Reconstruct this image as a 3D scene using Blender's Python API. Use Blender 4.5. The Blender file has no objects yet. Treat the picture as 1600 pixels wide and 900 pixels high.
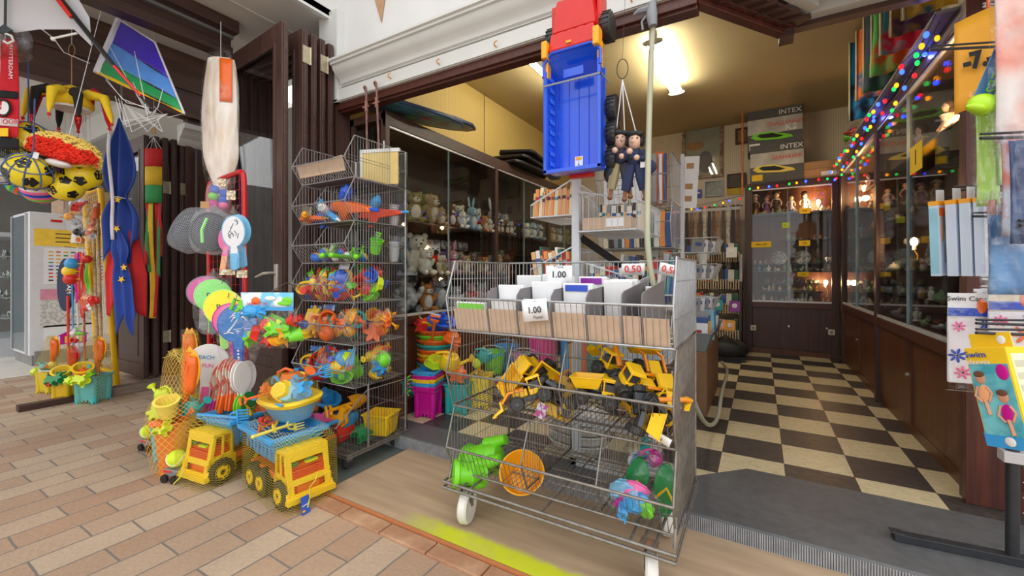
import bpy, math, random
from mathutils import Vector, Matrix, Euler
PI=math.pi
C=bpy.context.scene.collection
# ---------------------------------------------------------------- camera, sky, exposure
F,CY,YAW,CZ=658.4,426.35,0.5327,1.12          # focal length (px at 1600), horizon row, heading, eye height
cd=bpy.data.cameras.new('camera'); cam=bpy.data.objects.new('camera',cd); C.objects.link(cam)
cam.location=(0,0,CZ); cam.rotation_euler=(PI/2,0,YAW)
cd.sensor_width=36; cd.lens=F/1600*36; cd.shift_y=-(450-CY)/1600; cd.clip_start=.02; cd.clip_end=200
bpy.context.scene.camera=cam
S=bpy.context.scene
S.view_settings.view_transform='Standard'; S.view_settings.look='None'
S.view_settings.gamma=1; S.view_settings.use_curve_mapping=False
S.view_settings.exposure=EXPO=0.72
S.cycles.max_bounces=7; S.cycles.diffuse_bounces=4; S.cycles.glossy_bounces=3
S.cycles.transmission_bounces=4; S.cycles.transparent_max_bounces=24
S.cycles.caustics_reflective=False; S.cycles.caustics_refractive=False
S.cycles.sample_clamp_indirect=4
W=bpy.data.worlds.new('overcast_sky'); S.world=W; W.use_nodes=True
nt=W.node_tree; nt.nodes.clear()
wo=nt.nodes.new('ShaderNodeOutputWorld'); wb=nt.nodes.new('ShaderNodeBackground')
tc=nt.nodes.new('ShaderNodeTexCoord'); sx=nt.nodes.new('ShaderNodeSeparateXYZ'); cr=nt.nodes.new('ShaderNodeValToRGB')
nt.links.new(tc.outputs['Generated'],sx.inputs[0]); nt.links.new(sx.outputs['Z'],cr.inputs[0])
cr.color_ramp.elements[0].position=.0; cr.color_ramp.elements[0].color=(.72,.71,.70,1)
cr.color_ramp.elements[1].position=.35; cr.color_ramp.elements[1].color=(1,1,1.0,1)
nt.links.new(cr.outputs[0],wb.inputs[0]); wb.inputs[1].default_value=1.25
nt.links.new(wb.outputs[0],wo.inputs[0])
def area(name,loc,rot,sx_,sy_,e,col):
    l=bpy.data.lights.new(name,'AREA'); l.shape='RECTANGLE'; l.size=sx_; l.size_y=sy_; l.energy=e; l.color=col
    o=bpy.data.objects.new(name,l); C.objects.link(o); o.location=loc; o.rotation_euler=rot; return o
# ---------------------------------------------------------------- geometry of the view (pixel of the photo -> point of the place)
cs_,sn_=math.cos(YAW),math.sin(YAW)
def at(px,py,d=None,X=None,Y=None,Z=None):
    r=(px-800)/F; v=Vector((r*cs_-sn_, r*sn_+cs_, -(py-CY)/F))
    if d is not None: t=d
    elif X is not None: t=X/v.x
    elif Y is not None: t=Y/v.y
    else: t=(Z-CZ)/v.z
    return v*t+Vector((0,0,CZ))
# ---------------------------------------------------------------- materials
MT={}
def _n(nt,t,**k):
    n=nt.nodes.new(t)
    for a,b in k.items(): setattr(n,a,b)
    return n
def mat(name,col,rough=.5,metal=0,var=.06,vs=12,bump=0,bs=60,emit=0,alpha=1,trans=0,spec=None,coat=0,stretch=None,col2=None,cscale=3,sharp=.12):
    if name in MT: return MT[name]
    m=bpy.data.materials.new(name); m.use_nodes=True; nt=m.node_tree; b=nt.nodes['Principled BSDF']
    L=nt.links.new; tc=_n(nt,'ShaderNodeTexCoord'); mp=_n(nt,'ShaderNodeMapping'); L(tc.outputs['Object'],mp.inputs[0])
    if stretch: mp.inputs['Scale'].default_value=stretch
    no=_n(nt,'ShaderNodeTexNoise'); no.inputs['Scale'].default_value=vs; no.inputs['Detail'].default_value=3; L(mp.outputs[0],no.inputs[0])
    hsv=_n(nt,'ShaderNodeMapRange'); hsv.inputs[1].default_value=.25; hsv.inputs[2].default_value=.75
    hsv.inputs[3].default_value=1-var*2; hsv.inputs[4].default_value=1+var*2
    L(no.outputs[0],hsv.inputs[0])
    mx=_n(nt,'ShaderNodeMix',data_type='RGBA',blend_type='MULTIPLY'); mx.inputs[0].default_value=1
    if col2:
        n2=_n(nt,'ShaderNodeTexNoise'); n2.inputs['Scale'].default_value=cscale; n2.inputs['Detail'].default_value=2; L(mp.outputs[0],n2.inputs[0])
        r2=_n(nt,'ShaderNodeMapRange'); r2.inputs[1].default_value=.5-sharp; r2.inputs[2].default_value=.5+sharp; L(n2.outputs[0],r2.inputs[0])
        m2=_n(nt,'ShaderNodeMix',data_type='RGBA'); L(r2.outputs[0],m2.inputs[0]); m2.inputs[6].default_value=(*col,1); m2.inputs[7].default_value=(*col2,1)
        L(m2.outputs[2],mx.inputs[6])
    else: mx.inputs[6].default_value=(*col,1)
    cb=_n(nt,'ShaderNodeCombineColor'); [L(hsv.outputs[0],cb.inputs[i]) for i in range(3)]
    L(cb.outputs[0],mx.inputs[7]); L(mx.outputs[2],b.inputs['Base Color'])
    b.inputs['Roughness'].default_value=rough; b.inputs['Metallic'].default_value=metal
    if coat: b.inputs['Coat Weight'].default_value=coat
    if spec is not None: b.inputs['Specular IOR Level'].default_value=spec
    if emit:
        b.inputs['Emission Color'].default_value=(*col,1); b.inputs['Emission Strength'].default_value=emit
    if trans: b.inputs['Transmission Weight'].default_value=trans
    if alpha<1: b.inputs['Alpha'].default_value=alpha
    if bump:
        nb=_n(nt,'ShaderNodeTexNoise'); nb.inputs['Scale'].default_value=bs; nb.inputs['Detail'].default_value=2; L(mp.outputs[0],nb.inputs[0])
        bp=_n(nt,'ShaderNodeBump'); bp.inputs['Strength'].default_value=bump; bp.inputs['Distance'].default_value=.01
        L(nb.outputs[0],bp.inputs['Height']); L(bp.outputs[0],b.inputs['Normal'])
    MT[name]=m; return m
def c(*rgb): # 0-255 sRGB as seen in the photo -> linear
    return tuple(((x/255+.055)/1.055)**2.4 if x>10 else x/255/12.92 for x in rgb)
def pl(name,rgb,rough=.35,**k): return mat(name,c(*rgb),rough,var=.02,vs=20,**k)
P={} # plastics
for k,v in dict(yellow=(248,208,40),blue=(62,160,222),orange=(240,110,40),red=(215,45,35),green=(120,215,50),cyan=(70,195,205),teal=(40,170,165),
      magenta=(205,20,150),pink=(245,110,170),lime=(205,230,40),navy=(35,75,190),dblue=(40,90,205),purple=(140,40,160),white=(235,235,232),
      black=(28,28,30),gold=(245,170,25),dgreen=(25,130,70),grey=(130,135,140),tennis=(200,230,50),lightblue=(130,200,235),paleyellow=(245,225,100),
      peach=(250,180,130),brown=(110,65,40),silver=(190,192,196),neon=(150,245,130),hotyellow=(250,240,60)).items():
    P[k]=pl('plastic_'+k,v)
def wood(name,a,b,rough=.4,stretch=(18,18,1.2)):
    return mat(name,c(*a),rough,col2=c(*b),cscale=1.6,sharp=.25,var=.14,vs=4,stretch=stretch,bump=.08,bs=10)
DW=wood('dark_brown_wood',(84,58,50),(62,42,37),.42)
DWX=wood('dark_brown_wood_across',(84,58,50),(62,42,37),.42,(1.2,18,18))
DWY=wood('dark_brown_wood_lengthwise',(80,54,46),(58,39,34),.42,(18,1.2,18))
RW=wood('red_brown_mahogany',(96,48,36),(70,36,30),.35)
RWY=wood('red_brown_mahogany_lengthwise',(92,48,36),(70,36,30),.35,(18,1.2,18))
LAM=wood('striped_laminate',(84,50,44),(58,34,32),.35,(30,30,.8))
LAMR=wood('brown_laminate',(108,62,36),(82,46,30),.35,(14,14,.8))
WHT=mat('white_painted_plaster',c(214,214,213),.6,var=.03,vs=3,bump=.05,bs=30)
WHW=mat('white_painted_wood',c(210,212,209),.4,var=.02,vs=5,bump=.03,bs=12)
WHD=mat('grey_white_board',c(212,212,209),.6,var=.04,vs=2)
MET=mat('galvanised_wire',c(172,174,176),.35,metal=.7,var=.08,vs=30)
METD=mat('tarnished_wire',c(135,130,124),.45,metal=.6,var=.14,vs=30)
STEEL=mat('white_enamelled_steel',c(205,210,216),.35,var=.03)
CARD=mat('beige_cardboard',c(205,178,152),.85,var=.04,vs=20)
CARDB=mat('brown_cardboard',c(180,142,100),.85,var=.05,vs=20)
GREYB=mat('grey_board',c(128,124,126),.7,var=.05,vs=8)
PAPER=mat('white_paper',c(238,240,242),.8,var=.015,vs=12)
YCARD=mat('yellow_price_card',c(248,205,30),.7,var=.02)
INK=mat('black_ink',c(30,30,32),.6,var=0); REDINK=mat('red_ink',c(215,60,60),.6,var=0)
def glassmat(name,tint=(1,1,1),ior=1.45,rough=.02,extra=0.0):
    m=bpy.data.materials.new(name); m.use_nodes=True; nt=m.node_tree; nt.nodes.clear(); L=nt.links.new
    o=_n(nt,'ShaderNodeOutputMaterial'); mx=_n(nt,'ShaderNodeMixShader'); t=_n(nt,'ShaderNodeBsdfTransparent'); g=_n(nt,'ShaderNodeBsdfGlossy')
    fr=_n(nt,'ShaderNodeFresnel'); ge=_n(nt,'ShaderNodeNewGeometry'); im=_n(nt,'ShaderNodeMapRange'); im.inputs[3].default_value=ior; im.inputs[4].default_value=1/ior
    L(ge.outputs['Backfacing'],im.inputs[0]); L(im.outputs[0],fr.inputs[0]); t.inputs[0].default_value=(*tint,1); g.inputs['Roughness'].default_value=rough
    ad=_n(nt,'ShaderNodeMath',operation='ADD',use_clamp=True); ad.inputs[1].default_value=extra
    if extra:
        no=_n(nt,'ShaderNodeTexNoise'); no.inputs['Scale'].default_value=30; no.inputs['Detail'].default_value=2
        mr=_n(nt,'ShaderNodeMapRange'); mr.inputs[1].default_value=.45; mr.inputs[2].default_value=.7; mr.inputs[4].default_value=extra*2
        L(no.outputs[0],mr.inputs[0]); L(mr.outputs[0],ad.inputs[1])
        bp=_n(nt,'ShaderNodeBump'); bp.inputs['Strength'].default_value=.4; bp.inputs['Distance'].default_value=.02
        tc=_n(nt,'ShaderNodeTexCoord'); L(tc.outputs['Object'],no.inputs[0])
        L(no.outputs[0],bp.inputs['Height']); L(bp.outputs[0],g.inputs['Normal']); L(bp.outputs[0],fr.inputs['Normal'])
    L(fr.outputs[0],ad.inputs[0]); L(ad.outputs[0],mx.inputs[0]); L(t.outputs[0],mx.inputs[1]); L(g.outputs[0],mx.inputs[2]); L(mx.outputs[0],o.inputs[0])
    return m
GL=glassmat('clear_glass',(.93,.95,.95)); FILM=glassmat('clear_plastic_film',(.97,.97,.98),1.45,.12,.035)
def netmat(name,col,k=90,w=.16):
    "open net: diamond threads, clear between them"
    m=bpy.data.materials.new(name); m.use_nodes=True; nt=m.node_tree; b=nt.nodes['Principled BSDF']; L=nt.links.new
    b.inputs['Base Color'].default_value=(*col,1); b.inputs['Roughness'].default_value=.5
    tc=_n(nt,'ShaderNodeTexCoord'); sp=_n(nt,'ShaderNodeSeparateXYZ'); L(tc.outputs['UV'],sp.inputs[0])
    outs=[]
    for s in (1,-1):
        a=_n(nt,'ShaderNodeMath',operation='MULTIPLY_ADD'); L(sp.outputs[1],a.inputs[0]); a.inputs[1].default_value=s; L(sp.outputs[0],a.inputs[2])
        q=_n(nt,'ShaderNodeMath',operation='MULTIPLY'); L(a.outputs[0],q.inputs[0]); q.inputs[1].default_value=k
        fr=_n(nt,'ShaderNodeMath',operation='FRACT'); L(q.outputs[0],fr.inputs[0])
        lt=_n(nt,'ShaderNodeMath',operation='LESS_THAN'); L(fr.outputs[0],lt.inputs[0]); lt.inputs[1].default_value=w; outs.append(lt)
    mx=_n(nt,'ShaderNodeMath',operation='MAXIMUM'); L(outs[0].outputs[0],mx.inputs[0]); L(outs[1].outputs[0],mx.inputs[1])
    L(mx.outputs[0],b.inputs['Alpha']); return m
# ---------------------------------------------------------------- mesh builder
def M(loc=(0,0,0),rot=(0,0,0),s=1):
    sc=Matrix.Diagonal((*((s,s,s) if not hasattr(s,'__len__') else s),1))
    return Matrix.Translation(Vector(loc))@Euler(rot).to_matrix().to_4x4()@sc
def along(p0,p1):
    p0,p1=Vector(p0),Vector(p1); d=p1-p0; q=d.to_track_quat('Z','Y')
    return Matrix.Translation(p0)@q.to_matrix().to_4x4(), d.length
class MB:
    def __init__(s): s.v=[]; s.f=[]; s.mi=[]; s.uv={}
    def add(s,vs,fs,m=0,T=None):
        n=len(s.v)
        s.v+= [tuple(T@Vector(v)) for v in vs] if T else [tuple(v) for v in vs]
        s.f+= [tuple(i+n for i in f) for f in fs]; s.mi+=[m]*len(fs); return s
    def box(s,x0,x1,y0,y1,z0,z1,m=0,T=None):
        v=[(x0,y0,z0),(x1,y0,z0),(x1,y1,z0),(x0,y1,z0),(x0,y0,z1),(x1,y0,z1),(x1,y1,z1),(x0,y1,z1)]
        return s.add(v,[(0,3,2,1),(4,5,6,7),(0,1,5,4),(1,2,6,5),(2,3,7,6),(3,0,4,7)],m,T)
    def fru(s,z0,a0,b0,z1,a1,b1,m=0,T=None):
        "tapered box centred on z: half sizes a,b"
        v=[(-a0,-b0,z0),(a0,-b0,z0),(a0,b0,z0),(-a0,b0,z0),(-a1,-b1,z1),(a1,-b1,z1),(a1,b1,z1),(-a1,b1,z1)]
        return s.add(v,[(0,3,2,1),(4,5,6,7),(0,1,5,4),(1,2,6,5),(2,3,7,6),(3,0,4,7)],m,T)
    def cyl(s,p0,p1,r0,r1=None,n=10,m=0,T=None,cap=True):
        r1=r0 if r1 is None else r1; A,L=along(p0,p1); v=[];f=[]
        for i in range(n):
            a=2*PI*i/n; v.append(A@Vector((r0*math.cos(a),r0*math.sin(a),0)))
        for i in range(n):
            a=2*PI*i/n; v.append(A@Vector((r1*math.cos(a),r1*math.sin(a),L)))
        f=[(i,(i+1)%n,n+(i+1)%n,n+i) for i in range(n)]
        if cap: f+=[tuple(range(n-1,-1,-1)),tuple(range(n,2*n))]
        return s.add(v,f,m,T)
    def tube(s,pts,r,n=6,m=0,T=None,closed=False):
        pts=[Vector(p) for p in pts]; k=len(pts); v=[];f=[]
        rr=r if hasattr(r,'__len__') else [r]*k
        up=None
        for i,p in enumerate(pts):
            if closed: t=pts[(i+1)%k]-pts[i-1]
            else: t=pts[min(i+1,k-1)]-pts[max(i-1,0)]
            if t.length<1e-9: t=Vector((0,0,1))
            t.normalize()
            if up is None: up=Vector((0,0,1)) if abs(t.z)<.9 else Vector((1,0,0))
            a=t.cross(up)
            if a.length<1e-6: a=t.orthogonal()
            a.normalize(); b=a.cross(t); up=b
            for j in range(n):
                q=2*PI*j/n; v.append(p+a*(rr[i]*math.cos(q))+b*(rr[i]*math.sin(q)))
        for i in range(k if closed else k-1):
            for j in range(n):
                i2=(i+1)%k; f.append((i*n+j,i*n+(j+1)%n,i2*n+(j+1)%n,i2*n+j))
        if not closed: f+=[tuple(range(n-1,-1,-1)),tuple(range((k-1)*n,k*n))]
        return s.add(v,f,m,T)
    def lathe(s,prof,n=16,m=0,T=None,sq=(1,1)):
        v=[];f=[];k=len(prof)
        for r,z in prof:
            for j in range(n):
                a=2*PI*j/n; v.append((r*math.cos(a)*sq[0],r*math.sin(a)*sq[1],z))
        for i in range(k-1):
            for j in range(n): f.append((i*n+j,i*n+(j+1)%n,(i+1)*n+(j+1)%n,(i+1)*n+j))
        if prof[0][0]>1e-6: f.append(tuple(range(n-1,-1,-1)))
        if prof[-1][0]>1e-6: f.append(tuple(range((k-1)*n,k*n)))
        return s.add(v,f,m,T)
    def ell(s,cn,r,n=12,k=7,m=0,T=None,R=None):
        r=(r,r,r) if not hasattr(r,'__len__') else r
        A=Matrix.Translation(Vector(cn))
        if R: A=A@Euler(R).to_matrix().to_4x4()
        if T: A=T@A
        pr=[(math.sin(PI*i/k),-math.cos(PI*i/k)) for i in range(k+1)]
        pr[0]=(1e-7,-1); pr[-1]=(1e-7,1)
        return s.lathe(pr,n,m,A@Matrix.Diagonal((*r,1)))
    def prism(s,poly,h,m=0,T=None,top=1.0,z0=0):
        n=len(poly); cx=sum(p[0] for p in poly)/n; cy=sum(p[1] for p in poly)/n
        v=[(x,y,z0) for x,y in poly]+[(cx+(x-cx)*top,cy+(y-cy)*top,z0+h) for x,y in poly]
        f=[(i,(i+1)%n,n+(i+1)%n,n+i) for i in range(n)]+[tuple(range(n-1,-1,-1)),tuple(range(n,2*n))]
        return s.add(v,f,m,T)
    def sheet(s,fn,nu,nv,m=0,T=None,closed=False):
        v=[];f=[];st=len(s.v); nU=nu if closed else nu+1
        for j in range(nv+1):
            for i in range(nU): v.append(fn(i/nu,j/nv)); s.uv[st+len(v)-1]=(i/nu,j/nv)
        for j in range(nv):
            for i in range(nu): f.append((j*nU+i,j*nU+(i+1)%nU,(j+1)*nU+(i+1)%nU,(j+1)*nU+i))
        return s.add(v,f,m,T)
    def tub(s,a0,b0,a1,b1,z0,z1,t=.004,rim=.008,m=0,T=None,n=4):
        "open tapered tub with wall thickness and rim; n=4 square or n>4 round"
        def ring(a,b,z):
            if n==4: return [(-a,-b,z),(a,-b,z),(a,b,z),(-a,b,z)]
            return [(a*math.cos(2*PI*i/n),b*math.sin(2*PI*i/n),z) for i in range(n)]
        R=[ring(a0,b0,z0),ring(a1,b1,z1-rim),ring(a1+rim,b1+rim,z1-rim),ring(a1+rim,b1+rim,z1),ring(a1-t,b1-t,z1),ring(a0-t,b0-t,z0+t)]
        v=[p for r in R for p in r]; f=[]
        for i in range(5):
            for j in range(n): f.append((i*n+j,i*n+(j+1)%n,(i+1)*n+(j+1)%n,(i+1)*n+j))
        f+=[tuple(range(n-1,-1,-1)),tuple(range(5*n,6*n))]
        return s.add(v,f,m,T)
    def xf(s,T):
        s.v=[tuple(T@Vector(v)) for v in s.v]; return s
    def build(s,name,mats,parent=None,smooth=True,bev=0,solid=0,loc=None,sharp=.7,sub=0):
        me=bpy.data.meshes.new(name); me.from_pydata(s.v,[],s.f)
        for m in (mats if isinstance(mats,(list,tuple)) else [mats]): me.materials.append(m)
        if any(s.mi): me.polygons.foreach_set('material_index',s.mi)
        if s.uv:
            uvl=me.uv_layers.new(name='uv'); 
            for l in me.loops:
                u=s.uv.get(l.vertex_index)
                if u: uvl.data[l.index].uv=u
        if smooth:
            me.polygons.foreach_set('use_smooth',[True]*len(me.polygons)); me.set_sharp_from_angle(angle=sharp)
        me.update()
        o=bpy.data.objects.new(name,me); C.objects.link(o)
        if parent: o.parent=parent
        if loc is not None: o.location=loc
        if solid:
            q=o.modifiers.new('thickness','SOLIDIFY'); q.thickness=solid; q.offset=0
        if bev:
            q=o.modifiers.new('bevel','BEVEL'); q.width=bev; q.segments=2; q.limit_method='ANGLE'; q.angle_limit=.6
        if sub:
            q=o.modifiers.new('smooth','SUBSURF'); q.levels=sub; q.render_levels=sub
        return o
def tag(o,label,cat,group=None,kind=None):
    if label: o['label']=label
    if cat: o['category']=cat
    if group: o['group']=group
    if kind: o['kind']=kind
    return o
def thing(name,label,cat,loc=(0,0,0),rz=0,group=None,rot=None,s=1):
    o=bpy.data.objects.new(name,None); C.objects.link(o); o.empty_display_size=.1
    o.location=loc; o.rotation_euler=rot or (0,0,rz); o.scale=(s,s,s)
    return tag(o,label,cat,group)
def solo(mb,name,m,label,cat,loc=(0,0,0),rz=0,group=None,rot=None,**k):
    o=mb.build(name,m,None,**k); o.location=loc; o.rotation_euler=rot or (0,0,rz); return tag(o,label,cat,group)
def struct(name,mb,m,**k):
    o=mb.build(name,m,None,**k); o['kind']='structure'; return o
KIDS={}
def copy_tree(o,parent=None):
    n=o.copy(); C.objects.link(n)
    if parent: n.parent=parent
    for ch in list(o.children): copy_tree(ch,n)
    return n
def dup(o,loc,rot=None,label=None,s=None,group=None):
    n=copy_tree(o); n.location=loc
    if rot is not None: n.rotation_euler=rot if hasattr(rot,'__len__') else (0,0,rot)
    if s: n.scale=(s,s,s)
    if label: n['label']=label
    if group: n['group']=group
    return n
def text(body,size,m,parent=None,loc=(0,0,0),rot=(PI/2,0,0),name='lettering',ext=.0006,align='CENTER',sx=1,off=0):
    cu=bpy.data.curves.new(name,'FONT'); cu.body=body; cu.size=size; cu.extrude=ext; cu.align_x=align; cu.align_y='CENTER'; cu.offset=off*(size/.05) if off else 0
    cu.resolution_u=2; cu.materials.append(m); q=bpy.data.objects.new(name,cu); C.objects.link(q)
    dg=bpy.context.evaluated_depsgraph_get(); me=bpy.data.meshes.new_from_object(q.evaluated_get(dg)); me.name=name
    bpy.data.objects.remove(q); bpy.data.curves.remove(cu)
    o=bpy.data.objects.new(name,me); C.objects.link(o)
    o.parent=parent; o.location=loc; o.rotation_euler=rot; o.scale=(sx,1,1); return o
ORD=['first','second','third','fourth','fifth','sixth','seventh','eighth','ninth','tenth','eleventh','twelfth','thirteenth','fourteenth','fifteenth','sixteenth','seventeenth','eighteenth','nineteenth','twentieth']
def nth(i): return ORD[i] if i<len(ORD) else 'number %d'%(i+1)
rnd=random.Random(7)
# ================================================================ the setting
FZ=.09   # shop floor level; pavement is 0
def brickmat():
    m=bpy.data.materials.new('clay_paver_bricks'); m.use_nodes=True; nt=m.node_tree; b=nt.nodes['Principled BSDF']; L=nt.links.new
    tc=_n(nt,'ShaderNodeTexCoord'); mp=_n(nt,'ShaderNodeMapping'); mp.inputs['Rotation'].default_value=(0,0,PI/2); L(tc.outputs['Object'],mp.inputs[0])
    nz=_n(nt,'ShaderNodeTexNoise'); nz.inputs['Scale'].default_value=5; nz.inputs['Detail'].default_value=3; L(tc.outputs['Object'],nz.inputs[0])
    va=_n(nt,'ShaderNodeVectorMath',operation='MULTIPLY_ADD'); L(nz.outputs['Color'],va.inputs[0]); va.inputs[1].default_value=(.012,.012,0); L(mp.outputs[0],va.inputs[2])
    br=_n(nt,'ShaderNodeTexBrick'); L(va.outputs[0],br.inputs[0]); br.offset=.42; br.inputs['Scale'].default_value=1
    br.inputs['Brick Width'].default_value=.315; br.inputs['Row Height'].default_value=.1525; br.inputs['Mortar Size'].default_value=.0045; br.inputs['Mortar Smooth'].default_value=.3; br.inputs['Bias'].default_value=-.1
    br.inputs['Color1'].default_value=(*c(188,166,142),1); br.inputs['Color2'].default_value=(*c(168,134,108),1); br.inputs['Mortar'].default_value=(*c(122,115,110),1)
    n2=_n(nt,'ShaderNodeTexNoise'); n2.inputs['Scale'].default_value=1.3; n2.inputs['Detail'].default_value=6; L(tc.outputs['Object'],n2.inputs[0])
    mr=_n(nt,'ShaderNodeMapRange'); mr.inputs[1].default_value=.3; mr.inputs[2].default_value=.7; mr.inputs[3].default_value=.84; mr.inputs[4].default_value=1.1; L(n2.outputs[0],mr.inputs[0])
    n3=_n(nt,'ShaderNodeTexNoise'); n3.inputs['Scale'].default_value=55; n3.inputs['Detail'].default_value=4; L(tc.outputs['Object'],n3.inputs[0])
    m3=_n(nt,'ShaderNodeMapRange'); m3.inputs[1].default_value=.3; m3.inputs[2].default_value=.7; m3.inputs[3].default_value=.93; m3.inputs[4].default_value=1.05; L(n3.outputs[0],m3.inputs[0])
    mu=_n(nt,'ShaderNodeMath',operation='MULTIPLY'); L(mr.outputs[0],mu.inputs[0]); L(m3.outputs[0],mu.inputs[1])
    cb=_n(nt,'ShaderNodeCombineColor'); [L(mu.outputs[0],cb.inputs[i]) for i in range(3)]
    mx=_n(nt,'ShaderNodeMix',data_type='RGBA',blend_type='MULTIPLY'); mx.inputs[0].default_value=1; L(br.outputs[0],mx.inputs[6]); L(cb.outputs[0],mx.inputs[7]); L(mx.outputs[2],b.inputs['Base Color'])
    b.inputs['Roughness'].default_value=.65
    bp=_n(nt,'ShaderNodeBump'); bp.inputs['Strength'].default_value=.5; bp.inputs['Distance'].default_value=.006
    iv=_n(nt,'ShaderNodeMath',operation='MULTIPLY_ADD'); L(br.outputs['Fac'],iv.inputs[0]); iv.inputs[1].default_value=-1; L(n3.outputs[0],iv.inputs[2]); L(iv.outputs[0],bp.inputs['Height']); L(bp.outputs[0],b.inputs['Normal'])
    return m
PAVE=brickmat()
mb=MB(); mb.sheet(lambda u,v:(-6.9+u*13,-6+v*9.2,0),8,8); o=struct('floor',mb,PAVE,smooth=False)
o['label']='tan brick paving in front of the shops'
# pale pavement farther off, in front of the second shop
mb=MB().box(-14,-6.9,-6,6,-.05,.0); struct('floor',mb,mat('pale_paving',c(205,200,192),.7,var=.05,vs=4),smooth=False)
# border course of bricks along the plywood
mb=MB()
for i in range(14):
    x=-1.93+i*.262; mb.box(x+.004,x+.258,1.262,1.338,-.02,.012)
struct('trim_1',mb,mat('border_bricks',c(188,150,118),.7,col2=c(166,122,92),cscale=5,var=.06,vs=40,bump=.1),smooth=False,bev=.004)
# plywood sheet with spray paint
def plymat():
    m=mat('worn_plywood',c(190,165,136),.6,col2=c(160,134,108),cscale=1.6,sharp=.3,var=.05,vs=2,stretch=(1.2,9,1),bump=.04,bs=30)
    nt=m.node_tree; L=nt.links.new; b=nt.nodes['Principled BSDF']
    src=b.inputs['Base Color'].links[0].from_socket
    tc=_n(nt,'ShaderNodeTexCoord'); sp=_n(nt,'ShaderNodeSeparateXYZ'); L(tc.outputs['Object'],sp.inputs[0])
    no=_n(nt,'ShaderNodeTexNoise'); no.inputs['Scale'].default_value=9; no.inputs['Detail'].default_value=4; L(tc.outputs['Object'],no.inputs[0])
    def mp(sock,a,b_,c_,d): r=_n(nt,'ShaderNodeMapRange'); r.inputs[1].default_value=a; r.inputs[2].default_value=b_; r.inputs[3].default_value=c_; r.inputs[4].default_value=d; L(sock,r.inputs[0]); return r.outputs[0]
    def op(o,x,y):
        q=_n(nt,'ShaderNodeMath',operation=o,use_clamp=(o=='MULTIPLY')); L(x,q.inputs[0])
        if hasattr(y,'links'): L(y,q.inputs[1])
        else: q.inputs[1].default_value=y
        return q.outputs[0]
    yn=op('ADD',sp.outputs[1],op('MULTIPLY',no.outputs[0],.05))
    yy=mp(yn,1.455,1.485,1,0); x0=mp(sp.outputs[0],-1.4,-1.15,0,1); x1=mp(sp.outputs[0],.2,.5,1,0)
    a=mp(no.outputs[0],.2,.5,.55,.95)
    k=op('MULTIPLY',op('MULTIPLY',yy,x0),op('MULTIPLY',x1,a))
    mx=_n(nt,'ShaderNodeMix',data_type='RGBA'); L(k,mx.inputs[0]); L(src,mx.inputs[6]); mx.inputs[7].default_value=(*c(200,208,30),1); L(mx.outputs[2],b.inputs['Base Color'])
    return m
mb=MB().add([(-1.895,1.355,0),(1.9,1.355,0),(1.9,1.95,0),(-1.9,1.99,0),(-1.895,1.355,.02),(1.9,1.355,.02),(1.9,1.95,.02),(-1.9,1.99,.02)],[(0,3,2,1),(4,5,6,7),(1,2,6,5),(2,3,7,6),(3,0,4,7)])
solo(mb,'plywood_sheet',plymat(),'worn plywood sheet with sprayed yellow stripe lying before the shop step','board',smooth=False)
mb=MB().box(-1.895,1.9,1.342,1.355,0,.019); mb=solo(mb,'edge_strip',mat('orange_brown_edge',c(188,118,72),.7,var=.08,vs=30,stretch=(1,8,8)),'thin orange-brown wooden strip along the plywood edge','strip',smooth=False)
# dark slab under the left wire rack, threshold stone with grooved face
solo(MB().box(-2.78,-1.9,1.36,2.0,.0,.004),'rubber_mat',mat('dark_green_stone',c(88,94,90),.7,var=.08,vs=6,bump=.1),'dark grey-green mat under the left wire rack','mat',smooth=False)
STN=mat('bluestone',c(96,97,98),.5,col2=c(78,79,82),cscale=2.5,sharp=.3,var=.09,vs=26,bump=.08,bs=90)
mb=MB().add([(-2.8,1.948,0),(3,1.948,0),(-2.8,1.948,FZ-.008),(3,1.948,FZ-.008),(-2.8,1.958,FZ),(3,1.958,FZ),(3,2.54,FZ),(-.06,2.54,FZ),(-.3,2.3,FZ),(-.42,2.17,FZ),(-2.8,2.17,FZ)],
   [(0,1,3,2),(2,3,5,4),(4,5,6,7,8,9,10)])
o=struct('floor',mb,STN,smooth=False); o['label']='worn bluestone threshold slab'
GR=mat('grooved_bluestone_edge',c(150,152,156),.7,var=.1,vs=30,bump=.1)
mb=MB(); x=-2.8
while x<3: mb.box(x,x+.0052,1.944,1.9482,.004,.083); x+=.0082
struct('trim_2',mb,GR,smooth=False)
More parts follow.
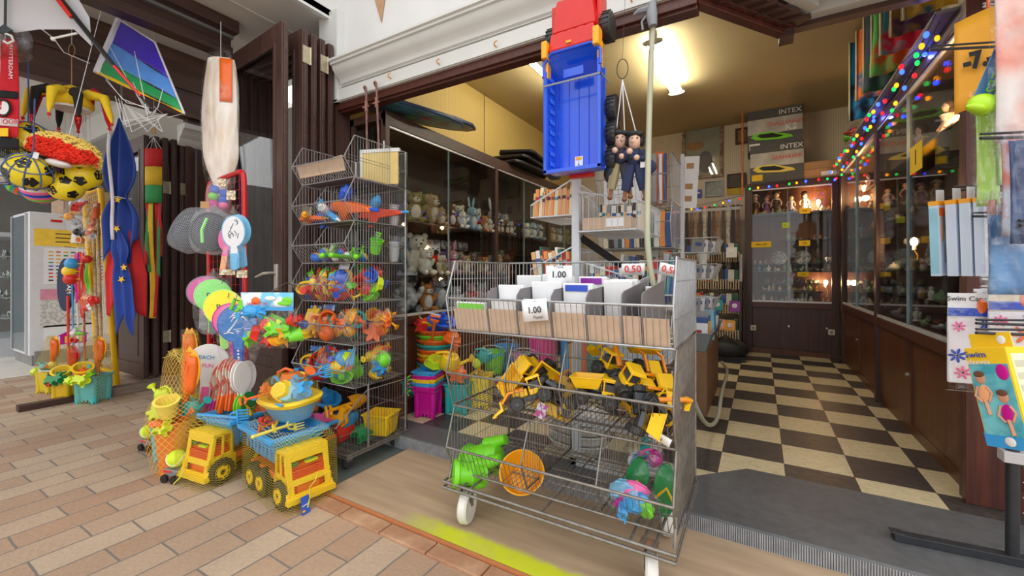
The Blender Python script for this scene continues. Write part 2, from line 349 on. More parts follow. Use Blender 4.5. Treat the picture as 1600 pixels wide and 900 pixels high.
# tile floor
def checkmat():
    m=bpy.data.materials.new('black_and_cream_tiles'); m.use_nodes=True; nt=m.node_tree; b=nt.nodes['Principled BSDF']; L=nt.links.new
    tc=_n(nt,'ShaderNodeTexCoord'); mp=_n(nt,'ShaderNodeMapping'); L(tc.outputs['Object'],mp.inputs[0]); mp.inputs['Location'].default_value=(.1906+3,-3.306+6,.5)
    ch=_n(nt,'ShaderNodeTexChecker'); ch.inputs['Scale'].default_value=1/.3; L(mp.outputs[0],ch.inputs[0])
    no=_n(nt,'ShaderNodeTexNoise'); no.inputs['Scale'].default_value=22; no.inputs['Detail'].default_value=4; no.inputs['Distortion'].default_value=1.5
    m2=_n(nt,'ShaderNodeMapping'); m2.inputs['Scale'].default_value=(1,3.5,1); L(tc.outputs['Object'],m2.inputs[0]); L(m2.outputs[0],no.inputs[0])
    r1=_n(nt,'ShaderNodeValToRGB'); r1.color_ramp.elements[0].position=.3; r1.color_ramp.elements[0].color=(*c(182,166,132),1); r1.color_ramp.elements[1].position=.55; r1.color_ramp.elements[1].color=(*c(214,198,160),1)
    r2=_n(nt,'ShaderNodeValToRGB'); r2.color_ramp.elements[0].position=.4; r2.color_ramp.elements[0].color=(*c(54,48,46),1); r2.color_ramp.elements[1].position=.8; r2.color_ramp.elements[1].color=(*c(92,86,82),1)
    L(no.outputs[0],r1.inputs[0]); L(no.outputs[0],r2.inputs[0]); L(r2.outputs[0],ch.inputs[1]); L(r1.outputs[0],ch.inputs[2])
    br=_n(nt,'ShaderNodeTexBrick'); L(mp.outputs[0],br.inputs[0]); br.offset=0; br.inputs['Scale'].default_value=1; br.inputs['Brick Width'].default_value=.3; br.inputs['Row Height'].default_value=.3; br.inputs['Mortar Size'].default_value=.0012; br.inputs['Mortar Smooth'].default_value=0
    mx=_n(nt,'ShaderNodeMix',data_type='RGBA'); L(br.outputs['Fac'],mx.inputs[0]); L(ch.outputs[0],mx.inputs[6]); mx.inputs[7].default_value=(*c(60,52,46),1)
    L(mx.outputs[2],b.inputs['Base Color']); b.inputs['Roughness'].default_value=.42; return m
mb=MB().add([(-2.85,2.17,FZ),(-.42,2.17,FZ),(-.3,2.3,FZ),(-.06,2.54,FZ),(3,2.54,FZ),(3,6.8,FZ),(-2.85,6.8,FZ)],[tuple(range(7))])
o=struct('floor',mb,checkmat(),smooth=False); o['label']='black and cream checkered vinyl tile floor'
# shop shell
def stripemat(name,base,dark,k,w,dots=False,rough=.6):
    m=bpy.data.materials.new(name); m.use_nodes=True; nt=m.node_tree; b=nt.nodes['Principled BSDF']; L=nt.links.new
    tc=_n(nt,'ShaderNodeTexCoord'); sp=_n(nt,'ShaderNodeSeparateXYZ'); L(tc.outputs['Object'],sp.inputs[0])
    ad=_n(nt,'ShaderNodeMath',operation='ADD'); L(sp.outputs[0],ad.inputs[0]); L(sp.outputs[1],ad.inputs[1])
    def line(s):
        q=_n(nt,'ShaderNodeMath',operation='MULTIPLY'); L(s,q.inputs[0]); q.inputs[1].default_value=k
        fr=_n(nt,'ShaderNodeMath',operation='FRACT'); L(q.outputs[0],fr.inputs[0])
        lt=_n(nt,'ShaderNodeMath',operation='LESS_THAN'); L(fr.outputs[0],lt.inputs[0]); lt.inputs[1].default_value=w; return lt.outputs[0]
    a=line(ad.outputs[0])
    if dots:
        z=line(sp.outputs[2]); mu=_n(nt,'ShaderNodeMath',operation='MULTIPLY'); L(a,mu.inputs[0]); L(z,mu.inputs[1]); a=mu.outputs[0]
    mx=_n(nt,'ShaderNodeMix',data_type='RGBA'); L(a,mx.inputs[0]); mx.inputs[6].default_value=(*base,1); mx.inputs[7].default_value=(*dark,1); L(mx.outputs[2],b.inputs['Base Color'])
    b.inputs['Roughness'].default_value=rough; return m
HC=3.21
YW=stripemat('yellow_perforated_hardboard',c(206,178,104),c(140,115,60),50,.35,True)
BW=stripemat('beige_ribbed_panel',c(226,212,186),c(190,174,146),42,.16)
struct('wall_left',MB().box(-2.9,-2.8,2.15,6.8,FZ,HC),YW,smooth=False)
struct('wall_back',MB().box(-2.8,1.12,6.7,6.8,FZ,HC),BW,smooth=False)
struct('wall_right',MB().box(1.12,1.22,2.65,6.8,FZ,HC),BW,smooth=False)
CEILM=mat('khaki_ceiling',c(190,172,130),.6,var=.03,vs=2)
struct('ceiling',MB().box(-2.9,1.22,2.17,6.8,HC,HC+.08),CEILM,smooth=False)
mb=MB(); mb.cyl((-2.795,4.1,2.3),(-2.795,4.1,HC),.004,n=4); struct('trim_3',mb,DW)
# front lintel and white fascia with cornice
LY=2.10
mb=MB().box(-2.8,-.25,LY,LY+.07,2.335,2.375).box(-2.8,-.25,LY-.02,LY+.02,2.35,2.40)
struct('trim_4',mb,RWY,smooth=False,bev=.003)
mb=MB().box(-2.82,2.2,LY-.04,LY+.02,2.40,2.495).box(-2.82,2.2,LY-.05,LY-.03,2.405,2.42)
mb.box(-2.82,2.2,LY-.02,LY+.03,2.52,2.62)
prof=[(0,0),(-.015,.008),(-.02,.022),(-.03,.04),(-.055,.058),(-.08,.085),(-.088,.11),(-.105,.114),(-.105,.128),(-.12,.134),(-.12,.15),(0,.15)]
v=[(x,LY-.02+p[0],2.525+p[1]) for x in (-2.71,2.2) for p in prof]; n=len(prof)
mb.add(v,[(i,(i+1)%n,n+(i+1)%n,n+i) for i in range(n)]+[tuple(range(n-1,-1,-1)),tuple(range(n,2*n))])
struct('trim_5',mb,WHW,sharp=.5)
struct('wall_front',MB().box(-2.82,2.2,LY+.02,LY+.12,2.6,4.6),WHT,smooth=False)
# diagonal soffit of the bay and the right lintel
def beam(mb,p,q,w,z0,z1,off=0,m=0):
    p,q=Vector((*p,0)),Vector((*q,0)); d=(q-p).normalized(); nrm=Vector((-d.y,d.x,0))
    a=[p+nrm*(off-w/2),q+nrm*(off-w/2),q+nrm*(off+w/2),p+nrm*(off+w/2)]
    mb.add([(v.x,v.y,z) for z in (z0,z1) for v in a],[(0,3,2,1),(4,5,6,7),(0,1,5,4),(1,2,6,5),(2,3,7,6),(3,0,4,7)],m)
A0,A1=(-.27,2.12),(.11,2.66)
mb=MB(); beam(mb,A0,A1,.05,2.36,2.40,-.01); beam(mb,A0,A1,.03,2.385,2.43,-.05)
struct('trim_6',mb,RW,smooth=False,bev=.003)
mb=MB(); beam(mb,A0,A1,.09,2.395,2.41,-.09); 
for i in range(1,8):
    t=i/8; x=A0[0]+(A1[0]-A0[0])*t; y=A0[1]+(A1[1]-A0[1])*t; mb.box(x+.01,x+.15,y-.07,y-.055,2.380,2.396)
struct('trim_7',mb,DWX,smooth=False)
mb=MB(); beam(mb,(-.1,2.1),(.2,2.56),.05,2.42,2.47,-.03); mb.box(.1,1.9,2.58,2.66,2.42,2.50); struct('trim_8',mb,WHW,smooth=False)
mb=MB().box(.085,.15,2.60,2.70,2.345,2.40).box(.1,1.9,2.64,2.7,2.395,2.425); struct('trim_9',mb,DWX,smooth=False)
struct('ceiling',MB().add([(-.3,2.09,2.5),(2.2,2.09,2.5),(2.2,2.75,2.5),(.1,2.75,2.5)],[(0,1,2,3)]),DWX,smooth=False)
struct('wall_front',MB().box(.12,1.2,2.66,2.74,2.42,HC),CEILM,smooth=False)
# soffit, header beam and left wall of the arcade
XH=-3.64
struct('ceiling',MB().box(XH-.1,-2.87,-3,3.2,3.075,3.16),WHD,smooth=False)
struct('trim_10',MB().box(-2.86,-2.82,-3,LY,3.05,3.12).box(-3.3,-3.27,-3,2.6,3.068,3.082),WHW,smooth=False)
struct('wall_left',MB().box(-2.90,-2.82,-3,LY+.11,3.07,4.6),WHD,smooth=False)
struct('trim_20',MB().box(-2.94,-2.73,LY-.05,LY+.1,2.40,3.1),WHW,smooth=False)
struct('trim_21',MB().box(-2.94,-2.77,LY-.03,LY+.1,0,2.40),DW,smooth=False)
mb=MB().box(XH-.07,XH+.05,-3,1.75,2.83,2.90).box(XH-.05,XH+.02,-3,1.75,2.9,3.08)
struct('trim_11',mb,DWY,smooth=False,bev=.004)
struct('trim_12',MB().box(XH+.022,XH+.06,-3,1.75,2.965,3.0),mat('grey_track_metal',c(150,152,150),.4,metal=.5),smooth=False)
struct('trim_13',MB().box(XH+.062,XH+.14,-3,1.75,2.985,3.08),DWY,smooth=False)
mb=MB()
for k in range(2): mb.box(XH+.052,XH+.075,.25+k*.1,.31+k*.1,2.95,3.02)
solo(mb,'hinge',mat('brass_plate',c(190,176,140),.4,metal=.6),'pair of pale hinge plates on the upper beam above the kite','hinge')
# wall closing the recess beside our shop
struct('wall_left',MB().box(-5.1,-2.9,3.0,3.1,0,3.1),WHD,smooth=False)
struct('wall_left',MB().box(-2.99,-2.9,2.2,3.0,0,3.1),DW,smooth=False)
# second shop front (x=-5.1): big beam, sill, interior
struct('trim_14',MB().box(-5.2,-5.05,-4,3.0,2.72,3.36).box(-5.05,-5.03,-4,3,2.98,3.0),wood('aged_dark_beam',(96,66,54),(66,45,38),.5,(9,.9,6)),smooth=False)
struct('wall_left',MB().box(-5.2,-5.1,2.05,3.0,0,2.75),DW,smooth=False)
struct('ceiling',MB().box(-5.05,XH-.1,-4,3.0,3.36,3.42),WHT,smooth=False)
struct('trim_15',MB().box(-5.14,-5.03,1.44,3,.0,.07).box(-5.12,-5.09,1.44,3,.07,.085),mat('worn_grey_sill',c(128,112,100),.6,var=.12,vs=8,stretch=(8,1,8)),smooth=False,bev=.004)
struct('trim_16',MB().box(-5.2,-5.12,.9,1.3,.0,.05),DWY,smooth=False)
mb=MB()
prof=[(0,0),(.04,.03),(.05,.07),(.1,.1),(.12,.14),(.16,.15),(.16,.2),(0,.2)]
n=len(prof); v=[(-5.1+p[0],y,2.42+p[1]) for y in (1.96,3.0) for p in prof]
mb.add(v,[(i,(i+1)%n,n+(i+1)%n,n+i) for i in range(n)]+[tuple(range(n-1,-1,-1)),tuple(range(n,2*n))]); struct('trim_17',mb,WHW)
struct('wall_back',MB().box(-12,-5.2,4.2,4.3,0,3.4),WHD,smooth=False)
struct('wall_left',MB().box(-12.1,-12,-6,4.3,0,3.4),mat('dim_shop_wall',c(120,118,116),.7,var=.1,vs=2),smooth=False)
struct('ceiling',MB().box(-12,-5.2,.4,4.3,3.2,3.3),WHD,smooth=False)
struct('trim_18',MB().box(-12,-5.2,2.0,2.05,2.9,3.2),WHW,smooth=False)
# ================================================================ folding doors
BRASS=mat('aged_hinge_metal',c(186,176,150),.4,metal=.6,var=.1,vs=40)
def leaf(label,loc,rz,w=.86,h=2.8,group=None,handle=False,hinges=(),zp=.58,pane=True):
    t=thing('door_leaf',label,'door',loc,rz,group)
    mb=MB().box(0,.1,-.022,.022,0,h).box(w-.1,w,-.022,.022,0,h).box(.1,w-.1,-.02,.02,h-.13,h).box(.1,w-.1,-.02,.02,0,.13)
    mb.box(.1,w-.1,-.02,.02,zp-.06,zp+.03).box(.1,w-.1,-.02,.02,zp-.2,zp-.14)
    mb.box(.09,.115,-.027,-.018,zp,h-.13).box(w-.115,w-.09,-.027,-.018,zp,h-.13).box(.1,w-.1,-.027,-.018,h-.15,h-.125)
    mb.build('frame',DW,t,bev=.003,smooth=False)
    if pane: MB().box(.1,w-.1,-.003,.003,zp+.02,h-.12).build('glass_pane',GL,t,smooth=False)
    mb=MB().box(.09,w-.09,-.01,.01,.1,zp-.04); mb.box(.16,w-.16,-.016,.016,.2,zp-.26); mb.build('lower_panel',DW,t,bev=.004,smooth=False)
    mb=MB().box(w-.002,w+.008,-.010,.010,.02,h-.01); mb.build('edge_bead',DWX,t,smooth=False,bev=.003)
    for z in hinges:
        o=MB().box(w,w+.011,-.024,.036,z-.06,z+.06).cyl((w+.01,.033,z-.062),(w+.01,.033,z+.062),.007,n=8).build('hinge',BRASS,t)
    if handle:
        o=MB().box(w-.085,w-.045,-.034,-.02,.98,1.16).build('lock_plate',mat('pale_worn_metal',c(205,200,190),.4,metal=.5),t,bev=.003)
        MB().tube([(w-.065,-.03,1.1),(w-.065,-.07,1.1),(w-.12,-.085,1.095),(w-.24,-.08,1.07)],[.009,.009,.011,.008],8).build('handle',mat('pale_worn_metal',c(205,200,190)),o)
    return t
a=math.atan2(1.67-1.74,-2.77+3.64)
leaf('dark wooden glazed door leaf swung open in front of the folded stack, with lever handle',(-3.64,1.745,.02),a,.875,2.8,handle=True)
for i in range(4):
    leaf('folded dark wooden door leaf, %s from the street in the stack beside the shop opening'%nth(i),(-3.62,1.80+i*.072,.02),0,.885-.005*i,2.8-.0*i,'folded door leaves beside the shop opening',hinges=(2.62,1.5) if i in (0,2) else (),pane=False)
leaf('dark wooden glazed door leaf behind the blue flag of the second shop',(-6.02,1.75,.08),0,.8,2.4,group=None,zp=.95)
for i in range(4):
    leaf('folded dark door leaf, %s from the street behind the striped windsock'%nth(i),(-6.0,1.82+i*.066,.08),0,.82+.02*i,2.4,'folded door leaves of the second shop',hinges=(.4,1.9) if i in (1,3) else (),pane=False)
mb=MB().box(-5.14,-5.09,2.03,2.09,.08,2.6).cyl((-5.05,2.11,.3),(-5.05,2.11,2.4),.012,n=8); struct('trim_19',mb,DW,smooth=False)
# ================================================================ display cabinets
DARKIN=mat('dark_cabinet_inside',c(58,44,38),.6,var=.1,vs=4)
WARMIN=wood('warm_cabinet_back',(120,72,48),(92,54,38),.45)
RAIL=mat('white_sliding_rail',c(214,216,218),.35,metal=.3)
KN=mat('small_chrome',c(200,200,200),.3,metal=.8)
def cabinet(label,L,D,zb,zg0,zg1,zt,loc,rz,posts,doors,shelves,name='display_cabinet',endglass=False,inside=DARKIN,gl=None,shelfz_w=None,plinth=.07):
    "local x along the face, local y into the cabinet, face at y=0"
    t=thing(name,label,'cabinet',loc,rz)
    MB().box(0,L,.03,D,0,plinth).build('plinth',LAMR,t,smooth=False)
    MB().box(0,L,.015,D,zg0-.06,zg0-.02).box(0,L,0,.03,zg0-.07,zg0-.0).build('base_top',RWY,t,smooth=False,bev=.003)
    MB().box(0,L,D-.02,D,plinth,zt-.02).build('back_panel',inside,t,smooth=False)
    mb=MB().box(0,L,0,D,zg1+.04,zt).box(0,L,-.003,.03,zg1,zt); mb.build('top',DWY if 1 else DW,t,smooth=False,bev=.003)
    mb=MB().box(0,L,.004,.02,zg0,zg0+.02).box(0,L,.004,.02,zg1-.015,zg1); mb.build('glass_rail',RAIL,t,smooth=False)
    for x,w in posts: MB().box(x-w/2,x+w/2,-.004,.05,0,zt-.01).build('post',DW,t,smooth=False,bev=.003)
    xs=sorted(p[0] for p in posts)
    for i in range(len(xs)-1):
        a,b=xs[i],xs[i+1]; n=2 if b-a>.8 else 1
        for j in range(n):
            p0=a+(b-a)*j/n-(0 if j==0 else .03); p1=a+(b-a)*(j+1)/n
            MB().box(p0,p1,.008+.009*j,.013+.009*j,zg0+.01,zg1-.005).build('glass_pane',gl or GL,t,smooth=False)
            if j: MB().box(p0,p0+.004,.004,.02,zg0+.01,zg1-.005).build('pane_edge',mat('bright_glass_edge',c(150,172,176),.2),t,smooth=False)
    for i,(a,b,q) in enumerate(doors):
        d=MB().box(a,b,q,q+.015,plinth+.005,zg0-.065).build('sliding_door',LAMR if inside is DARKIN else LAM,t,smooth=False)
        MB().cyl((b-.06,q-.012,zg0*.55),(b-.06,q,zg0*.55),.012,n=10).build('knob',KN,d)
    for z,d0,a,b in shelves:
        MB().box(a,b,D-d0,D-.021,z-.012,z).build('shelf',mat('smoked_glass_shelf',c(40,38,36),.15,var=.03) if inside else GL,t,smooth=False)
    if endglass:
        MB().box(.004,.01,.04,D-.03,zg0,zg1).build('end_pane',GL,t,smooth=False); MB().box(0,.03,D-.05,D,0,zt-.01).build('post',DW,t,smooth=False)
    else: MB().box(-.02,0,0,D,0,zt).build('end_panel',DW,t,smooth=False)
    MB().box(L,L+.02,0,D,0,zt).build('end_panel',DW,t,smooth=False)
    return t
B0=FZ
# left cabinet: face at x=-2.38 looking +x, so local x runs toward -y ... use rz=+90deg: local x -> +y, local y -> -x
CLX=-2.38
cabinet('long dark wooden display cabinet full of plush toys along the left wall',3.9,.40,0,.69,2.13,2.23,(CLX,2.2,B0),PI/2,
    [(.02,.04),(1.52,.055),(2.8,.05),(3.88,.04)],[(.05,.8,.02),(.78,1.5,.03),(1.55,2.2,.02),(2.18,2.8,.03)],
    [(1.01,.36,.02,3.88),(1.45,.36,.02,3.88),(1.26,.12,.02,3.88)],endglass=True)
# back cabinet: face y=6.27
cabinet('dark display cabinet with dolls and figurines against the back wall',.94,.36,0,.66,2.10,2.18,(-.155,6.27,B0),0,
    [(.03,.07),(.92,.06)],[(.07,.52,.02),(.5,.9,.012)],
    [(1.785,.33,.02,.92),(1.45,.2,.40,.92),(1.15,.2,.02,.92),(1.05,.33,.02,.92),(.90,.2,.14,.82),(.80,.25,.14,.82)],inside=WARMIN)
# right cabinet: face x=.8 looking -x : local x -> -y , rz=-90deg: local x->-y, local y->+x
RC=cabinet('long wooden display cabinet with glass front along the right wall',3.38,.30,0,.68,2.18,2.27,(.8,6.08,B0),-PI/2,
    [(.02,.06),(1.66,.07),(3.36,.05)],[(.08,.85,.02),(.83,1.62,.03),(1.7,2.5,.02),(2.48,3.33,.03)],
    [(1.785,.27,.02,3.36),(1.45,.2,.02,3.36),(1.05,.27,.02,3.36),(.86,.2,.02,3.36)])
MB().box(3.39,3.43,-.01,.14,0,2.26).build('front_column',RW,RC,smooth=False,bev=.003)
MB().box(3.38,3.42,.14,.32,.0,2.26).box(3.42,3.44,.14,.32,0,.1).build('side_board',RW,RC,smooth=False)
solo(MB().box(0,.40,0,3.2,0,.015),'grey_board',GREYB,'grey-brown board lying on top of the right display cabinet, overhanging its glass','board',(.725,2.78,2.362),smooth=False)
# sockets on back cabinet
for x,z in ((1177,512),(1299,519)):
    p=at(x,z,Y=6.265); t=thing('wall_socket','cream wall socket on the %s side of the back cabinet doors'%('left' if x<1200 else 'right'),'socket',p,0,'cream sockets on the back cabinet')
    MB().box(-.032,.032,-.02,.003,-.032,.032).build('plate',mat('cream_plastic',c(232,224,200),.4),t,bev=.003); MB().box(-.015,.015,-.023,-.019,-.015,.015).build('insert',P['grey'],t)
# fluorescent lamp
p0=at(1020,66,Z=3.12); p1=at(1053,138,Z=3.12)
t=thing('fluorescent_lamp','lit twin-tube fluorescent lamp on the khaki ceiling','lamp',(p0.x,p0.y,3.12),0)
Ln=1.2
EM=mat('lit_tube',(1,.93,.74),.5,var=0,emit=44)
MB().box(-.035,.035,0,Ln,.03,.09).build('housing',WHW,t,bev=.006)
for s in (-.045,.045): MB().cyl((s,.03,0.01),(s,Ln-.03,.01),.014,n=12).build('tube',EM,t)
for y in (-.02,Ln-.01): MB().prism([(.085*math.cos(a)*(1),.022*math.sin(a)) for a in [i*PI/8 for i in range(16)]],.03,T=M((0,y,0),(-PI/2,0,0))).build('end_cap',WHW,t)
t=thing('fluorescent_lamp','lit fluorescent lamp on the ceiling, hidden behind the blue toy truck','lamp',(-1.9,3.2,3.12),0)
MB().box(-.035,.035,0,Ln,.03,.09).build('housing',WHW,t); MB().cyl((0,.03,0.01),(0,Ln-.03,.01),.014,n=12).build('tube',EM,t)
p=at(1103,19,Z=3.0)
t=thing('ceiling_spotlight','small dark spotlight under the shop ceiling near the diagonal lintel','lamp',(p.x,p.y,3.1))
MB().cyl((0,0,.1),(0,0,0.02),.015,n=8).build('stem',P['black'],t); MB().cyl((0,0,.04),(.02,-.02,-.06),.04,.06,n=14).build('shade',P['black'],t); MB().cyl((.02,-.02,-.062),(.0205,-.0205,-.066),.054,n=14).build('reflector',STEEL,t)
# bulbs in cabinets
def bulb(p,label,e=6):
    t=thing('cabinet_bulb',label,'lamp',p); MB().ell((0,0,.0),(.022,.022,.032)).build('bulb',mat('warm_bulb',(1,.62,.28),.5,var=0,emit=22),t)
    MB().cyl((0,0,-.03),(0,0,-.06),.012,n=8).build('socket',P['white'],t); MB().tube([(0,0,-.06),(.02,0,-.1),(.015,.01,-.18)],.003,5).build('cord',P['yellow'],t)
    l=bpy.data.lights.new('bulb_light','POINT'); l.energy=e; l.color=(1,.55,.25); l.shadow_soft_size=.03; o=bpy.data.objects.new('bulb_light',l); C.objects.link(o); o.parent=t; o.location=(-.05,-.06,.0)
bulb((.62,6.45,2.0),'lit warm bulb behind the dolls on the top shelf of the back cabinet',7)
bulb((.95,5.75,2.02),'lit warm bulb in the far end of the right cabinet',6)
bulb((.70,6.5,1.0),'small lit bulb on the lower tiers of the back cabinet',3)
bulb((.98,4.2,1.35),'small lit bulb between figurines in the right cabinet',2)
bulb((.98,3.4,2.0),'warm bulb glowing in the near end of the right cabinet',3)
bulb((-2.62,2.9,1.33),'small warm bulb under the plush toy shelf of the left cabinet',2)
# ================================================================ wire racks
def clip(poly,y):
    zs=[]
    n=len(poly)
    for i in range(n):
        (a,b),(c_,d)=poly[i],poly[(i+1)%n]
        if (a-y)*(c_-y)<0 or a==y: zs.append(b+(d-b)*(y-a)/(c_-a) if c_!=a else b)
    return (min(zs),max(zs)) if len(zs)>1 else None
def side(mb,X,poly,sp,r,R=.004,hz=()):
    mb.tube([(X,y,z) for y,z in poly],R,5,closed=True)
    y0,y1=min(p[0] for p in poly),max(p[0] for p in poly); y=y0+sp*.6
    while y<y1-.002:
        q=clip(poly,y)
        if q: mb.tube([(X,y,q[0]),(X,y,q[1])],r,3)
        y+=sp
    for z in hz:
        q=clip([(b,a) for a,b in poly],z)
        if q: mb.tube([(X-.001,q[0],z),(X-.001,q[1],z)],r*1.2,3)
def rails(mb,p0,p1,q0,q1,sp,r):
    "wires from line p0-p1 to line q0-q1"
    p0,p1,q0,q1=map(Vector,(p0,p1,q0,q1)); L=(p1-p0).length; n=max(1,int(L/sp))
    for i in range(n+1):
        t=i/n; mb.tube([p0.lerp(p1,t),q0.lerp(q1,t)],r,3)
def shift(mb,loc):
    mb.v=[(a-loc[0],b-loc[1],z-loc[2]) for a,b,z in mb.v]; return mb
def tier(t,loc,X0,X1,yt,zt,yf,ztop,yb,zb,yr,divs=(),sp=.022,r=.0014,m=None,rear=True,zr=None,midbar=(),sideR=True,R=.0035,dsp=None,ztopr=None):
    m=m or MET
    poly=[(yb,zb),(yt,zt),(yf,ztop),(yr,ztopr or ztop),(yr,zb)]
    mb=MB()
    side(mb,X0,poly,sp,r,R,midbar); side(mb,X1,poly,sp if sideR else sp*.45,r,R,midbar)
    mb.tube([(X0,yt,zt),(X1,yt,zt)],R*1.15,6); mb.tube([(X0,yb,zb),(X1,yb,zb)],R,6)
    rails(mb,(X0,yt,zt),(X1,yt,zt),(X0,yb,zb),(X1,yb,zb),sp,r)
    b=shift(mb,loc).build('basket_frame',m,t)
    mb=MB(); rails(mb,(X0,yb,zb),(X1,yb,zb),(X0,yr,zb),(X1,yr,zb),sp,r)
    for k in range(1,4): y=yb+(yr-yb)*k/4; mb.tube([(X0,y,zb-.003),(X1,y,zb-.003)],R*.8,4)
    shift(mb,loc).build('basket_floor',m,t)
    if rear:
        mb=MB(); rails(mb,(X0,yr,zb),(X1,yr,zb),(X0,yr,zr or ztop),(X1,yr,zr or ztop),sp,r)
        for z in (zr or ztop,(zb+ztop)/2): mb.tube([(X0,yr,z),(X1,yr,z)],R,5)
        shift(mb,loc).build('basket_back',m,t)
    for x in divs:
        mb=MB(); side(mb,x,[(yb+.01,zb+.003),(yt+.006,zt),(yf+.02,ztop-.02),(yr-.01,ztop-.02),(yr-.01,zb+.003)],dsp or sp,r,R*.8)
        shift(mb,loc).build('divider',m,t)
def caster(t,x,y,z0,z1,rad,w,tyre,rz=0):
    o=MB().cyl((x,y,z1-.004),(x,y,z1-.02),.018,n=10).box(x-w*.9-.002,x-w*.9,y-.02,y+.02,z0+rad,z1-.012).box(x+w*.9,x+w*.9+.002,y-.02,y+.02,z0+rad,z1-.012).build('caster_fork',METD,t)
    pr=[(.006,-w),(rad*.55,-w*.8),(rad*.9,-w),(rad,-w*.6),(rad,w*.6),(rad*.9,w),(rad*.55,w*.8),(.006,w)]
    MB().lathe(pr,20,T=M((x,y,z0+rad),(0,PI/2,rz))).build('wheel',tyre,o)
    return o
# ---- left tall rack (cart A)
LA=(-2.3,1.75,0)
RA=thing('wire_display_rack','tall grey wire rack of seven stacked baskets beside the glazed door','display rack',LA)
XA0,XA1=-2.465,-1.98
tiersA=[(1.90,1.765,1.665),(1.66,1.524,1.418),(1.418,1.284,1.179),(1.179,1.051,.948),(.948,.822,.706),(.706,.572,.464)]
for i,(tp,tz,bz) in enumerate(tiersA):
    tier(RA,LA,XA0,XA1,1.533,tz,1.602,tp,1.602,bz,2.014,divs=() if i==0 else (-2.25,),midbar=((bz+tp)/2,tz),sp=.020)
tier(RA,LA,-2.70,-1.98,1.478,.277,1.69,.435,1.564,.10,2.014,divs=(),midbar=(.22,.33),sp=.022,m=METD)
mb=MB()
for y in (1.57,2.0): 
    for x in (XA0+.01,XA1): mb.tube([(x,y if y>1.9 else 1.70,.1),(x,y if y>1.9 else 1.70,1.9 if y>1.9 else .47)],.005,6)
mb.tube([(-2.08,2.0,1.88),(-2.08,2.0,1.93)],.006,6); mb.tube([(-1.98,1.82,1.88),(-1.98,1.82,1.925)],.006,6)
shift(mb,LA).build('upright',MET,RA)
mb=MB()
for z in (.085,.1): mb.tube([(-2.71,1.55,z),(-1.975,1.55,z),(-1.975,2.02,z),(-2.71,2.02,z)],.007,6,closed=True)
mb.box(-2.7,-1.98,1.6,1.63,.084,.092).box(-2.7,-1.98,1.94,1.97,.084,.092); shift(mb,LA).build('base_frame',METD,RA)
for x,y in ((-2.03,1.60),(-2.03,1.96),(-2.64,1.60),(-2.64,1.96)):
    caster(RA,x-LA[0],y-LA[1],.005,.088,.038,.012,mat('dark_rubber_wheel',c(60,58,58),.5))
# cards in the top basket
for i,(a,b) in enumerate(((-2.44,-2.24),(-2.235,-2.02))):
    solo(shift(MB().add([(a,1.572,1.70),(b,1.572,1.70),(b,1.548,1.772+.01*i),(a,1.548,1.765),(a,1.576,1.70),(b,1.576,1.70),(b,1.552,1.772+.01*i),(a,1.552,1.765)],[(0,1,2,3),(7,6,5,4),(0,4,5,1),(1,5,6,2),(2,6,7,3),(3,7,4,0)]),(a,1.56,1.70)),
     'cardboard_strip',CARD,'beige cardboard strip leaning in the top wire basket, %s one'%('left' if i==0 else 'right'),'cardboard',(a,1.56,1.70),smooth=False)
t=thing('wooden_plaque','upright yellow board with white frame in the top basket of the left rack','board',(-2.03,1.86,1.672),.35)
MB().box(-.14,.1,-.006,.006,.0,.2).build('board',mat('plain_yellow_ply',c(215,190,120),.6,var=.05),t); MB().box(-.15,.11,-.01,.01,.2,.222).box(-.155,-.14,-.01,.01,0,.222).build('frame',WHW,t)
# liners under tiers 1,2,3
for k,(tp,tz,bz) in enumerate(tiersA[:3]):
    solo(shift(MB().box(-2.45,-2.0,1.61,2.0,bz+.002,bz+.006),(-2.2,1.8,bz+.002)),'shelf_liner',mat('brown_board',c(120,96,80),.8),'brown board lining basket %s of the left rack'%nth(k),'board',(-2.2,1.8,bz+.002),smooth=False)
# ---- big trolley
LT=(-.72,1.7,.02)
TR=thing('wire_trolley','large three-tier grey wire sales trolley on white casters standing on the plywood','trolley',LT)
TX0,TX1=-1.19,-.245
def xa(px,Y=1.45): return at(px,450,Y=Y).x
TT=[(1.172,1.01,.865,1.48,()),(.862,.683,.525,1.50,(xa(787),xa(872))),(.53,.354,.235,1.50,(xa(812),xa(930)))]
for i,(tp,tz,bz,yb,dv) in enumerate(TT):
    tier(TR,LT,TX0,TX1,1.45,tz,1.51,tp,yb,bz,1.985,divs=dv,sp=.0225,r=.0016,sideR=False,midbar=(bz+.1,tp-.08),R=.0045,m=MET if i==0 else METD)
mb=MB()
for z in (.205,.18): mb.tube([(TX0-.01,1.44,z),(TX1+.01,1.44,z),(TX1+.01,1.99,z+.01),(TX0-.01,1.99,z+.01)],.0065,6,closed=True)
for x in (TX0+.05,TX0+.09,TX0+.13,-.72,TX1-.14,TX1-.1,TX1-.06): mb.tube([(x,1.44,.205),(x,1.985,.205)],.005,5)
for x in (TX0,TX1): mb.tube([(x,1.985,.2),(x,1.985,1.175)],.006,6); mb.tube([(x,1.47,.21),(x,1.5,.3)],.006,6)
shift(mb,LT).build('base_frame',METD,TR)
MB().box(-.47,-.40,-.25,-.19,.17,.175).box(.36,.42,-.25,-.19,.17,.175).build('caster_plate',mat('rusty_plate',c(150,110,90),.7),TR)
WCA=mat('white_caster_rubber',c(222,220,214),.5)
for x,y,z in ((-1.115,1.50,0),(-.325,1.50,0),(-1.1,1.86,0),(-.34,1.86,0)):
    caster(TR,x-LT[0],y-LT[1],z,.165,.072,.021,WCA,rz=.25)
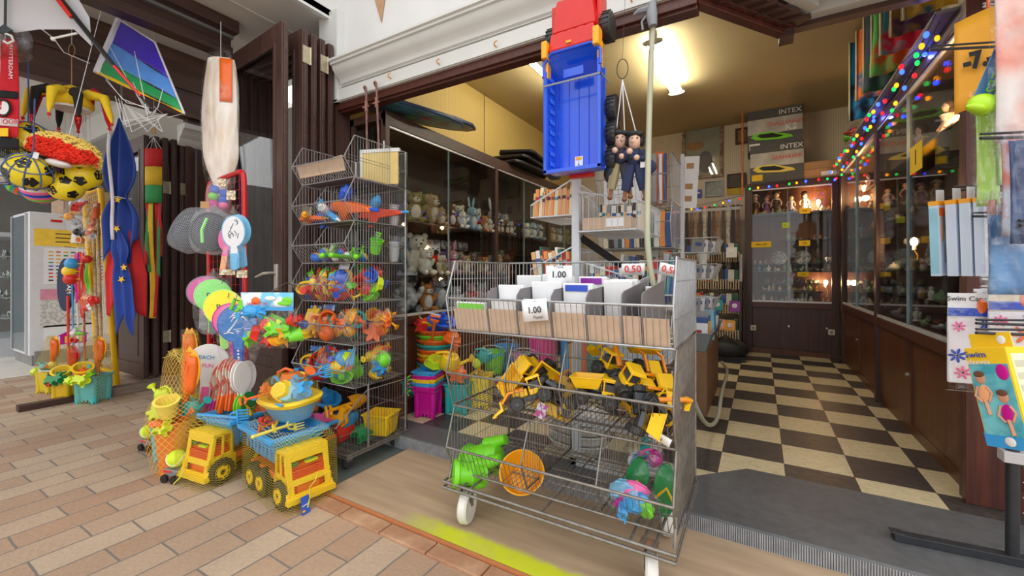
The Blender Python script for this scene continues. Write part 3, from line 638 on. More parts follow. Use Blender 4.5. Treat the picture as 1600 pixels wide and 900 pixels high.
# cardboard dividers, liners, cards of the top tier
dx=[xa(p) for p in (757,803,857,912,968,1000)]
def slab(mb,x0,x1,pts,w=None):
    "profile pts in (y,z) extruded from x0 to x1"
    n=len(pts); mb.add([(x0,y,z) for y,z in pts]+[(x1,y,z) for y,z in pts],[(i,(i+1)%n,n+(i+1)%n,n+i) for i in range(n)]+[tuple(range(n-1,-1,-1)),tuple(range(n,2*n))]); return mb
for i,x in enumerate(dx):
    pts=[(1.487,.872),(1.463,.985),(1.47,1.045 if i>3 else 1.03),(1.50,1.055),(1.85,1.075 if i<4 else 1.09),(1.88,.872)]
    solo(shift(slab(MB(),x,x+.004,pts),(x,1.6,.872)),'cardboard_divider',GREYB,'grey cardboard divider in the top trolley tier, %s from the left'%nth(i),'divider',(x,1.6,.872),group='grey dividers in the trolley',smooth=False)
ed=[TX0+.02]+dx+[TX1-.012]
for i in range(len(ed)-1):
    a,b=ed[i]+.006,ed[i+1]-.003
    solo(shift(slab(MB(),a,b,[(1.489,.87),(1.468,.965+.004*(i%2)),(1.472,.966+.004*(i%2)),(1.494,.87)]),(a,1.48,.87)),'cardboard_strip',CARD,'beige cardboard strip behind the top trolley grid, %s from the left'%nth(i),'cardboard',(a,1.48,.87),group='beige strips behind the trolley grid',smooth=False)
# cards / envelopes standing between the dividers
rows=[(0,1.50,.99,PAPER),(1,1.50,1.005,PAPER),(1,1.56,1.065,PAPER),(2,1.52,1.01,PAPER),(2,1.60,1.08,PAPER),(3,1.50,1.0,PAPER),(3,1.58,1.075,PAPER),(4,1.66,1.085,PAPER),(2,1.7,1.11,PAPER),(3,1.75,1.10,PAPER),(1,1.72,1.105,PAPER),(4,1.74,1.09,PAPER),(5,1.8,1.06,PAPER)]
EDG=[P['green'],P['navy'],P['gold'],P['teal'],P['purple']]
for i,(k,y,z,m) in enumerate(rows):
    a,b=ed[k]+.012,ed[k+1]-.006
    t=thing('greeting_card_pack','white envelope pack, slot %s from the left, row %s from the trolley front'%(nth(k),nth(len([1 for q in rows if q[0]==k and q[1]<y]))),'envelopes',(a,y,.872),group='envelope packs in the trolley')
    for q in range(1): slab(MB(),0,b-a,[(0,0),(-.02,z-.872),(-.014,z-.872+.004),(.03,z-.878),(.03,0)]).build('envelopes',m,t,smooth=False)
    MB().box(.01,b-a-.02,-.022,-.0205+.0,z-.90,z-.875).build('stripe',EDG[i%5],t,smooth=False) if i%3==0 else None
def sign(txt,px0,py0,px1,py1,Y,label,ink=INK,sub=None,tilt=0,sz=.5,yaw=0):
    a=at(px0,py0,Y=Y); b=at(px1,py1,Y=Y); w=b.x-a.x; h=a.z-b.z
    t=thing('price_sign',label,'sign',((a.x+b.x)/2,Y,b.z),rot=(0,tilt,yaw))
    o=MB().sheet(lambda u,v:((u-.5)*w,.006*math.sin(u*3),v*h),6,1).build('card',PAPER,t,solid=.001)
    text(txt,h*sz,ink,t,(0,-.004,h*.5),ext=.0003,off=0.0008)
    if sub: text(sub,h*.2,ink,t,(w*.12,-.004,h*.17),ext=.0003)
    return t
sign('1.00',854,415,893,444,1.62,'white paper sign reading 1.00 clipped at the back of the trolley',sub=None,yaw=.1)
text('Postal',.018,INK,bpy.data.objects['price_sign'],(0,-.004,.072),ext=.0003)
sign('1.00',818,467,857,503,1.44,'white paper sign reading 1.00 hanging on the front grid of the trolley',sub='Postal',tilt=-.12,sz=.42)
sign('0,50',971,412,1007,430,1.96,'white sign with red 0,50 on the rear of the trolley, left of the hose',REDINK,sz=.85)
sign('0,50',1027,413,1062,431,1.9,'white tilted sign with red 0,50 at the right end of the trolley',REDINK,sz=.8,tilt=.25)
sign('4,50',1011,674,1046,694,1.47,'small white tilted card reading 4,50 on the lowest trolley tier',sz=.4,tilt=.35)
# ================================================================ toy parts (each returns a mesh builder in its own frame)
def m_spade(L=.2,w=.05):
    mb=MB()
    def f(u,v): x=(u-.5)*w*(1-.35*max(0,v-.6)/.4*abs(u-.5)*2); return (x, .25*w-abs(u-.5)**2*w*.9, -v*L*.42)
    mb.sheet(f,6,6); g=lambda u,v:(f(u,v)[0]*.96,f(u,v)[1]+.004,f(u,v)[2]); mb.sheet(g,6,6)
    mb.cyl((0,.2*w,-.01),(0,.1*w,L*.5),w*.13,w*.11,8)
    mb.tube([(0,.1*w,L*.45),(-w*.33,.1*w,L*.5),(-w*.33,.1*w,L*.58),(w*.33,.1*w,L*.58),(w*.33,.1*w,L*.5),(0,.1*w,L*.45)],w*.1,6)
    return mb
def m_rake(L=.2,w=.06):
    mb=MB().box(-w/2,w/2,-.004,.006,-L*.36,-L*.32)
    for i in range(6):
        x=-w/2+w*.06+i*w*.88/5; mb.add([(x-w*.045,-.004,-L*.33),(x+w*.045,-.004,-L*.33),(x+w*.045,.004,-L*.33),(x-w*.045,.004,-L*.33),(x-w*.03,.012,-L*.5),(x+w*.03,.012,-L*.5),(x+w*.03,.018,-L*.5),(x-w*.03,.018,-L*.5)],[(0,3,2,1),(4,5,6,7),(0,1,5,4),(1,2,6,5),(2,3,7,6),(3,0,4,7)])
    mb.tube([(-w*.4,0,-L*.34),(-w*.25,0,-L*.22),(0,0,-L*.16),(w*.25,0,-L*.22),(w*.4,0,-L*.34)],.0045,6)
    mb.cyl((0,0,-L*.34),(0,0,L*.5),w*.11,w*.1,8); mb.ell((0,0,L*.5),w*.13,8,5); return mb
def starpoly(n,a,b,ph=0): return [((a if i%2==0 else b)*math.cos(ph+PI*i/n),(a if i%2==0 else b)*math.sin(ph+PI*i/n)) for i in range(2*n)]
SH={'star':[(x,y) for x,y in starpoly(5,.036,.018,PI/2)],'flower':[((.028+.008*math.cos(6*a))*math.cos(a),(.028+.008*math.cos(6*a))*math.sin(a)) for a in [2*PI*i/36 for i in range(36)]],
 'fish':[(-.04,0),(-.025,.014),(-.005,.02),(.015,.012),(.026,.004),(.042,.018),(.038,0),(.042,-.018),(.026,-.004),(.015,-.012),(-.005,-.02),(-.025,-.014)],
 'shell':[(0,-.03)]+[((.034+.003*(i%2))*math.cos(a),(.034+.003*(i%2))*math.sin(a)) for i,a in enumerate([-.5+ (PI+1)*k/14 for k in range(15)])],
 'duck':[(-.035,0),(-.03,.012),(-.016,.006),(-.002,.006),(.004,.016),(.0,.03),(.012,.038),(.024,.032),(.036,.028),(.026,.02),(.022,.008),(.026,-.012),(.012,-.026),(-.015,-.026),(-.03,-.014)],
 'turtle':[(.04,0),(.034,.01),(.024,.012),(.028,.028),(.018,.03),(.01,.018),(-.012,.02),(-.022,.03),(-.03,.024),(-.022,.01),(-.036,0),(-.022,-.01),(-.03,-.024),(-.022,-.03),(-.012,-.02),(.01,-.018),(.018,-.03),(.028,-.028),(.024,-.012),(.034,-.01)]}
def m_mould(k): return MB().prism([(x*1.12,y*1.12) for x,y in SH[k]],.005,top=1).prism(SH[k],.022,z0=.004,top=.8)
def m_boat(): return MB().tub(.018,.012,.042,.026,0,.028,n=12,rim=.004).box(-.012,.012,-.012,.012,.01,.04).cyl((0,0,.04),(0,0,.055),.006,n=8)
def m_cup(r=.028,h=.05):
    return MB().tub(r*.7,r*.7,r,r,0,h,n=16,rim=.003)
def m_can(s=1):
    mb=MB().lathe([(.03,0),(.036,.01),(.036,.04),(.028,.06),(.02,.062),(.02,.056)],14,sq=(1.1,.9))
    mb.cyl((.03,0,.02),(.075,0,.062),.008,.006,8); mb.cyl((.072,0,.058),(.084,0,.068),.008,.019,12)
    mb.tube([(-.032,0,.015),(-.06,0,.03),(-.055,0,.062),(-.02,0,.075),(.015,0,.066)],.005,6)
    return mb.xf(M(s=s))
def m_castle(a=.075,h=.15,teeth=True):
    "square castle pail standing on its merlons: hollow, four corner towers"
    mb=MB().tub(a*.66,a*.66,a*.88,a*.88,h*.12,h,rim=a*.1,t=.003)
    for sx_ in (-1,1):
        for sy_ in (-1,1):
            mb.lathe([(a*.2,h*.06),(a*.22,h*.12),(a*.26,h*.85),(a*.26,h*.9)],10,T=M((sx_*a*.66,sy_*a*.66,0)))
            for q in range(5): ang=q*2*PI/5; mb.box(-a*.05,a*.05,-.004,.004,0,h*.09,T=M((sx_*a*.66+a*.17*math.cos(ang),sy_*a*.66+a*.17*math.sin(ang),0),(0,0,ang+PI/2)))
    for s in (-1,1):
        for x in (-.3,0,.3):
            mb.box(a*x-a*.08,a*x+a*.08,s*a*.66-.003,s*a*.66+.003,h*.05,h*.14); mb.box(s*a*.66-.003,s*a*.66+.003,a*x-a*.08,a*x+a*.08,h*.05,h*.14)
    return mb
def handle(a,h,lift=.3,tiltx=0,r=.004):
    return MB().tube([(-a*1.02*math.cos(t)*1, -a*1.0*math.sin(t)*math.sin(tiltx), h+ a*1.1*math.sin(t)*math.cos(tiltx)) for t in [PI*i/10 for i in range(11)]],r,6)
def m_ball(r): return MB().ell((0,0,0),r,16,10)
def pt(mb,name,m,t,loc=(0,0,0),rot=(0,0,0),s=1,**k): return mb.xf(M(loc,rot,s)).build(name,m,t,**k)
KSH=list(SH)
def shape(k,t,m,loc,rot,s=1,m2=None):
    if k=='spade': return pt(m_spade(),'spade',m,t,loc,rot,s)
    if k=='rake': return pt(m_rake(),'rake',m,t,loc,rot,s)
    if k=='cup': return pt(m_cup(),'beaker',m,t,loc,rot,s)
    if k=='boat': return pt(m_boat(),'toy_boat',m,t,loc,rot,s)
    if k=='can': return pt(m_can(),'watering_can',m,t,loc,rot,s)
    if k=='ball': return pt(m_ball(.03),'ball',m,t,loc,rot,s)
    return pt(m_mould(k),'sand_mould',m,t,loc,rot,s,bev=.001)
def film(w,d,h,sd,k=.1,m=None,knot=True):
    r=random.Random(sd); ph=[r.uniform(0,6) for _ in range(6)]; mb=MB()
    def f(u,v):
        a=2*PI*u; t=PI*v; q=math.sin(t)**.55; b=1+k*math.sin(5*a+ph[0]+3*v)+k*.6*math.sin(9*a+ph[1])*math.sin(7*v+ph[2])
        z=-math.cos(t); 
        if knot and v>.8: q*=max(.12,1-(v-.8)*5.2) if v<.96 else .35; 
        return (w*q*b*math.cos(a),d*q*b*math.sin(a),h*z*(1 if v<.8 or not knot else 1+(v-.8)*1.2))
    return mb.sheet(f,28,16,closed=True)
def toy_bag(label,loc,size,seed,pal,kinds,rot=(0,0,0),header=None,group=None,net=None,cat='toy set',name='bagged_sand_toys',tight=.62,sc=1.25):
    w,d,h=size; r=random.Random(seed); t=thing(name,label,cat,loc,rot=rot,group=group)
    n=len(kinds)
    for i,k in enumerate(kinds):
        a=2*PI*i/n*1.9+r.uniform(-.4,.4); q=math.sqrt((i+.6)/n)*tight
        x=w*q*math.cos(a)*1.05; z=h*q*math.sin(a)*.95; y=d*r.uniform(-.45,.25)
        ro=(PI/2+r.uniform(-.5,.5),r.uniform(-.6,.6),r.uniform(0,6)) if k not in('spade','rake') else (r.uniform(-.25,.25),r.uniform(.6,2.3)*r.choice((-1,1)),r.uniform(-.3,.3))
        shape(k,t,P[pal[i%len(pal)]],(x*(.55 if k in('spade','rake','can') else 1),y,z*(.6 if k in('spade','rake') else 1)),ro,sc*r.uniform(.85,1.15)*(w/.11)**.5*(.48 if k in('spade','rake') else .7 if k=='can' else 1))
    film(w,d,h,seed).build('plastic_bag' if not net else 'net_bag',net or FILM,t)
    if header:
        o=MB().sheet(lambda u,v:((u-.5)*w*1.1,-.004*math.sin(u*5)-d*.3,h*.72+v*h*.36),6,2).build('header_card',header,t,solid=.001)
    return t
NETY=netmat('yellow_net_threads',c(190,172,60),30,.10); NETW=netmat('white_net_threads',c(215,220,225),34,.13); NETO=netmat('orange_yellow_net',c(225,185,80),26,.10)
NETFINE=netmat('white_fine_mesh',c(205,208,214),36,.10); NETBL=netmat('blue_ball_net',c(70,95,150),6,.13)
BLUEP=mat('printed_blue_card',c(95,140,215),.6,col2=c(225,235,250),cscale=14,sharp=.08)
MULTI=mat('printed_beach_card',c(120,195,235),.5,col2=c(235,245,250),cscale=9,sharp=.05)
ALLK=['spade','star','cup','fish','rake','shell','duck','boat','turtle','flower','can','ball']
# ---- bagged toys in the tall rack
def ra(i,x): return tiersA[i][2]
def bagrow(i,specs):
    z0=tiersA[i][2]
    for j,(x,y,w,h,pal,hd,word) in enumerate(specs):
        kk=[ALLK[(j*5+i*3+q*2+q//6)%12] for q in range(15)]
        toy_bag('%s bag of sand toys, %s from left in the %s basket'%(word,nth(j),nth(i)),(x,y,z0+.012+h),(w*1.05,.075,h*1.08),i*31+j*7,pal,kk,sc=1.75,tight=.72,rot=(-.25,0,.25-.1*j),header=hd,group='bagged sand toys in the tall rack')
R_=['red','yellow','dblue','red','green','yellow','red','lime','dblue','red','green']
bagrow(3,[(-2.40,1.65,.062,.085,R_,None,'clear'),(-2.30,1.66,.075,.095,['red','dblue','yellow','red','green','red','yellow','dblue','lime','red','green'],None,'clear'),(-2.16,1.67,.075,.10,['green','yellow','dblue','red','blue','yellow','red','dblue','green','yellow','red'],PAPER,'clear'),(-2.06,1.80,.085,.098,['green','red','dblue','green','red','yellow','red','green','lime','dblue','red'],None,'clear')])
bagrow(4,[(-2.40,1.65,.07,.09,['dblue','red','green','yellow','red','dblue','yellow','green','red','gold','yellow'],BLUEP,'crumpled'),(-2.26,1.64,.075,.095,['teal','peach','gold','orange','peach','gold','teal','gold','paleyellow','peach','orange'],BLUEP,'pastel'),(-2.13,1.68,.075,.10,['orange','gold','teal','gold','orange','peach','gold','teal','orange','gold','gold'],None,'orange'),(-2.05,1.84,.085,.10,['gold','orange','gold','orange','gold','dblue','orange','gold','orange','gold','teal'],None,'orange')])
bagrow(5,[(-2.40,1.65,.07,.085,['yellow','dblue','red','dblue','yellow','green','red','dblue','yellow','green','red'],BLUEP,'clear'),(-2.26,1.64,.08,.09,['red','dblue','red','red','blue','yellow','red','dblue','green','yellow','orange'],BLUEP,'clear'),(-2.14,1.67,.08,.095,['orange','green','blue','green','red','yellow','green','orange','blue','lime','red'],None,'clear'),(-2.05,1.84,.09,.10,['red','green','yellow','dblue','green','red','yellow','blue','green','red','gold'],None,'clear')])
# basket 2: water pistols
def pistol(label,loc,rot,m1,m2,s=1,group='water pistols in the second basket'):
    t=thing('water_pistol',label,'toy gun',loc,rot=rot,group=group,s=s)
    MB().prism([(-.11,0),(-.1,.035),(-.02,.05),(.05,.042),(.12,.03),(.13,.012),(.07,.004),(.0,-.005),(-.03,-.055),(-.065,-.055),(-.06,-.005)],.035,T=M((0,.017,0),(PI/2,0,0))).build('body',m1,t,bev=.004)
    MB().lathe([(.002,0),(.02,.004),(.028,.02),(.028,.06),(.014,.075),(.012,.085)],12,T=M((-.03,0,.045),(0,.5,0))).build('tank',m2,t)
    MB().cyl((.12,0,.021),(.17,0,.021),.009,.007,8).build('nozzle',m2,t)
    return t
pistol('blue water pistol lying left in the second basket of the tall rack',(-2.33,1.68,1.47),(0,-.45,.2),P['dblue'],P['blue'],1)
pistol('large orange water pistol on top in the second basket of the tall rack',(-2.14,1.70,1.49),(.3,.15,.1),P['orange'],P['dblue'],1.35)
pistol('red-orange water pistol at the right rear of the second basket',(-2.06,1.85,1.47),(.2,-.1,.9),pl('plastic_redorange',(232,70,30)),P['blue'],1.1)
pistol('light blue water pistol with white tank in the second basket',(-2.22,1.64,1.455),(.9,.3,-.3),P['blue'],P['white'],.9)
pistol('orange and yellow water pistol at the left tip of the second basket',(-2.40,1.63,1.45),(1.2,0,.3),P['orange'],P['gold'],.75)
# basket 3: balls and green rakes
for i,(x,y,col,r) in enumerate(((-2.36,1.62,'red',.03),(-2.38,1.66,'green',.026),(-2.31,1.60,'yellow',.028),(-2.26,1.62,'red',.025),(-2.29,1.68,'gold',.027),(-2.22,1.66,'dblue',.028),(-2.30,1.64,'lime',.03),(-2.18,1.72,'green',.034),(-2.12,1.78,'yellow',.03),(-2.24,1.72,'red',.03))):
    solo(m_ball(r),'play_ball',mat('two_tone_ball_'+col,P[col].node_tree.nodes['Mix'].inputs[6].default_value[:3] if False else {'red':c(215,45,35),'green':c(120,215,50),'yellow':c(248,208,40),'gold':c(245,170,25),'dblue':c(40,90,205),'lime':c(205,230,40)}[col],.3,col2=c(240,240,235) if i%2 else c(40,110,210),cscale=9,sharp=.03),
       'small %s toy ball in the third basket, %s from the left'%({'dblue':'blue','lime':'lime','gold':'golden'}.get(col,col),nth(i)),'ball',(x,y,1.186+r+(.03 if i in (6,9) else 0)),group='toy balls in the third basket')
for i,(x,y,z,a) in enumerate(((-2.24,1.63,1.225,.2),(-2.12,1.65,1.215,-.1),(-2.08,1.72,1.22,.25))):
    t=thing('toy_rake','bright green toy rake, %s from the left in the third basket'%nth(i),'toy rake',(x,y,z),rot=(PI/2-.5,PI/2+a*.5,a),group='green rakes in the third basket')
    pt(m_rake(.30,.13),'rake_head',P['green'],t)
t=thing('toy_scoop','bright green toy scoop standing up in the third basket','scoop',(-2.04,1.80,1.24),rot=(.3,.3,.5)); pt(m_cup(.04,.09),'scoop',P['green'],t); pt(m_spade(.14,.05),'handle',P['green'],t,(0,0,.05))
t=thing('toy_bottle','small white bottle standing in the third basket','bottle',(-2.31,1.70,1.19)); pt(MB().lathe([(.018,0),(.02,.01),(.02,.07),(.009,.09),(.009,.1)],12),'bottle',P['white'],t); pt(MB().cyl((0,0,.1),(0,0,.115),.011,n=10),'cap',P['silver'],t)
# stacked clear beakers at the rack's rear corner
for i,(z,) in enumerate(((1.67,),(1.425,),(1.19,))):
    t=thing('beaker_stack','stack of clear plastic beakers in the rear corner of basket %s'%nth(i),'beakers',(-2.03,1.95,z))
    for q in range(3): pt(m_cup(.034,.06),'beaker',mat('frosted_clear',c(225,228,232),.3,alpha=.55),t,(0,0,q*.035))
# bottom bin
def bigtoy(kind,label,loc,rot,m,s,cat,group=None):
    t=thing({'spade':'toy_spade','cup':'toy_beaker','boat':'toy_boat','ball':'ball','can':'watering_can'}.get(kind,'sand_mould'),label,cat,loc,rot=rot,group=group); shape(kind,t,m,(0,0,0),(0,0,0),s); return t
bigtoy('cup','purple plastic beaker lying in the bottom wire bin',(-2.36,1.62,.22),(.2,1.9,.5),P['purple'],2.2,'beaker')
bigtoy('shell','large magenta shell mould at the left of the bottom wire bin',(-2.38,1.58,.16),(.9,.2,0),P['magenta'],2.6,'sand mould')
bigtoy('star','pink star mould leaning on the magenta shell in the bottom bin',(-2.25,1.60,.23),(1.1,.3,.3),P['pink'],2.0,'sand mould')
bigtoy('spade','long blue toy spade lying across the bottom wire bin',(-2.20,1.66,.22),(1.35,.9,.2),P['blue'],2.2,'spade')
bigtoy('spade','red toy spade lying in front in the bottom wire bin',(-2.16,1.60,.16),(1.35,1.1,.1),P['red'],2.0,'spade')
bigtoy('spade','yellow toy spade lying over the bottom wire bin',(-2.22,1.75,.30),(1.3,1.3,.0),P['gold'],1.8,'spade')
bigtoy('duck','yellow mould between the spades in the bottom bin',(-2.20,1.68,.24),(1.2,.0,.4),P['gold'],1.9,'sand mould')
bigtoy('turtle','green turtle mould at the right of the bottom wire bin',(-2.06,1.72,.15),(.5,.3,0),P['dgreen'],1.6,'sand mould')
bigtoy('boat','light blue toy tub at the left rear of the bottom wire bin',(-2.42,1.75,.25),(.3,.2,0),P['blue'],2.6,'tub')
bigtoy('shell','red scoop shell at the left rear of the bottom wire bin',(-2.48,1.68,.28),(1.0,0,0),P['red'],1.9,'sand mould')
t=thing('toy_crate','yellow plastic crate at the rear right of the bottom wire bin','crate',(-2.07,1.88,.11),.3); pt(MB().tub(.07,.06,.085,.075,0,.13),'crate',P['yellow'],t)
# ================================================================ big sand trucks (front toward local +x, nose at x=0)
TYRE=mat('black_plastic_tyre',c(45,44,42),.45,bump=.3,bs=90)
def wheel(t,x,y,r,w,hub,name='wheel',tyre=None):
    s=1 if y>0 else -1
    pr=[(r*.5,-w),(r*.86,-w),(r,-w*.75),(r,w*.75),(r*.86,w),(r*.5,w)]
    mb=MB().lathe(pr,24,T=M((x,y,r),(PI/2,0,0)))
    for k in range(16):
        a=2*PI*k/16; mb.box(-.004,.004,-w*.9,w*.9,r*.97,r*1.04,T=M((x,y,r),(0,a,0)))
    o=mb.build(name,tyre or TYRE,t)
    mb=MB().lathe([(.001,-.004),(r*.2,-.004),(r*.25,.004),(r*.42,.003),(r*.5,-.006),(r*.56,.004),(r*.56,-.01)],20,T=M((x,y+s*w*.98,r),(-PI/2*s,0,0)))
    for k in range(8): mb.box(r*.2,r*.48,-.003,.003,-.002,.006,T=M((x,y+s*w*.98,r),(-PI/2*s,0,0))@M((0,0,0),(0,0,k*PI/4)))
    mb.build('hub',hub,o); return o
def sand_truck(label,loc,rz,load,netloc=True):
    t=thing('toy_dump_truck',label,'toy truck',loc,rz)
    MB().box(-.46,-.02,-.055,.055,.06,.10).box(-.46,-.12,-.09,.09,.10,.13).build('chassis',P['orange'],t,bev=.004)
    # cab: tapered shell with roof, open windows shown by a red inner block
    mb=MB()
    W2=.105
    side_=[(0,.05),(.0,.11),(-.012,.135),(-.035,.29),(-.05,.305),(-.13,.305),(-.135,.17),(-.15,.15),(-.15,.05)]
    for s in (-1,1):
        y0,y1=(W2-.008)*s,W2*s
        # lower side with wheel arch
        arch=[(-.07+.068*math.cos(a),.06+.068*math.sin(a)) for a in [PI*k/10 for k in range(11)]]
        poly=[(0,.05)]+[p for p in arch if p[1]>.05]+[(-.15,.05),(-.15,.16),(-.0,.14)]
        mb.prism([(x,z) for x,z in poly],.008,T=M((0,y1 if s>0 else y0+.0,0),(PI/2,0,0)))
        yy=M((0,y1 if s>0 else y0,0),(PI/2,0,0))
        for q in ([(-.012,.13),(-.036,.30),(-.052,.30),(-.03,.13)],[(-.075,.13),(-.08,.30),(-.09,.30),(-.087,.13)],[(-.125,.15),(-.125,.30),(-.138,.30),(-.138,.15)],[(-.01,.13),(-.01,.165),(-.138,.18),(-.138,.13)],[(-.033,.285),(-.036,.305),(-.138,.305),(-.138,.285)]):
            mb.prism(q,.008,T=yy)
        # fender flare
        mb.tube([(-.07+.072*math.cos(a),s*(W2+.003),.06+.072*math.sin(a)) for a in [PI*k/10 for k in range(11)]],.007,6)
    # front wall pieces: windscreen frame, grille panel
    def fr(z0,z1,ya,yb,x0=None): 
        fx=lambda z:0 if z<.11 else -.012-(z-.135)/.155*.023 if z>.135 else -(z-.11)/.025*.012
        mb.add([(fx(z0)-.008,ya,z0),(fx(z0),ya,z0),(fx(z0),yb,z0),(fx(z0)-.008,yb,z0),(fx(z1)-.008,ya,z1),(fx(z1),ya,z1),(fx(z1),yb,z1),(fx(z1)-.008,yb,z1)],[(0,1,2,3),(7,6,5,4),(0,4,5,1),(1,5,6,2),(2,6,7,3),(3,7,4,0)])
    fr(.05,.085,-W2,W2); fr(.085,.125,-W2,-.075); fr(.085,.125,.075,W2); fr(.125,.155,-W2,W2); fr(.155,.25,-W2*.97,-.078); fr(.155,.25,.078,W2*.97); fr(.25,.3,-W2*.95,W2*.95)
    mb.box(-.135,-.04,-W2*.95,W2*.95,.295,.306)
    for k in range(4): mb.box(-.125,-.05,-.07+k*.042,-.055+k*.042,.306,.310)
    mb.box(-.138,-.13,-W2,W2,.1,.3)
    # bumper
    mb.box(-.03,.022,-W2-.012,W2+.012,.045,.075).box(-.1,.0,-W2-.01,-W2+.01,.055,.075)
    mb.build('cab',P['yellow'],t,bev=.003).scale=(1,1,.88)
    MB().box(-.12,-.022,-.095,.095,.07,.20).box(-.12,-.035,-.088,.088,.2,.225).build('cab_interior',P['red'],t,bev=.004).scale=(1,1,.88)
    o=MB().ell((-.055,.02,.205),(.018,.018,.022)).box(-.07,-.04,0,.04,.17,.195).build('toy_driver',P['dgreen'],t); MB().ell((-.05,.02,.228),.011,8,6).box(-.045,-.025,-.01,.05,.195,.205).build('head',P['lime'],o)
    MB().box(-.045,-.035,-.075,-.045,.19,.21).build('rear_view',P['dgreen'],t)
    for x in (-.07,-.27,-.385):
        for s in (-1,1): wheel(t,x,s*.1,.067,.022,P['yellow'])
    # tipping tray
    mb=MB().tub(.13,.085,.172,.125,.175,.325,rim=.022,t=.005,T=M((-.285,0,0)))
    for k in range(7):
        for s in (-1,1): mb.box(-.44+k*.043,-.43+k*.043,s*.112-.004,s*.112+.004,.21,.30)
    mb.box(-.20,-.14,-.06,.06,.15,.2).build('tray',P['blue'],t,bev=.003)
    for i,(k,m,l,r,s) in enumerate(load): shape(k,t,P[m],(l[0]+.02,l[1],l[2]+.022),r,s)
    # net around everything, tied at the nose
    def f(u,v):
        a=2*PI*u; z=.0+v*.36; ca,sa=math.cos(a),math.sin(a)
        q=lambda x:(abs(x)**.35)*(1 if x>=0 else -1)
        g=1 if v<.85 else 1-(v-.85)*2
        return (-.225+.265*q(ca)*g+.004*math.sin(7*a+9*v), .145*q(sa)*g+.003*math.sin(11*a), z+.0)
    if netloc: MB().sheet(f,36,10,closed=True).build('net',NETY,t)
    MB().tube([(.03,-.02,.10),(.05,-.03,.06),(.07,-.05,.03)],.003,4).tube([(.03,-.02,.10),(.045,0,.13),(.04,.015,.16)],.003,4).build('net_tie',mat('yellow_net_twist',c(222,205,70),.5),t)
    return t
tr=sand_truck('yellow-cabbed toy dump truck facing the trolley, blue tray, blue tag at its bumper',(-1.875,1.262,0),-.12,
  [('rake','paleyellow',(-.20,-.07,.325),(1.5,1.35,.1),1.25),('spade','orange',(-.33,.0,.33),(1.5,1.9,.3),1.2),('spade','yellow',(-.30,-.04,.325),(1.4,1.2,.9),1.1),('rake','orange',(-.38,.03,.325),(1.5,.4,.2),1.0),('star','red',(-.4,-.05,.31),(0,0,0),1)])
o=MB().box(-.001,.001,-.022,.022,-.06,.02).build('tag_card',mat('blue_print_card',c(50,90,190),.5),tr); o.location=(.055,-.055,.06); o.rotation_euler=(0,-.15,.2)
text('SUMMER',.0095,PAPER,o,(.002,0,-.02),(PI/2,0,PI/2)); MB().ell((.001,-.01,-.045),(.002,.008,.006)).build('orange_mark',P['gold'],o)
sand_truck('yellow-cabbed toy dump truck facing the street behind the tennis ball',(-2.565,1.06,0),-PI/2+.12,
  [('rake','blue',(-.13,.05,.315),(1.5,-1.5,.3),1.5),('spade','yellow',(-.25,.02,.325),(1.45,-1.4,-.2),1.6),('spade','red',(-.3,.05,.33),(1.4,-1.7,.2),1.5),('spade','orange',(-.33,.08,.34),(1.4,-1.3,0),1.5),('ball','tennis',(-.28,-.06,.33),(0,0,0),.9)])
# boat tub full of moulds resting on the truck tray
bt=thing('boat_tub','blue and yellow boat-shaped tub of netted sand toys lying on the front truck','toy tub',(-2.15,1.34,.355),rot=(.10,-.05,-.1))
def boatpoly(a,b,n=28): return [(a*math.copysign(abs(math.cos(t))**.8,math.cos(t)), b*math.copysign(abs(math.sin(t))**.75,math.sin(t))) for t in [2*PI*i/n for i in range(n)]]
def loft(rings,cap=True):
    mb=MB(); n=len(rings[0][0]); v=[(x,y,z) for pl_,z in rings for x,y in pl_]; f=[]
    for i in range(len(rings)-1):
        for j in range(n): f.append((i*n+j,i*n+(j+1)%n,(i+1)*n+(j+1)%n,(i+1)*n+j))
    if cap: f.append(tuple(range(n-1,-1,-1)))
    return mb.add(v,f)
loft([(boatpoly(.12,.075),0),(boatpoly(.155,.1),.06),(boatpoly(.16,.105),.09)]).build('hull',P['blue'],bt)
loft([(boatpoly(.15,.095),.085),(boatpoly(.185,.125),.09),(boatpoly(.195,.135),.108),(boatpoly(.18,.12),.12),(boatpoly(.14,.09),.113),(boatpoly(.11,.07),.06)]).build('rim',P['yellow'],bt)
MB().box(-.16,-.12,-.128,-.11,.113,.122).box(.08,.15,-.115,-.1,.113,.122).build('grip_slot',P['blue'],bt,bev=.002)
for k,m,l,r,s in (('can','orange',(-.02,.03,.13),(0,0,.3),1.6),('shell','yellow',(.07,-.06,.16),(1.1,0,.4),1.5),('turtle','blue',(.11,.0,.15),(.9,.2,.3),1.9),('duck','lightblue',(.09,-.04,.14),(1.1,.2,.5),1.5),('flower','yellow',(-.1,.05,.14),(.4,.2,0),1.7),
     ('rake','blue',(.07,.09,.2),(1.35,1.45,-.2),1.15),('spade','orange',(-.09,-.07,.14),(1.35,1.5,-.2),1.15),('star','blue',(-.03,.06,.21),(.9,0,0),.9),('ball','blue',(.03,.03,.2),(0,0,0),.7),('cup','paleyellow',(.0,.08,.14),(.6,.5,0),1.5),('star','orange',(-.14,-.05,.15),(1.2,0,.1),1.0)):
    shape(k,bt,P[m],l,r,s)
MB().tube([(-.09+.04*math.cos(a),-.02,.17+.04*math.sin(a)) for a in [PI*i/9 for i in range(10)]],.009,8).build('ring_handle',P['blue'],bt)
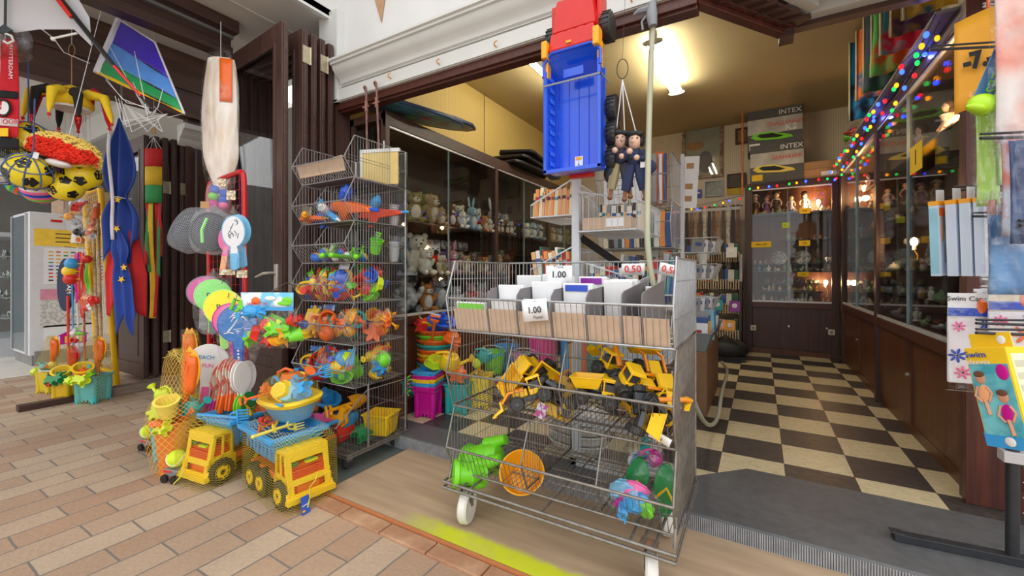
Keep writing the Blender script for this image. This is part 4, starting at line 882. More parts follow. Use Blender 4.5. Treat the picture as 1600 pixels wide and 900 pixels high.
def f(u,v):
    a=2*PI*u; r=[(.17,.11,.02),(.2,.14,.1),(.19,.13,.15),(.13,.09,.215),(.03,.02,.24)]; q=v*3.999; i=int(q); w=q-i; A=[r[i][j]*(1-w)+r[i+1][j]*w for j in range(3)]
    return (A[0]*math.cos(a),A[1]*math.sin(a),A[2]+.005*math.sin(5*a))
MB().sheet(f,32,10,closed=True).build('net',NETY,bt)
# ================================================================ giant dump truck hung by its tray under the lintel
gt=thing('giant_toy_truck','giant red and blue toy dump truck hanging nose-up from the white fascia','toy truck',(-.745,1.80,1.60))
GB=mat('glossy_blue_plastic',c(25,85,220),.2,var=.02,coat=.3); GRD=mat('glossy_red_plastic',c(205,26,18),.32,var=.02)
# tray: local x across, y depth (opening toward -y), z up along the truck
mb=MB(); w,h,dp=.128,.47,.10
mb.box(-w,w,dp-.006,dp,0,h)
for s in (-1,1): mb.add([(s*w,-.0,-.0),(s*(w-.005),.0,0),(s*(w-.012),dp,.01),(s*(w-.006),dp,.01),(s*w,0,h),(s*(w-.005),0,h),(s*(w-.012),dp,h),(s*(w-.006),dp,h)],[(0,1,2,3),(7,6,5,4),(0,4,5,1),(1,5,6,2),(2,6,7,3),(3,7,4,0)])
mb.box(-w,w,0,dp,-.006,.0)
mb.box(-w-.012,-w+.004,-.008,.004,-.012,h).box(w-.004,w+.012,-.008,.004,-.012,h).box(-w-.012,w+.012,-.008,.004,-.014,.004)
for k in range(-2,3): mb.box(k*.05-.0015,k*.05+.0015,dp-.010,dp-.004,.0,h)
# canopy at the top
mb.add([(-w-.012,-.008,h-.03),(w+.012,-.008,h-.03),(w+.012,-.008,h+.035),(w-.03,-.012,h+.075),(-w+.03,-.012,h+.075),(-w-.012,-.008,h+.035),
        (-w+.01,dp,h-.02),(w-.01,dp,h-.02),(w-.01,.07,h+.01),(w-.05,.05,h+.03),(-w+.05,.05,h+.03),(-w+.01,.07,h+.01)],[(2,3,9,8),(3,4,10,9),(4,5,11,10),(1,2,8,7),(5,0,6,11),(6,7,8,9,10,11)])
mb.tube([(-w-.01,-.006,h-.03),(-w-.01,-.006,h+.035),(-w+.03,-.01,h+.075),(w-.03,-.01,h+.075),(w+.01,-.006,h+.035),(w+.01,-.006,h-.03)],.008,6)
mb.box(-.05,.05,.02,.03,h-.04,h-.0)
mb.build('tray',GB,gt,bev=.002,solid=0)
for s in (-1,1):
    m_=MB()
    for k in range(9): m_.box(s*(w-.012)-.001,s*(w-.012)+.001,.02,.07,.03+k*.05,.05+k*.05)
    m_.build('side_ribs',pl('blue_bright',(70,130,240),.3),gt)
MB().box(-w-.016,w+.016,-.012,-.009,h-.075,h-.067).box(w+.012,w+.016,-.012,.1,h-.075,h-.067).build('grey_strap',P['grey'],gt)
lb=MB().box(-.02,.02,dp-.009,dp-.007,.02,.075).build('price_label',PAPER,gt); MB().box(-.016,.014,dp-.0105,dp-.009,.058,.072).build('logo',P['gold'],lb)
text('€',.012,INK,lb,(0,dp-.0105,.035))
# chassis and wheels behind
MB().box(-.06,.06,.11,.15,-.02,.74).build('chassis',GRD,gt,bev=.006)
for z in (.05,.165,.285): 
    for s in (-1,1):
        m_=MB().lathe([(.02,-.022),(.055,-.022),(.06,-.015),(.06,.015),(.055,.022),(.02,.022)],20,T=M((s*.152,.135,z),(0,PI/2,0)))
        for k in range(18): m_.box(-.02,.02,-.003,.003,.057,.063,T=M((s*.152,.135,z),(2*PI*k/18,0,0)))
        m_.build('wheel',TYRE,gt)
for s in (-1,1):
    m_=MB().lathe([(.02,-.024),(.06,-.024),(.066,-.015),(.066,.015),(.06,.024),(.02,.024)],20,T=M((s*.135,.11,.66),(0,PI/2,0)))
    for k in range(18): m_.box(-.022,.022,-.003,.003,.063,.069,T=M((s*.135,.11,.66),(2*PI*k/18,0,0)))
    m_.build('wheel',TYRE,gt)
# cab nose
mb=MB()
mb.add([(-.115,-.01,.545),(.115,-.01,.545),(.105,.0,.64),(-.105,.0,.64),(-.115,.12,.545),(.115,.12,.545),(.105,.12,.64),(-.105,.12,.64)],[(0,1,2,3),(7,6,5,4),(0,4,5,1),(1,5,6,2),(2,6,7,3),(3,7,4,0)])
mb.add([(-.108,.01,.645),(.108,.01,.645),(.085,.02,.80),(-.085,.02,.80),(-.112,.12,.645),(.112,.12,.645),(.1,.12,.82),(-.1,.12,.82)],[(0,1,2,3),(7,6,5,4),(0,4,5,1),(1,5,6,2),(2,6,7,3),(3,7,4,0)])
mb.box(-.125,-.1,.05,.13,.6,.8).box(.1,.125,.05,.13,.6,.8).box(-.12,.12,-.018,.0,.548,.566)
for k in range(4): mb.box(-.09+k*.05,-.075+k*.05,-.004,.012,.636,.65)
mb.build('cab',GRD,gt,bev=.006)
MB().box(-.018,.006,-.024,-.016,.566,.576).build('roof_light',P['gold'],gt)
for s in (-1,1): MB().box(s*.125-.014,s*.125+.014,-.035,.02,.52,.60).box(s*.128-.008,s*.128+.008,0,.04,.44,.56).build('exhaust_stack',P['gold'],gt,bev=.004)
MB().tube([(0,.15,.7),(0,.16,.86),(0,.2,.92)],.003,5).build('hanging_wire',METD,gt)
# ================================================================ yellow construction toys in the middle trolley tier
CYL=pl('construction_yellow',(248,196,20),.3); CYO=pl('construction_orange',(245,150,25),.3); CG=pl('dark_toy_grey',(66,68,72),.45)
def digger(kind,label,loc,rot,s=1):
    t=thing('toy_'+{'d':'dumper','l':'loader','x':'excavator'}[kind],label,'toy vehicle',loc,rot=rot,s=s,group='yellow building-site toys in the trolley')
    MB().box(-.07,.06,-.022,.022,.02,.035).build('chassis',CG,t,bev=.002)
    for x in (-.05,.042):
        for sd in (-1,1): 
            mb=MB().lathe([(.008,-.011),(.02,-.011),(.0235,-.007),(.0235,.007),(.02,.011),(.008,.011)],16,T=M((x,sd*.034,.0235),(PI/2,0,0)))
            for k in range(12): mb.box(-.002,.002,-.009,.009,.022,.0255,T=M((x,sd*.034,.0235),(0,2*PI*k/12,0)))
            o=mb.build('wheel',TYRE,t); MB().cyl((x,sd*.034-.0,.0235),(x,sd*.047,.0235),.009,.007,10).build('hub',CG,o)
    cabx=.035 if kind!='l' else -.03
    mb=MB().box(cabx-.024,cabx+.024,-.026,.026,.035,.052)
    for dx_ in (-.022,.018):
        for dy in (-.024,.02): mb.box(cabx+dx_,cabx+dx_+.005,dy,dy+.005,.05,.085)
    mb.fru(.083,.026,.028,.092,.022,.024,T=M((cabx,0,0))); mb.build('cab',CYL,t,bev=.0015)
    MB().box(cabx-.016,cabx+.014,-.018,.018,.05,.074).build('seat',CG,t)
    if kind=='d':
        mb=MB().tub(.036,.026,.052,.036,.05,.088,rim=.003,t=.003,T=M((-.032,0,0),(0,-.12,0)))
        mb.box(.01,.05,-.03,.03,.088,.094); mb.build('tipping_bed',CYL,t,bev=.001); MB().box(.058,.066,-.026,.026,.03,.045).build('bumper',CYL,t)
    elif kind=='l':
        MB().box(.0,.05,-.02,.02,.036,.06).build('bonnet',CYL,t,bev=.004)
        mb=MB(); mb.tube([(.01,-.03,.06),(.06,-.03,.065),(.09,-.03,.04)],.005,5).tube([(.01,.03,.06),(.06,.03,.065),(.09,.03,.04)],.005,5).build('arm',CYO,t)
        mb=MB(); slab(mb,-.048,.048,[(0,0),(.03,-.008),(.034,-.004),(.006,.008),(.004,.03),(0,.03)]); mb.xf(M((.09,0,.02),(0,0,-PI/2)))
        for k in range(7): mb.box(.118,.13,-.044+k*.0135,-.038+k*.0135,.008,.013)
        mb.build('shovel',CYL,t)
    else:
        MB().cyl((-.02,0,.035),(-.02,0,.045),.024,n=14).build('turntable',CG,t)
        o=MB().tube([(-.01,0,.06),(.05,0,.12),(.08,0,.11)],[.009,.008,.007],6).build('boom',CYO,t); MB().tube([(.08,0,.112),(.11,0,.06)],.006,6).build('stick',CYL,o)
        mb=MB(); slab(mb,-.02,.02,[(0,0),(.022,-.016),(.03,-.004),(.026,.01),(0,.012)]); mb.xf(M((.105,0,.05),(0,.5,-PI/2))).build('bucket',CYL,t)
    return t
vb=.53
def vat(px,py,Y): return at(px,py,Y=Y)
VS=[('d',832,590,1.66,(.9,-.9,.3),1.25,'yellow dumper toy tipped on its side at the left of the heap, bed facing out'),
 ('l',832,634,1.53,(.2,.35,-2.6),1.25,'yellow loader toy with its toothed shovel against the lower left grid'),
 ('d',868,588,1.72,(1.7,.6,.6),1.2,'yellow dumper toy standing on its nose behind the divider'),
 ('x',858,618,1.60,(.5,.5,1.9),1.2,'yellow excavator toy under the tipped dumper'),
 ('d',880,612,1.66,(3.0,.3,.3),1.15,'yellow dumper toy lying upside down beside the divider'),
 ('x',955,596,1.66,(.2,-.3,2.6),1.25,'yellow excavator toy with raised boom at the left of the right heap'),
 ('d',935,632,1.57,(0,.1,.15),1.2,'yellow dumper toy on its wheels at the front of the right heap'),
 ('l',985,616,1.62,(.5,.3,.8),1.3,'yellow loader toy on top of the right heap'),
 ('l',1012,600,1.76,(.2,-.9,2.2),1.35,'yellow loader toy standing with its wide shovel raised'),
 ('d',985,648,1.53,(1.9,.3,1.9),1.25,'yellow dumper toy on its side at the front grid of the right heap'),
 ('l',1005,645,1.60,(.9,.2,2.4),1.2,'yellow and grey loader toy in the front right corner of the trolley tier'),
 ('x',1010,628,1.62,(1.2,.2,.9),1.15,'yellow excavator toy lying between two loaders'),
 ('d',1032,628,1.78,(1.5,.8,.2),1.15,'yellow dumper toy pressed against the right side grid')]
for k,px,py,Y,r,s,l in VS: digger(k,l,vat(px,py,Y),r,s)
t=thing('price_label','printed multicoloured tag lying among the yellow toys on the left','label',vat(846,642,1.50),rot=(.1,.35,.2)); MB().box(-.022,.022,-.001,.001,-.032,.032).build('card',mat('multicolour_tag',c(205,215,225),.4,col2=c(190,90,150),cscale=40,sharp=.04),t)
# ---- lowest trolley tier
t=thing('castle_bucket_set','bright green castle mould set lying on its side in the lowest trolley tier','sand mould',at(765,716,Y=1.66),rot=(.25,1.15,.35))
GN=pl('leaf_green',(120,215,40),.35)
MB().lathe([(.085,-.12),(.09,-.10),(.078,-.10),(.07,-.03),(.074,-.03),(.06,.02),(.064,.02),(.045,.06),(.03,.065)],24).build('tower_mould',GN,t)
for k in range(3):
    a=k*2.1+.4; MB().lathe([(.03,-.02),(.034,.0),(.028,.02),(.03,.05),(.022,.08),(.024,.1),(.01,.105)],16,T=M((.065*math.cos(a),.065*math.sin(a),0),(0,0,0))).build('turret_mould',GN,t)
MB().box(-.03,-.02,-.092,-.084,-.08,-.07).box(.03,.04,-.09,-.08,-.06,-.05).build('orange_clip',P['orange'],t)
t=thing('castle_bucket_set','second bright green tower mould lying nearer the left end of the lowest tier','sand mould',at(735,740,Y=1.53),rot=(.1,1.7,.9))
MB().lathe([(.06,-.08),(.064,-.06),(.052,-.055),(.05,0),(.054,.005),(.04,.04),(.042,.07),(.02,.075)],20).build('tower_mould',GN,t)
for s in (-1,1): MB().lathe([(.02,-.02),(.022,.02),(.012,.05)],12,T=M((s*.045,0,.03))).build('turret_mould',GN,t)
t=thing('plastic_bowl','golden yellow plastic bowl lying tilted beside the green castle moulds','bowl',at(816,742,Y=1.60),rot=(.75,.1,.3))
MB().lathe([(.045,-.06),(.06,-.055),(.085,.0),(.088,.005),(.095,.03),(.098,.034),(.092,.034),(.08,.005),(.055,-.048),(.001,-.05)],28).build('bowl',P['gold'],t)
t=thing('flip_flop_bag','clear bag with green and yellow plastic sandals at the right of the lowest tier','bag',at(1018,752,Y=1.62),rot=(.3,.1,.2))
for i,s in enumerate((-1,1)):
    sole=[(.035*math.cos(a)*(1+.25*(math.sin(a)>0)),.1*math.sin(a)) for a in [2*PI*k/20 for k in range(20)]]
    o=MB().prism(sole,.014,T=M((s*.05,0,-.02),(PI/2-.3,0,.25*s))).build('green_sole',P['dgreen'],t); MB().tube([(s*.05-.03,-.03,-.04),(s*.05,-.05,.03),(s*.05+.03,-.03,-.04)],.006,6).build('yellow_strap',P['yellow'],o)
film(.11,.07,.10,5).build('plastic_bag',FILM,t)
toy_bag('crinkled clear bag of blue and pink toys at the front right of the lowest tier',at(985,782,Y=1.52),(.10,.05,.06),77,['blue','pink','lightblue','magenta','green','white','lightblue','blue'],['duck','boat','shell','star','fish','cup','rake','turtle'],cat='toy bag',tight=.6)
toy_bag('clear bag of turquoise and pink toys beneath the yellow diggers',at(1005,712,Y=1.72),(.08,.05,.06),78,['blue','pink','lightblue','magenta','teal','white'],['star','boat','shell','ball','fish','cup'],cat='toy bag')
# things kept under the trolley at the back
t=thing('plastic_stack','stack of ribbed white plastic baskets behind the trolley, beneath the diggers','baskets',(-.92,2.32,FZ))
for k in range(4): MB().lathe([(.11,0),(.12,.01),(.14,.05),(.15,.055),(.146,.058),(.11,.012)],26,T=M((0,0,k*.055)),sq=(1.25,.8)).build('basket',mat('milky_white_plastic',c(226,226,222),.4,bump=.3,bs=60),t)
t=thing('cardboard_box_row','brown cardboard box lying open in the middle trolley tier, behind the hose','box',(-.42,1.86,.535)); MB().tub(.11,.07,.11,.07,0,.08,rim=.001,t=.003).build('box',CARDB,t)
# ================================================================ netted bucket sets
def bucket_set(label,loc,rz,mb_,a,h,kind='castle',ends=('orange','orange'),hc='cyan',fill=(),netm=None,tall=.42,lean=.1,group=None,bh=None,blade='gold',name='beach_bucket_set'):
    t=thing(name,label,'bucket',loc,rz,group)
    if kind=='castle': m_castle(a,h).build('bucket',mb_,t,bev=.001)
    else: MB().tub(a*.72,a*.72,a,a,0,h,n=22,rim=a*.08).box(-a*.2,a*.2,-a*.78,-a*.68,0,.01).build('bucket',mb_,t)
    if bh: handle(a*1.02,h-.005,tiltx=bh).build('handle',mb_,t)
    sp=[(-.3*a,.1*a,.12),(.35*a,.0,-.1)]
    for i,(x,y,r) in enumerate(sp[:len(ends)]):
        L=tall-h*.2; Tm=M((x+lean*a,y,h*.25),(r*.3,r+lean*.5,0))
        o=MB().cyl((0,0,0),(0,0,L*.55),.011,.011,10).xf(Tm).build('tool_grip',P[hc] if i==0 else P[ends[i]],t)
        mb=MB(); w=.042
        mb.sheet(lambda u,v:((u-.5)*2*w*(1 if v<.7 else 1-(v-.7)*1.6),-.012+.02*abs(u-.5)**2*4,L*.62+v*L*.36),6,5); mb.cyl((0,0,L*.5),(0,0,L*.68),.013,.016,8)
        mb.tube([(0,-.002,L*.6),(0,-.014,L*.9)],.005,5)
        mb.xf(Tm).build('spade_blade' if i==0 else 'rake_blade',P[ends[i]],o,solid=.003)
        mb=MB().sheet(lambda u,v:((u-.5)*2*.056*math.sin(PI*(.15+.85*v))**.6,.014,L*.66+v*L*.38),8,6).xf(Tm); mb.build('scoop_blade',P[blade],o,solid=.003)
    for k,m,l,r,s in fill: shape(k,t,P[m],l,r,s)
    if netm is not None:
        def f(u,v):
            q=2*PI*u; R=[(a*1.0,0,.0),(a*1.28,0,h*.5),(a*1.35,0,h),(a*1.2,.02,h+.09),(a*.75,.05,h+.17),(a*.62,.05,tall-.03),(a*.35,.05,tall+.02),(a*.15,.05,tall+.03)]
            k=v*6.999; i=int(k); w=k-i; A=[R[i][j]*(1-w)+R[i+1][j]*w for j in range(3)]
            return (A[0]*math.cos(q)*(1+.04*math.sin(5*q))+A[1]*a*2,A[0]*math.sin(q),A[2])
        MB().sheet(f,30,16,closed=True).build('net',netm,t)
        mb=MB(); r=random.Random(int(h*1000)+len(label))
        for i in range(12): mb.tube([(.08*a,0,tall+.02),(.1*a+r.uniform(-.04,.04),r.uniform(-.03,.03),tall+r.uniform(-.005,.03)),(.1*a+r.uniform(-.07,.07),r.uniform(-.05,.05),tall-r.uniform(.0,.05))],.0014,3)
        mb.build('net_knot',mat('net_knot_yellow',c(212,196,96),.6),t)
    return t
PB={'y':pl('bucket_yellow',(246,200,30)),'c':P['cyan'],'o':pl('bucket_orange',(240,135,60)),'py':pl('bucket_lemon',(238,214,60))}
# three sets by the second shop's door
bucket_set('lemon yellow castle bucket set in a net, leftmost of three by the far doorstep',tuple(at(78,612,Z=0).xy)+(0,),.4,PB['py'],.078,.20,tall=.50,netm=NETY,fill=[('ball','paleyellow',(.03,0,.25),(0,0,0),1.3),('spade','orange',(-.05,-.03,.22),(.3,1.2,0),1),('can','cyan',(-.06,0,.2),(0,0,3),1),('rake','white',(.03,-.07,.21),(.1,1.5,0),.9),('flower','lime',(-.08,-.05,.2),(1,0,0),1.1)])
bucket_set('golden yellow castle bucket set, middle of three by the far doorstep',tuple(at(106,625,Z=0).xy)+(0,),.5,PB['y'],.085,.20,tall=.46,netm=NETY,ends=('red','dblue'),hc='dblue',blade='red',fill=[('cup','yellow',(.0,-.03,.19),(.5,.3,0),2.2),('turtle','dgreen',(-.02,-.09,.2),(1.2,0,0),1.7),('flower','dgreen',(.05,-.1,.22),(1.2,0,0),1.6),('star','red',(-.03,-.11,.17),(1.2,0,0),.8)])
bucket_set('turquoise castle bucket set with handle, nearest of three by the far doorstep',tuple(at(146,627,Z=0).xy)+(0,),.55,PB['c'],.10,.235,tall=.54,netm=NETY,bh=1.2,fill=[('can','cyan',(-.06,0,.2),(0,0,2.5),2.0),('cup','yellow',(-.03,-.06,.22),(.4,.4,0),2.4),('boat','orange',(.02,-.1,.25),(.4,0,.5),1.5),('turtle','lime',(.03,-.13,.22),(1.1,.2,0),1.8),('star','lime',(-.07,-.13,.21),(1,0,0),1.2),('flower','green',(.06,-.1,.26),(.8,0,0),1.2)])
# sets and balls by the red stand
bucket_set('slim turquoise bucket with orange tools in a net beside the orange bucket',(-3.11,1.12,0),.3,PB['c'],.06,.245,kind='round',tall=.30,ends=(),netm=None,fill=[('rake','orange',(0,0,.27),(3.0,.1,0),.9),('flower','cyan',(.03,.01,.26),(.6,0,0),.9),('cup','orange',(-.02,0,.235),(0,0,0),1)])
bucket_set('large orange bucket set in a net with lime moulds, behind the left truck',(-2.875,1.10,0),.35,PB['o'],.105,.29,kind='round',tall=.66,netm=NETO,bh=-1.0,lean=.2,
  fill=[('cup','paleyellow',(.03,-.07,.33),(.3,.2,0),2.0),('flower','lime',(-.07,-.04,.33),(1.2,0,.4),1.6),('ball','lime',(-.07,-.03,.39),(0,0,0),.9),('duck','lime',(-.01,-.03,.38),(1.2,0,0),1.5),('turtle','lime',(.02,-.09,.27),(1.2,0,0),1.4),('can','teal',(.08,.02,.31),(0,0,0),1.3),('can','lime',(-.09,0,.38),(0,0,3),1.2),('fish','orange',(0,-.1,.29),(1.2,0,0),1.2),('spade','orange',(.09,-.04,.30),(.2,.9,0),.9)])
bucket_set('turquoise handled spade and orange rake set in a net, behind the orange bucket',(-3.07,1.25,0),.2,PB['o'],.08,.26,kind='round',tall=.74,netm=NETO,lean=-.1,fill=[('shell','lime',(-.05,-.02,.3),(1,0,0),1.5),('star','orange',(0,-.06,.28),(1,0,0),1.3),('flower','lime',(.04,-.02,.33),(1,0,0),1.4),('ball','lime',(-.02,0,.36),(0,0,0),1)])
TEN=mat('tennis_felt',c(205,232,50),.85,bump=.4,bs=160)
def tennis(label,p,r=.05):
    t=thing('tennis_ball',label,'ball',p); MB().ell((0,0,0),r,20,12).build('felt',TEN,t)
    MB().tube([(r*1.0*math.cos(a)*math.cos(.55*math.sin(2*a)),r*1.0*math.sin(a)*math.cos(.55*math.sin(2*a)),r*1.0*math.sin(.55*math.sin(2*a))) for a in [2*PI*i/36 for i in range(36)]],.0022,4,closed=True).build('seam',PAPER,t); return t
tennis('neon tennis ball on a small black car trailer, in front of the orange bucket',(-2.715,1.04,.118),.046)
tennis('neon tennis ball at the far left of the toy group, beyond the turquoise bucket',(-3.33,1.13,.118),.045)
tennis('neon tennis ball just behind the rake on the left toy truck',(-2.78,1.30,.045),.042)
def trolleytoy(label,loc,rz):
    t=thing('wheeled_ball_launcher',label,'toy',loc,rz)
    MB().box(-.07,.07,-.035,.035,.075,.10).box(-.05,.05,-.03,.03,.05,.08).build('body',P['grey'],t,bev=.006); MB().box(-.06,.02,-.037,-.034,.082,.095).build('red_stripe',P['red'],t)
    for x in (-.045,.045): 
        for s in (-1,1): MB().lathe([(.006,-.01),(.03,-.01),(.032,0),(.03,.01),(.006,.01)],16,T=M((x,s*.04,.032),(PI/2,0,0))).build('wheel',P['black'],t)
    return t
trolleytoy('small grey wheeled toy with red stripe under the tennis ball, left of the truck',(-2.715,1.03,0),.3).scale=(.7,.7,.7)
trolleytoy('grey wheeled toy behind the slim turquoise bucket',(-3.33,1.13,0),.2).scale=(.7,.7,.7)
solo(MB().box(-.12,.12,-.09,.09,0,.006),'floor_plate',mat('blue_grey_plate',c(92,98,104),.6),'small blue-grey plate on the bricks near the far doorstep','plate',tuple(at(270,620,Z=0).xy)+(0,),smooth=False)
# ================================================================ red grid stand with beach bats
def gridstand(name,label,base,top,m,R,cell,thick=.0016,cat='display stand'):
    "base=(bl,br) top=(tl,tr): a framed wire grid"
    bl,br,tl,tr_=map(Vector,(*base,*top)); t=thing(name,label,cat,(0,0,0)); o=(bl+br)/2; t.location=o
    f=lambda u,v:(bl.lerp(br,u)).lerp(tl.lerp(tr_,u),v)-o
    rad=.07; pts=[f(0,0)]
    k=rad/(tl-bl).length; w=rad/(tr_-tl).length
    pts+= [f(0,1-k),f(w*.12,1-k*.35),f(w*.4,1-k*.08),f(w,1),f(1-w,1),f(1-w*.4,1-k*.08),f(1-w*.12,1-k*.35),f(1,1-k),f(1,0)]
    MB().tube(pts,R,10).build('frame',m,t)
    MB().tube([f(0,.08),f(1,.08)],R*.8,8).tube([f(0,.01),f(0,.01)+Vector((.0,-.16,0))],R*.8,8).tube([f(1,.01),f(1,.01)+Vector((0,-.16,0))],R*.8,8).build('foot_bar',m,t)
    mb=MB(); n=int((tr_-tl).length/cell); q=int((tl-bl).length/cell)
    for i in range(1,n): mb.tube([f(i/n,.08),f(i/n,.995)],thick,4)
    for j in range(int(q*.08)+1,q): mb.tube([f(.01,j/q),f(.99,j/q)],thick,4)
    mb.build('wire_grid',m,t); return t
REDE=pl('red_enamel',(200,22,26),.25); YELE=pl('yellow_enamel',(248,196,20),.3)
def g3(px,py,d): return at(px,py,d=d)
pr_t,pl_t=g3(381,266,2.76),g3(326,287,3.02); pr_b=Vector((pr_t.x+.07,pr_t.y-.02,.012)); pl_b=Vector((pl_t.x+.07,pl_t.y-.02,.012))
gridstand('red_grid_stand','red metal grid stand hung with beach bats in front of the glazed door leaf',(pl_b,pr_b),(pl_t,pr_t),REDE,.017,.055)
def hook(t,L=.1,m=None): return MB().tube([(0,0,.0),(0,.02,.03),(0,.06,.035)],.0022,5).build('hook',m or METD,t)
def bat(label,p,s,face,rot,grip='same',edge=None,deco=None,group='beach bats on the red stand',film_=True,oval=1.0,gripm=None,wrap=None):
    "paddle hanging head up: origin at head centre"
    t=thing('beach_bat',label,'bat',p,rot=rot,group=group); R=.1*s
    def outline(k,g=1): 
        pts=[]
        for i in range(25):
            a=-PI/2+.28+(2*PI-.56)*i/24; pts.append((R*k*math.cos(a)*oval,R*k*math.sin(a)))
        return pts+[(-.022*s*g,-.125*s),(-.02*s*g,-.235*s),(.02*s*g,-.235*s),(.022*s*g,-.125*s)]
    MB().prism(outline(1),.009*s,T=M((0,.0045*s,0),(PI/2,0,0))).build('blade',face,t,bev=.0015)
    if edge: MB().tube([(x,0,z) for x,z in outline(1.01,1.1)],.0055*s,6,closed=True).build('edge',edge,t)
    o=MB().prism([(-.02*s,-.14*s),(-.021*s,-.24*s),(0,-.252*s),(.021*s,-.24*s),(.02*s,-.14*s)],.017*s,T=M((0,.0085*s,0),(PI/2,0,0))).build('grip',gripm or edge or face,t,bev=.003)
    if wrap=='holes':
        for k in range(5): MB().cyl((0,-.0095*s,-.15*s-k*.019*s),(0,-.0088*s,-.15*s-k*.019*s),.006*s,n=10).build('grip_hole',P['white'],o)
    if deco=='palm':
        q=MB(); q.tube([(-.05*s,0,-.045*s),(-.02*s,0,-.01*s),(.01*s,0,.035*s)],[.006*s,.004*s,.003*s],5)
        for a in (-.5,.1,.8,1.5,2.3,3.0,3.7): q.tube([(.01*s,0,.035*s),(.01*s+.028*s*math.cos(a),0,.04*s+.02*s*math.sin(a)+.008*s),(.01*s+.05*s*math.cos(a),0,.036*s+.032*s*math.sin(a)-.008*s)],[.002*s,.006*s,.001*s],5)
        q.tube([(-.07*s,0,-.05*s),(-.04*s,0,-.046*s),(-.02*s,0,-.052*s)],.003*s,4).tube([(-.02*s,0,-.03*s),(.02*s,0,-.028*s),(.03*s,0,-.018*s),(.04*s,0,-.03*s),(.07*s,0,-.03*s)],.0018*s,4)
        q.tube([(.0,0,-.035*s),(.006*s,0,-.045*s),(.0,0,-.056*s)],.003*s,4).tube([(-.01*s,0,-.04*s),(.016*s,0,-.042*s)],.002*s,4)
        q.xf(M((0,-.0055*s,0))).build('palm_print',PAPER,t)
    elif deco: text(deco,.05*s,CG_,t,(-.01*s,-.0065*s,0),rot=(PI/2,0,.0),ext=.0003)
    if film_: film(R*1.12*oval,.02*s,.19*s,int(p[0]*100)%9,.05,knot=True).xf(M((0,0,-.06*s))).build('clear_sleeve',FILM,t)
    hook(t).location=(0,0,.14*s); return t
CG_=mat('grey_print_ink',c(60,70,75),.6)
yw=YAW
def hangp(px,py,d): return tuple(at(px,py,d=d))
BT=1.0
bat('blue beach bat with white palm print, front of the row on the red stand',hangp(371,506,2.42),1.02,pl('bat_blue',(45,125,200),.35,bump=.1,bs=400),(0,-.05,yw+.15),edge=pl('bat_blue_edge',(35,90,180)),deco='palm',wrap='holes')
bat('yellow beach bat with cursive print behind the blue one',hangp(349,480,2.50),1.0,P['hotyellow'],(0,-.05,yw+.25),edge=pl('pale_lime',(200,240,120)),deco='Be',gripm=pl('lime_grip',(160,240,120)),film_=False)
bat('mint green beach bat with cursive print, behind the yellow one',hangp(333,462,2.58),.96,P['neon'],(0,0,yw+.3),edge=P['neon'],deco='Be',gripm=P['grey'])
bat('pink beach bat at the back left of the row',hangp(322,456,2.68),.98,pl('bat_pink',(228,110,180)),(0,.05,yw+.45),edge=P['grey'],gripm=P['grey'],film_=False)
bat('magenta gripped beach bat between the yellow and blue ones',hangp(361,500,2.49),.95,P['pink'],(0,-.12,yw+.2),edge=P['magenta'],gripm=P['magenta'],wrap='holes',film_=False)
bat('white oval beach bat with black drawing and light blue rim near the stand top',hangp(365,362,2.50),.92,PAPER,(0,-.04,yw+.1),edge=pl('sky_blue_rim',(110,190,235)),oval=.68,gripm=pl('sky_blue_rim',(110,190,235)))
q=bpy.data.objects[[o.name for o in bpy.data.objects if o.name.startswith('beach_bat')][-1]]
mb=MB(); rr=random.Random(4)
for k in range(9):
    x,z=rr.uniform(-.03,.03),rr.uniform(-.05,.06); mb.tube([(x,-.006,z),(x+rr.uniform(-.015,.015),-.006,z+.015),(x+rr.uniform(-.02,.02),-.006,z+.03)],.0016,4)
mb.build('black_drawing',INK,q)
bat('second oval bat with light blue rim directly behind the drawn one',hangp(374,360,2.56),.92,P['lightblue'],(0,-.1,yw+.1),edge=pl('sky_blue_rim',(110,190,235)),oval=.68,film_=False)
bat('pink oval bat handle showing left of the drawn bat',hangp(355,372,2.58),.8,P['pink'],(0,.12,yw+.2),oval=.6,film_=False,gripm=P['peach'])
# netted grey rackets
def netracket(label,p,s,rot,stripe=None):
    t=thing('netted_racket',label,'racket',p,rot=rot,group='netted rackets on the red stand')
    mb=MB().ell((0,0,0),(.095*s,.018,.115*s),20,12); mb.build('racket_head',mat('grey_mesh_racket',c(70,76,84),.7,bump=.2,bs=200),t)
    MB().tube([(.1*s*math.cos(a),0,.12*s*math.sin(a)) for a in [2*PI*k/30 for k in range(30)]],.008,6,closed=True).build('rim',CG_,t)
    if stripe: MB().tube([(-.03*s,-.022,.08*s),(-.045*s,-.024,.0),(-.03*s,-.022,-.08*s)],.009,6).build('stripe',stripe,t)
    film(.108*s,.035,.15*s,3,.04).build('net_bag',NETFINE,t); return t
netracket('round grey netted racket at the far left of the red stand',hangp(300,360,2.72),1.0,(0,.5,yw+.5))
netracket('dark grey netted racket with mint stripe, middle of the red stand',hangp(328,362,2.60),.95,(0,.15,yw+.7),P['neon'])
netracket('dark grey netted racket behind the drawn bat',hangp(343,366,2.66),.9,(0,.05,yw+.8))
t=thing('ball_net','net of six blue, green and pink balls at the top of the red stand','balls',hangp(340,312,2.66),yw)
for i,(x,z,m) in enumerate(((-.01,.06,'dblue'),(.035,.04,'dblue'),(-.02,.02,'green'),(.03,.0,'dblue'),(-.02,-.03,'magenta'),(.03,-.035,'pink'))): MB().ell((x,(.01 if i%2 else -.01),z),.028,14,9).build('ball',P[m],t)
film(.07,.05,.11,2,.03).build('net',NETFINE,t)
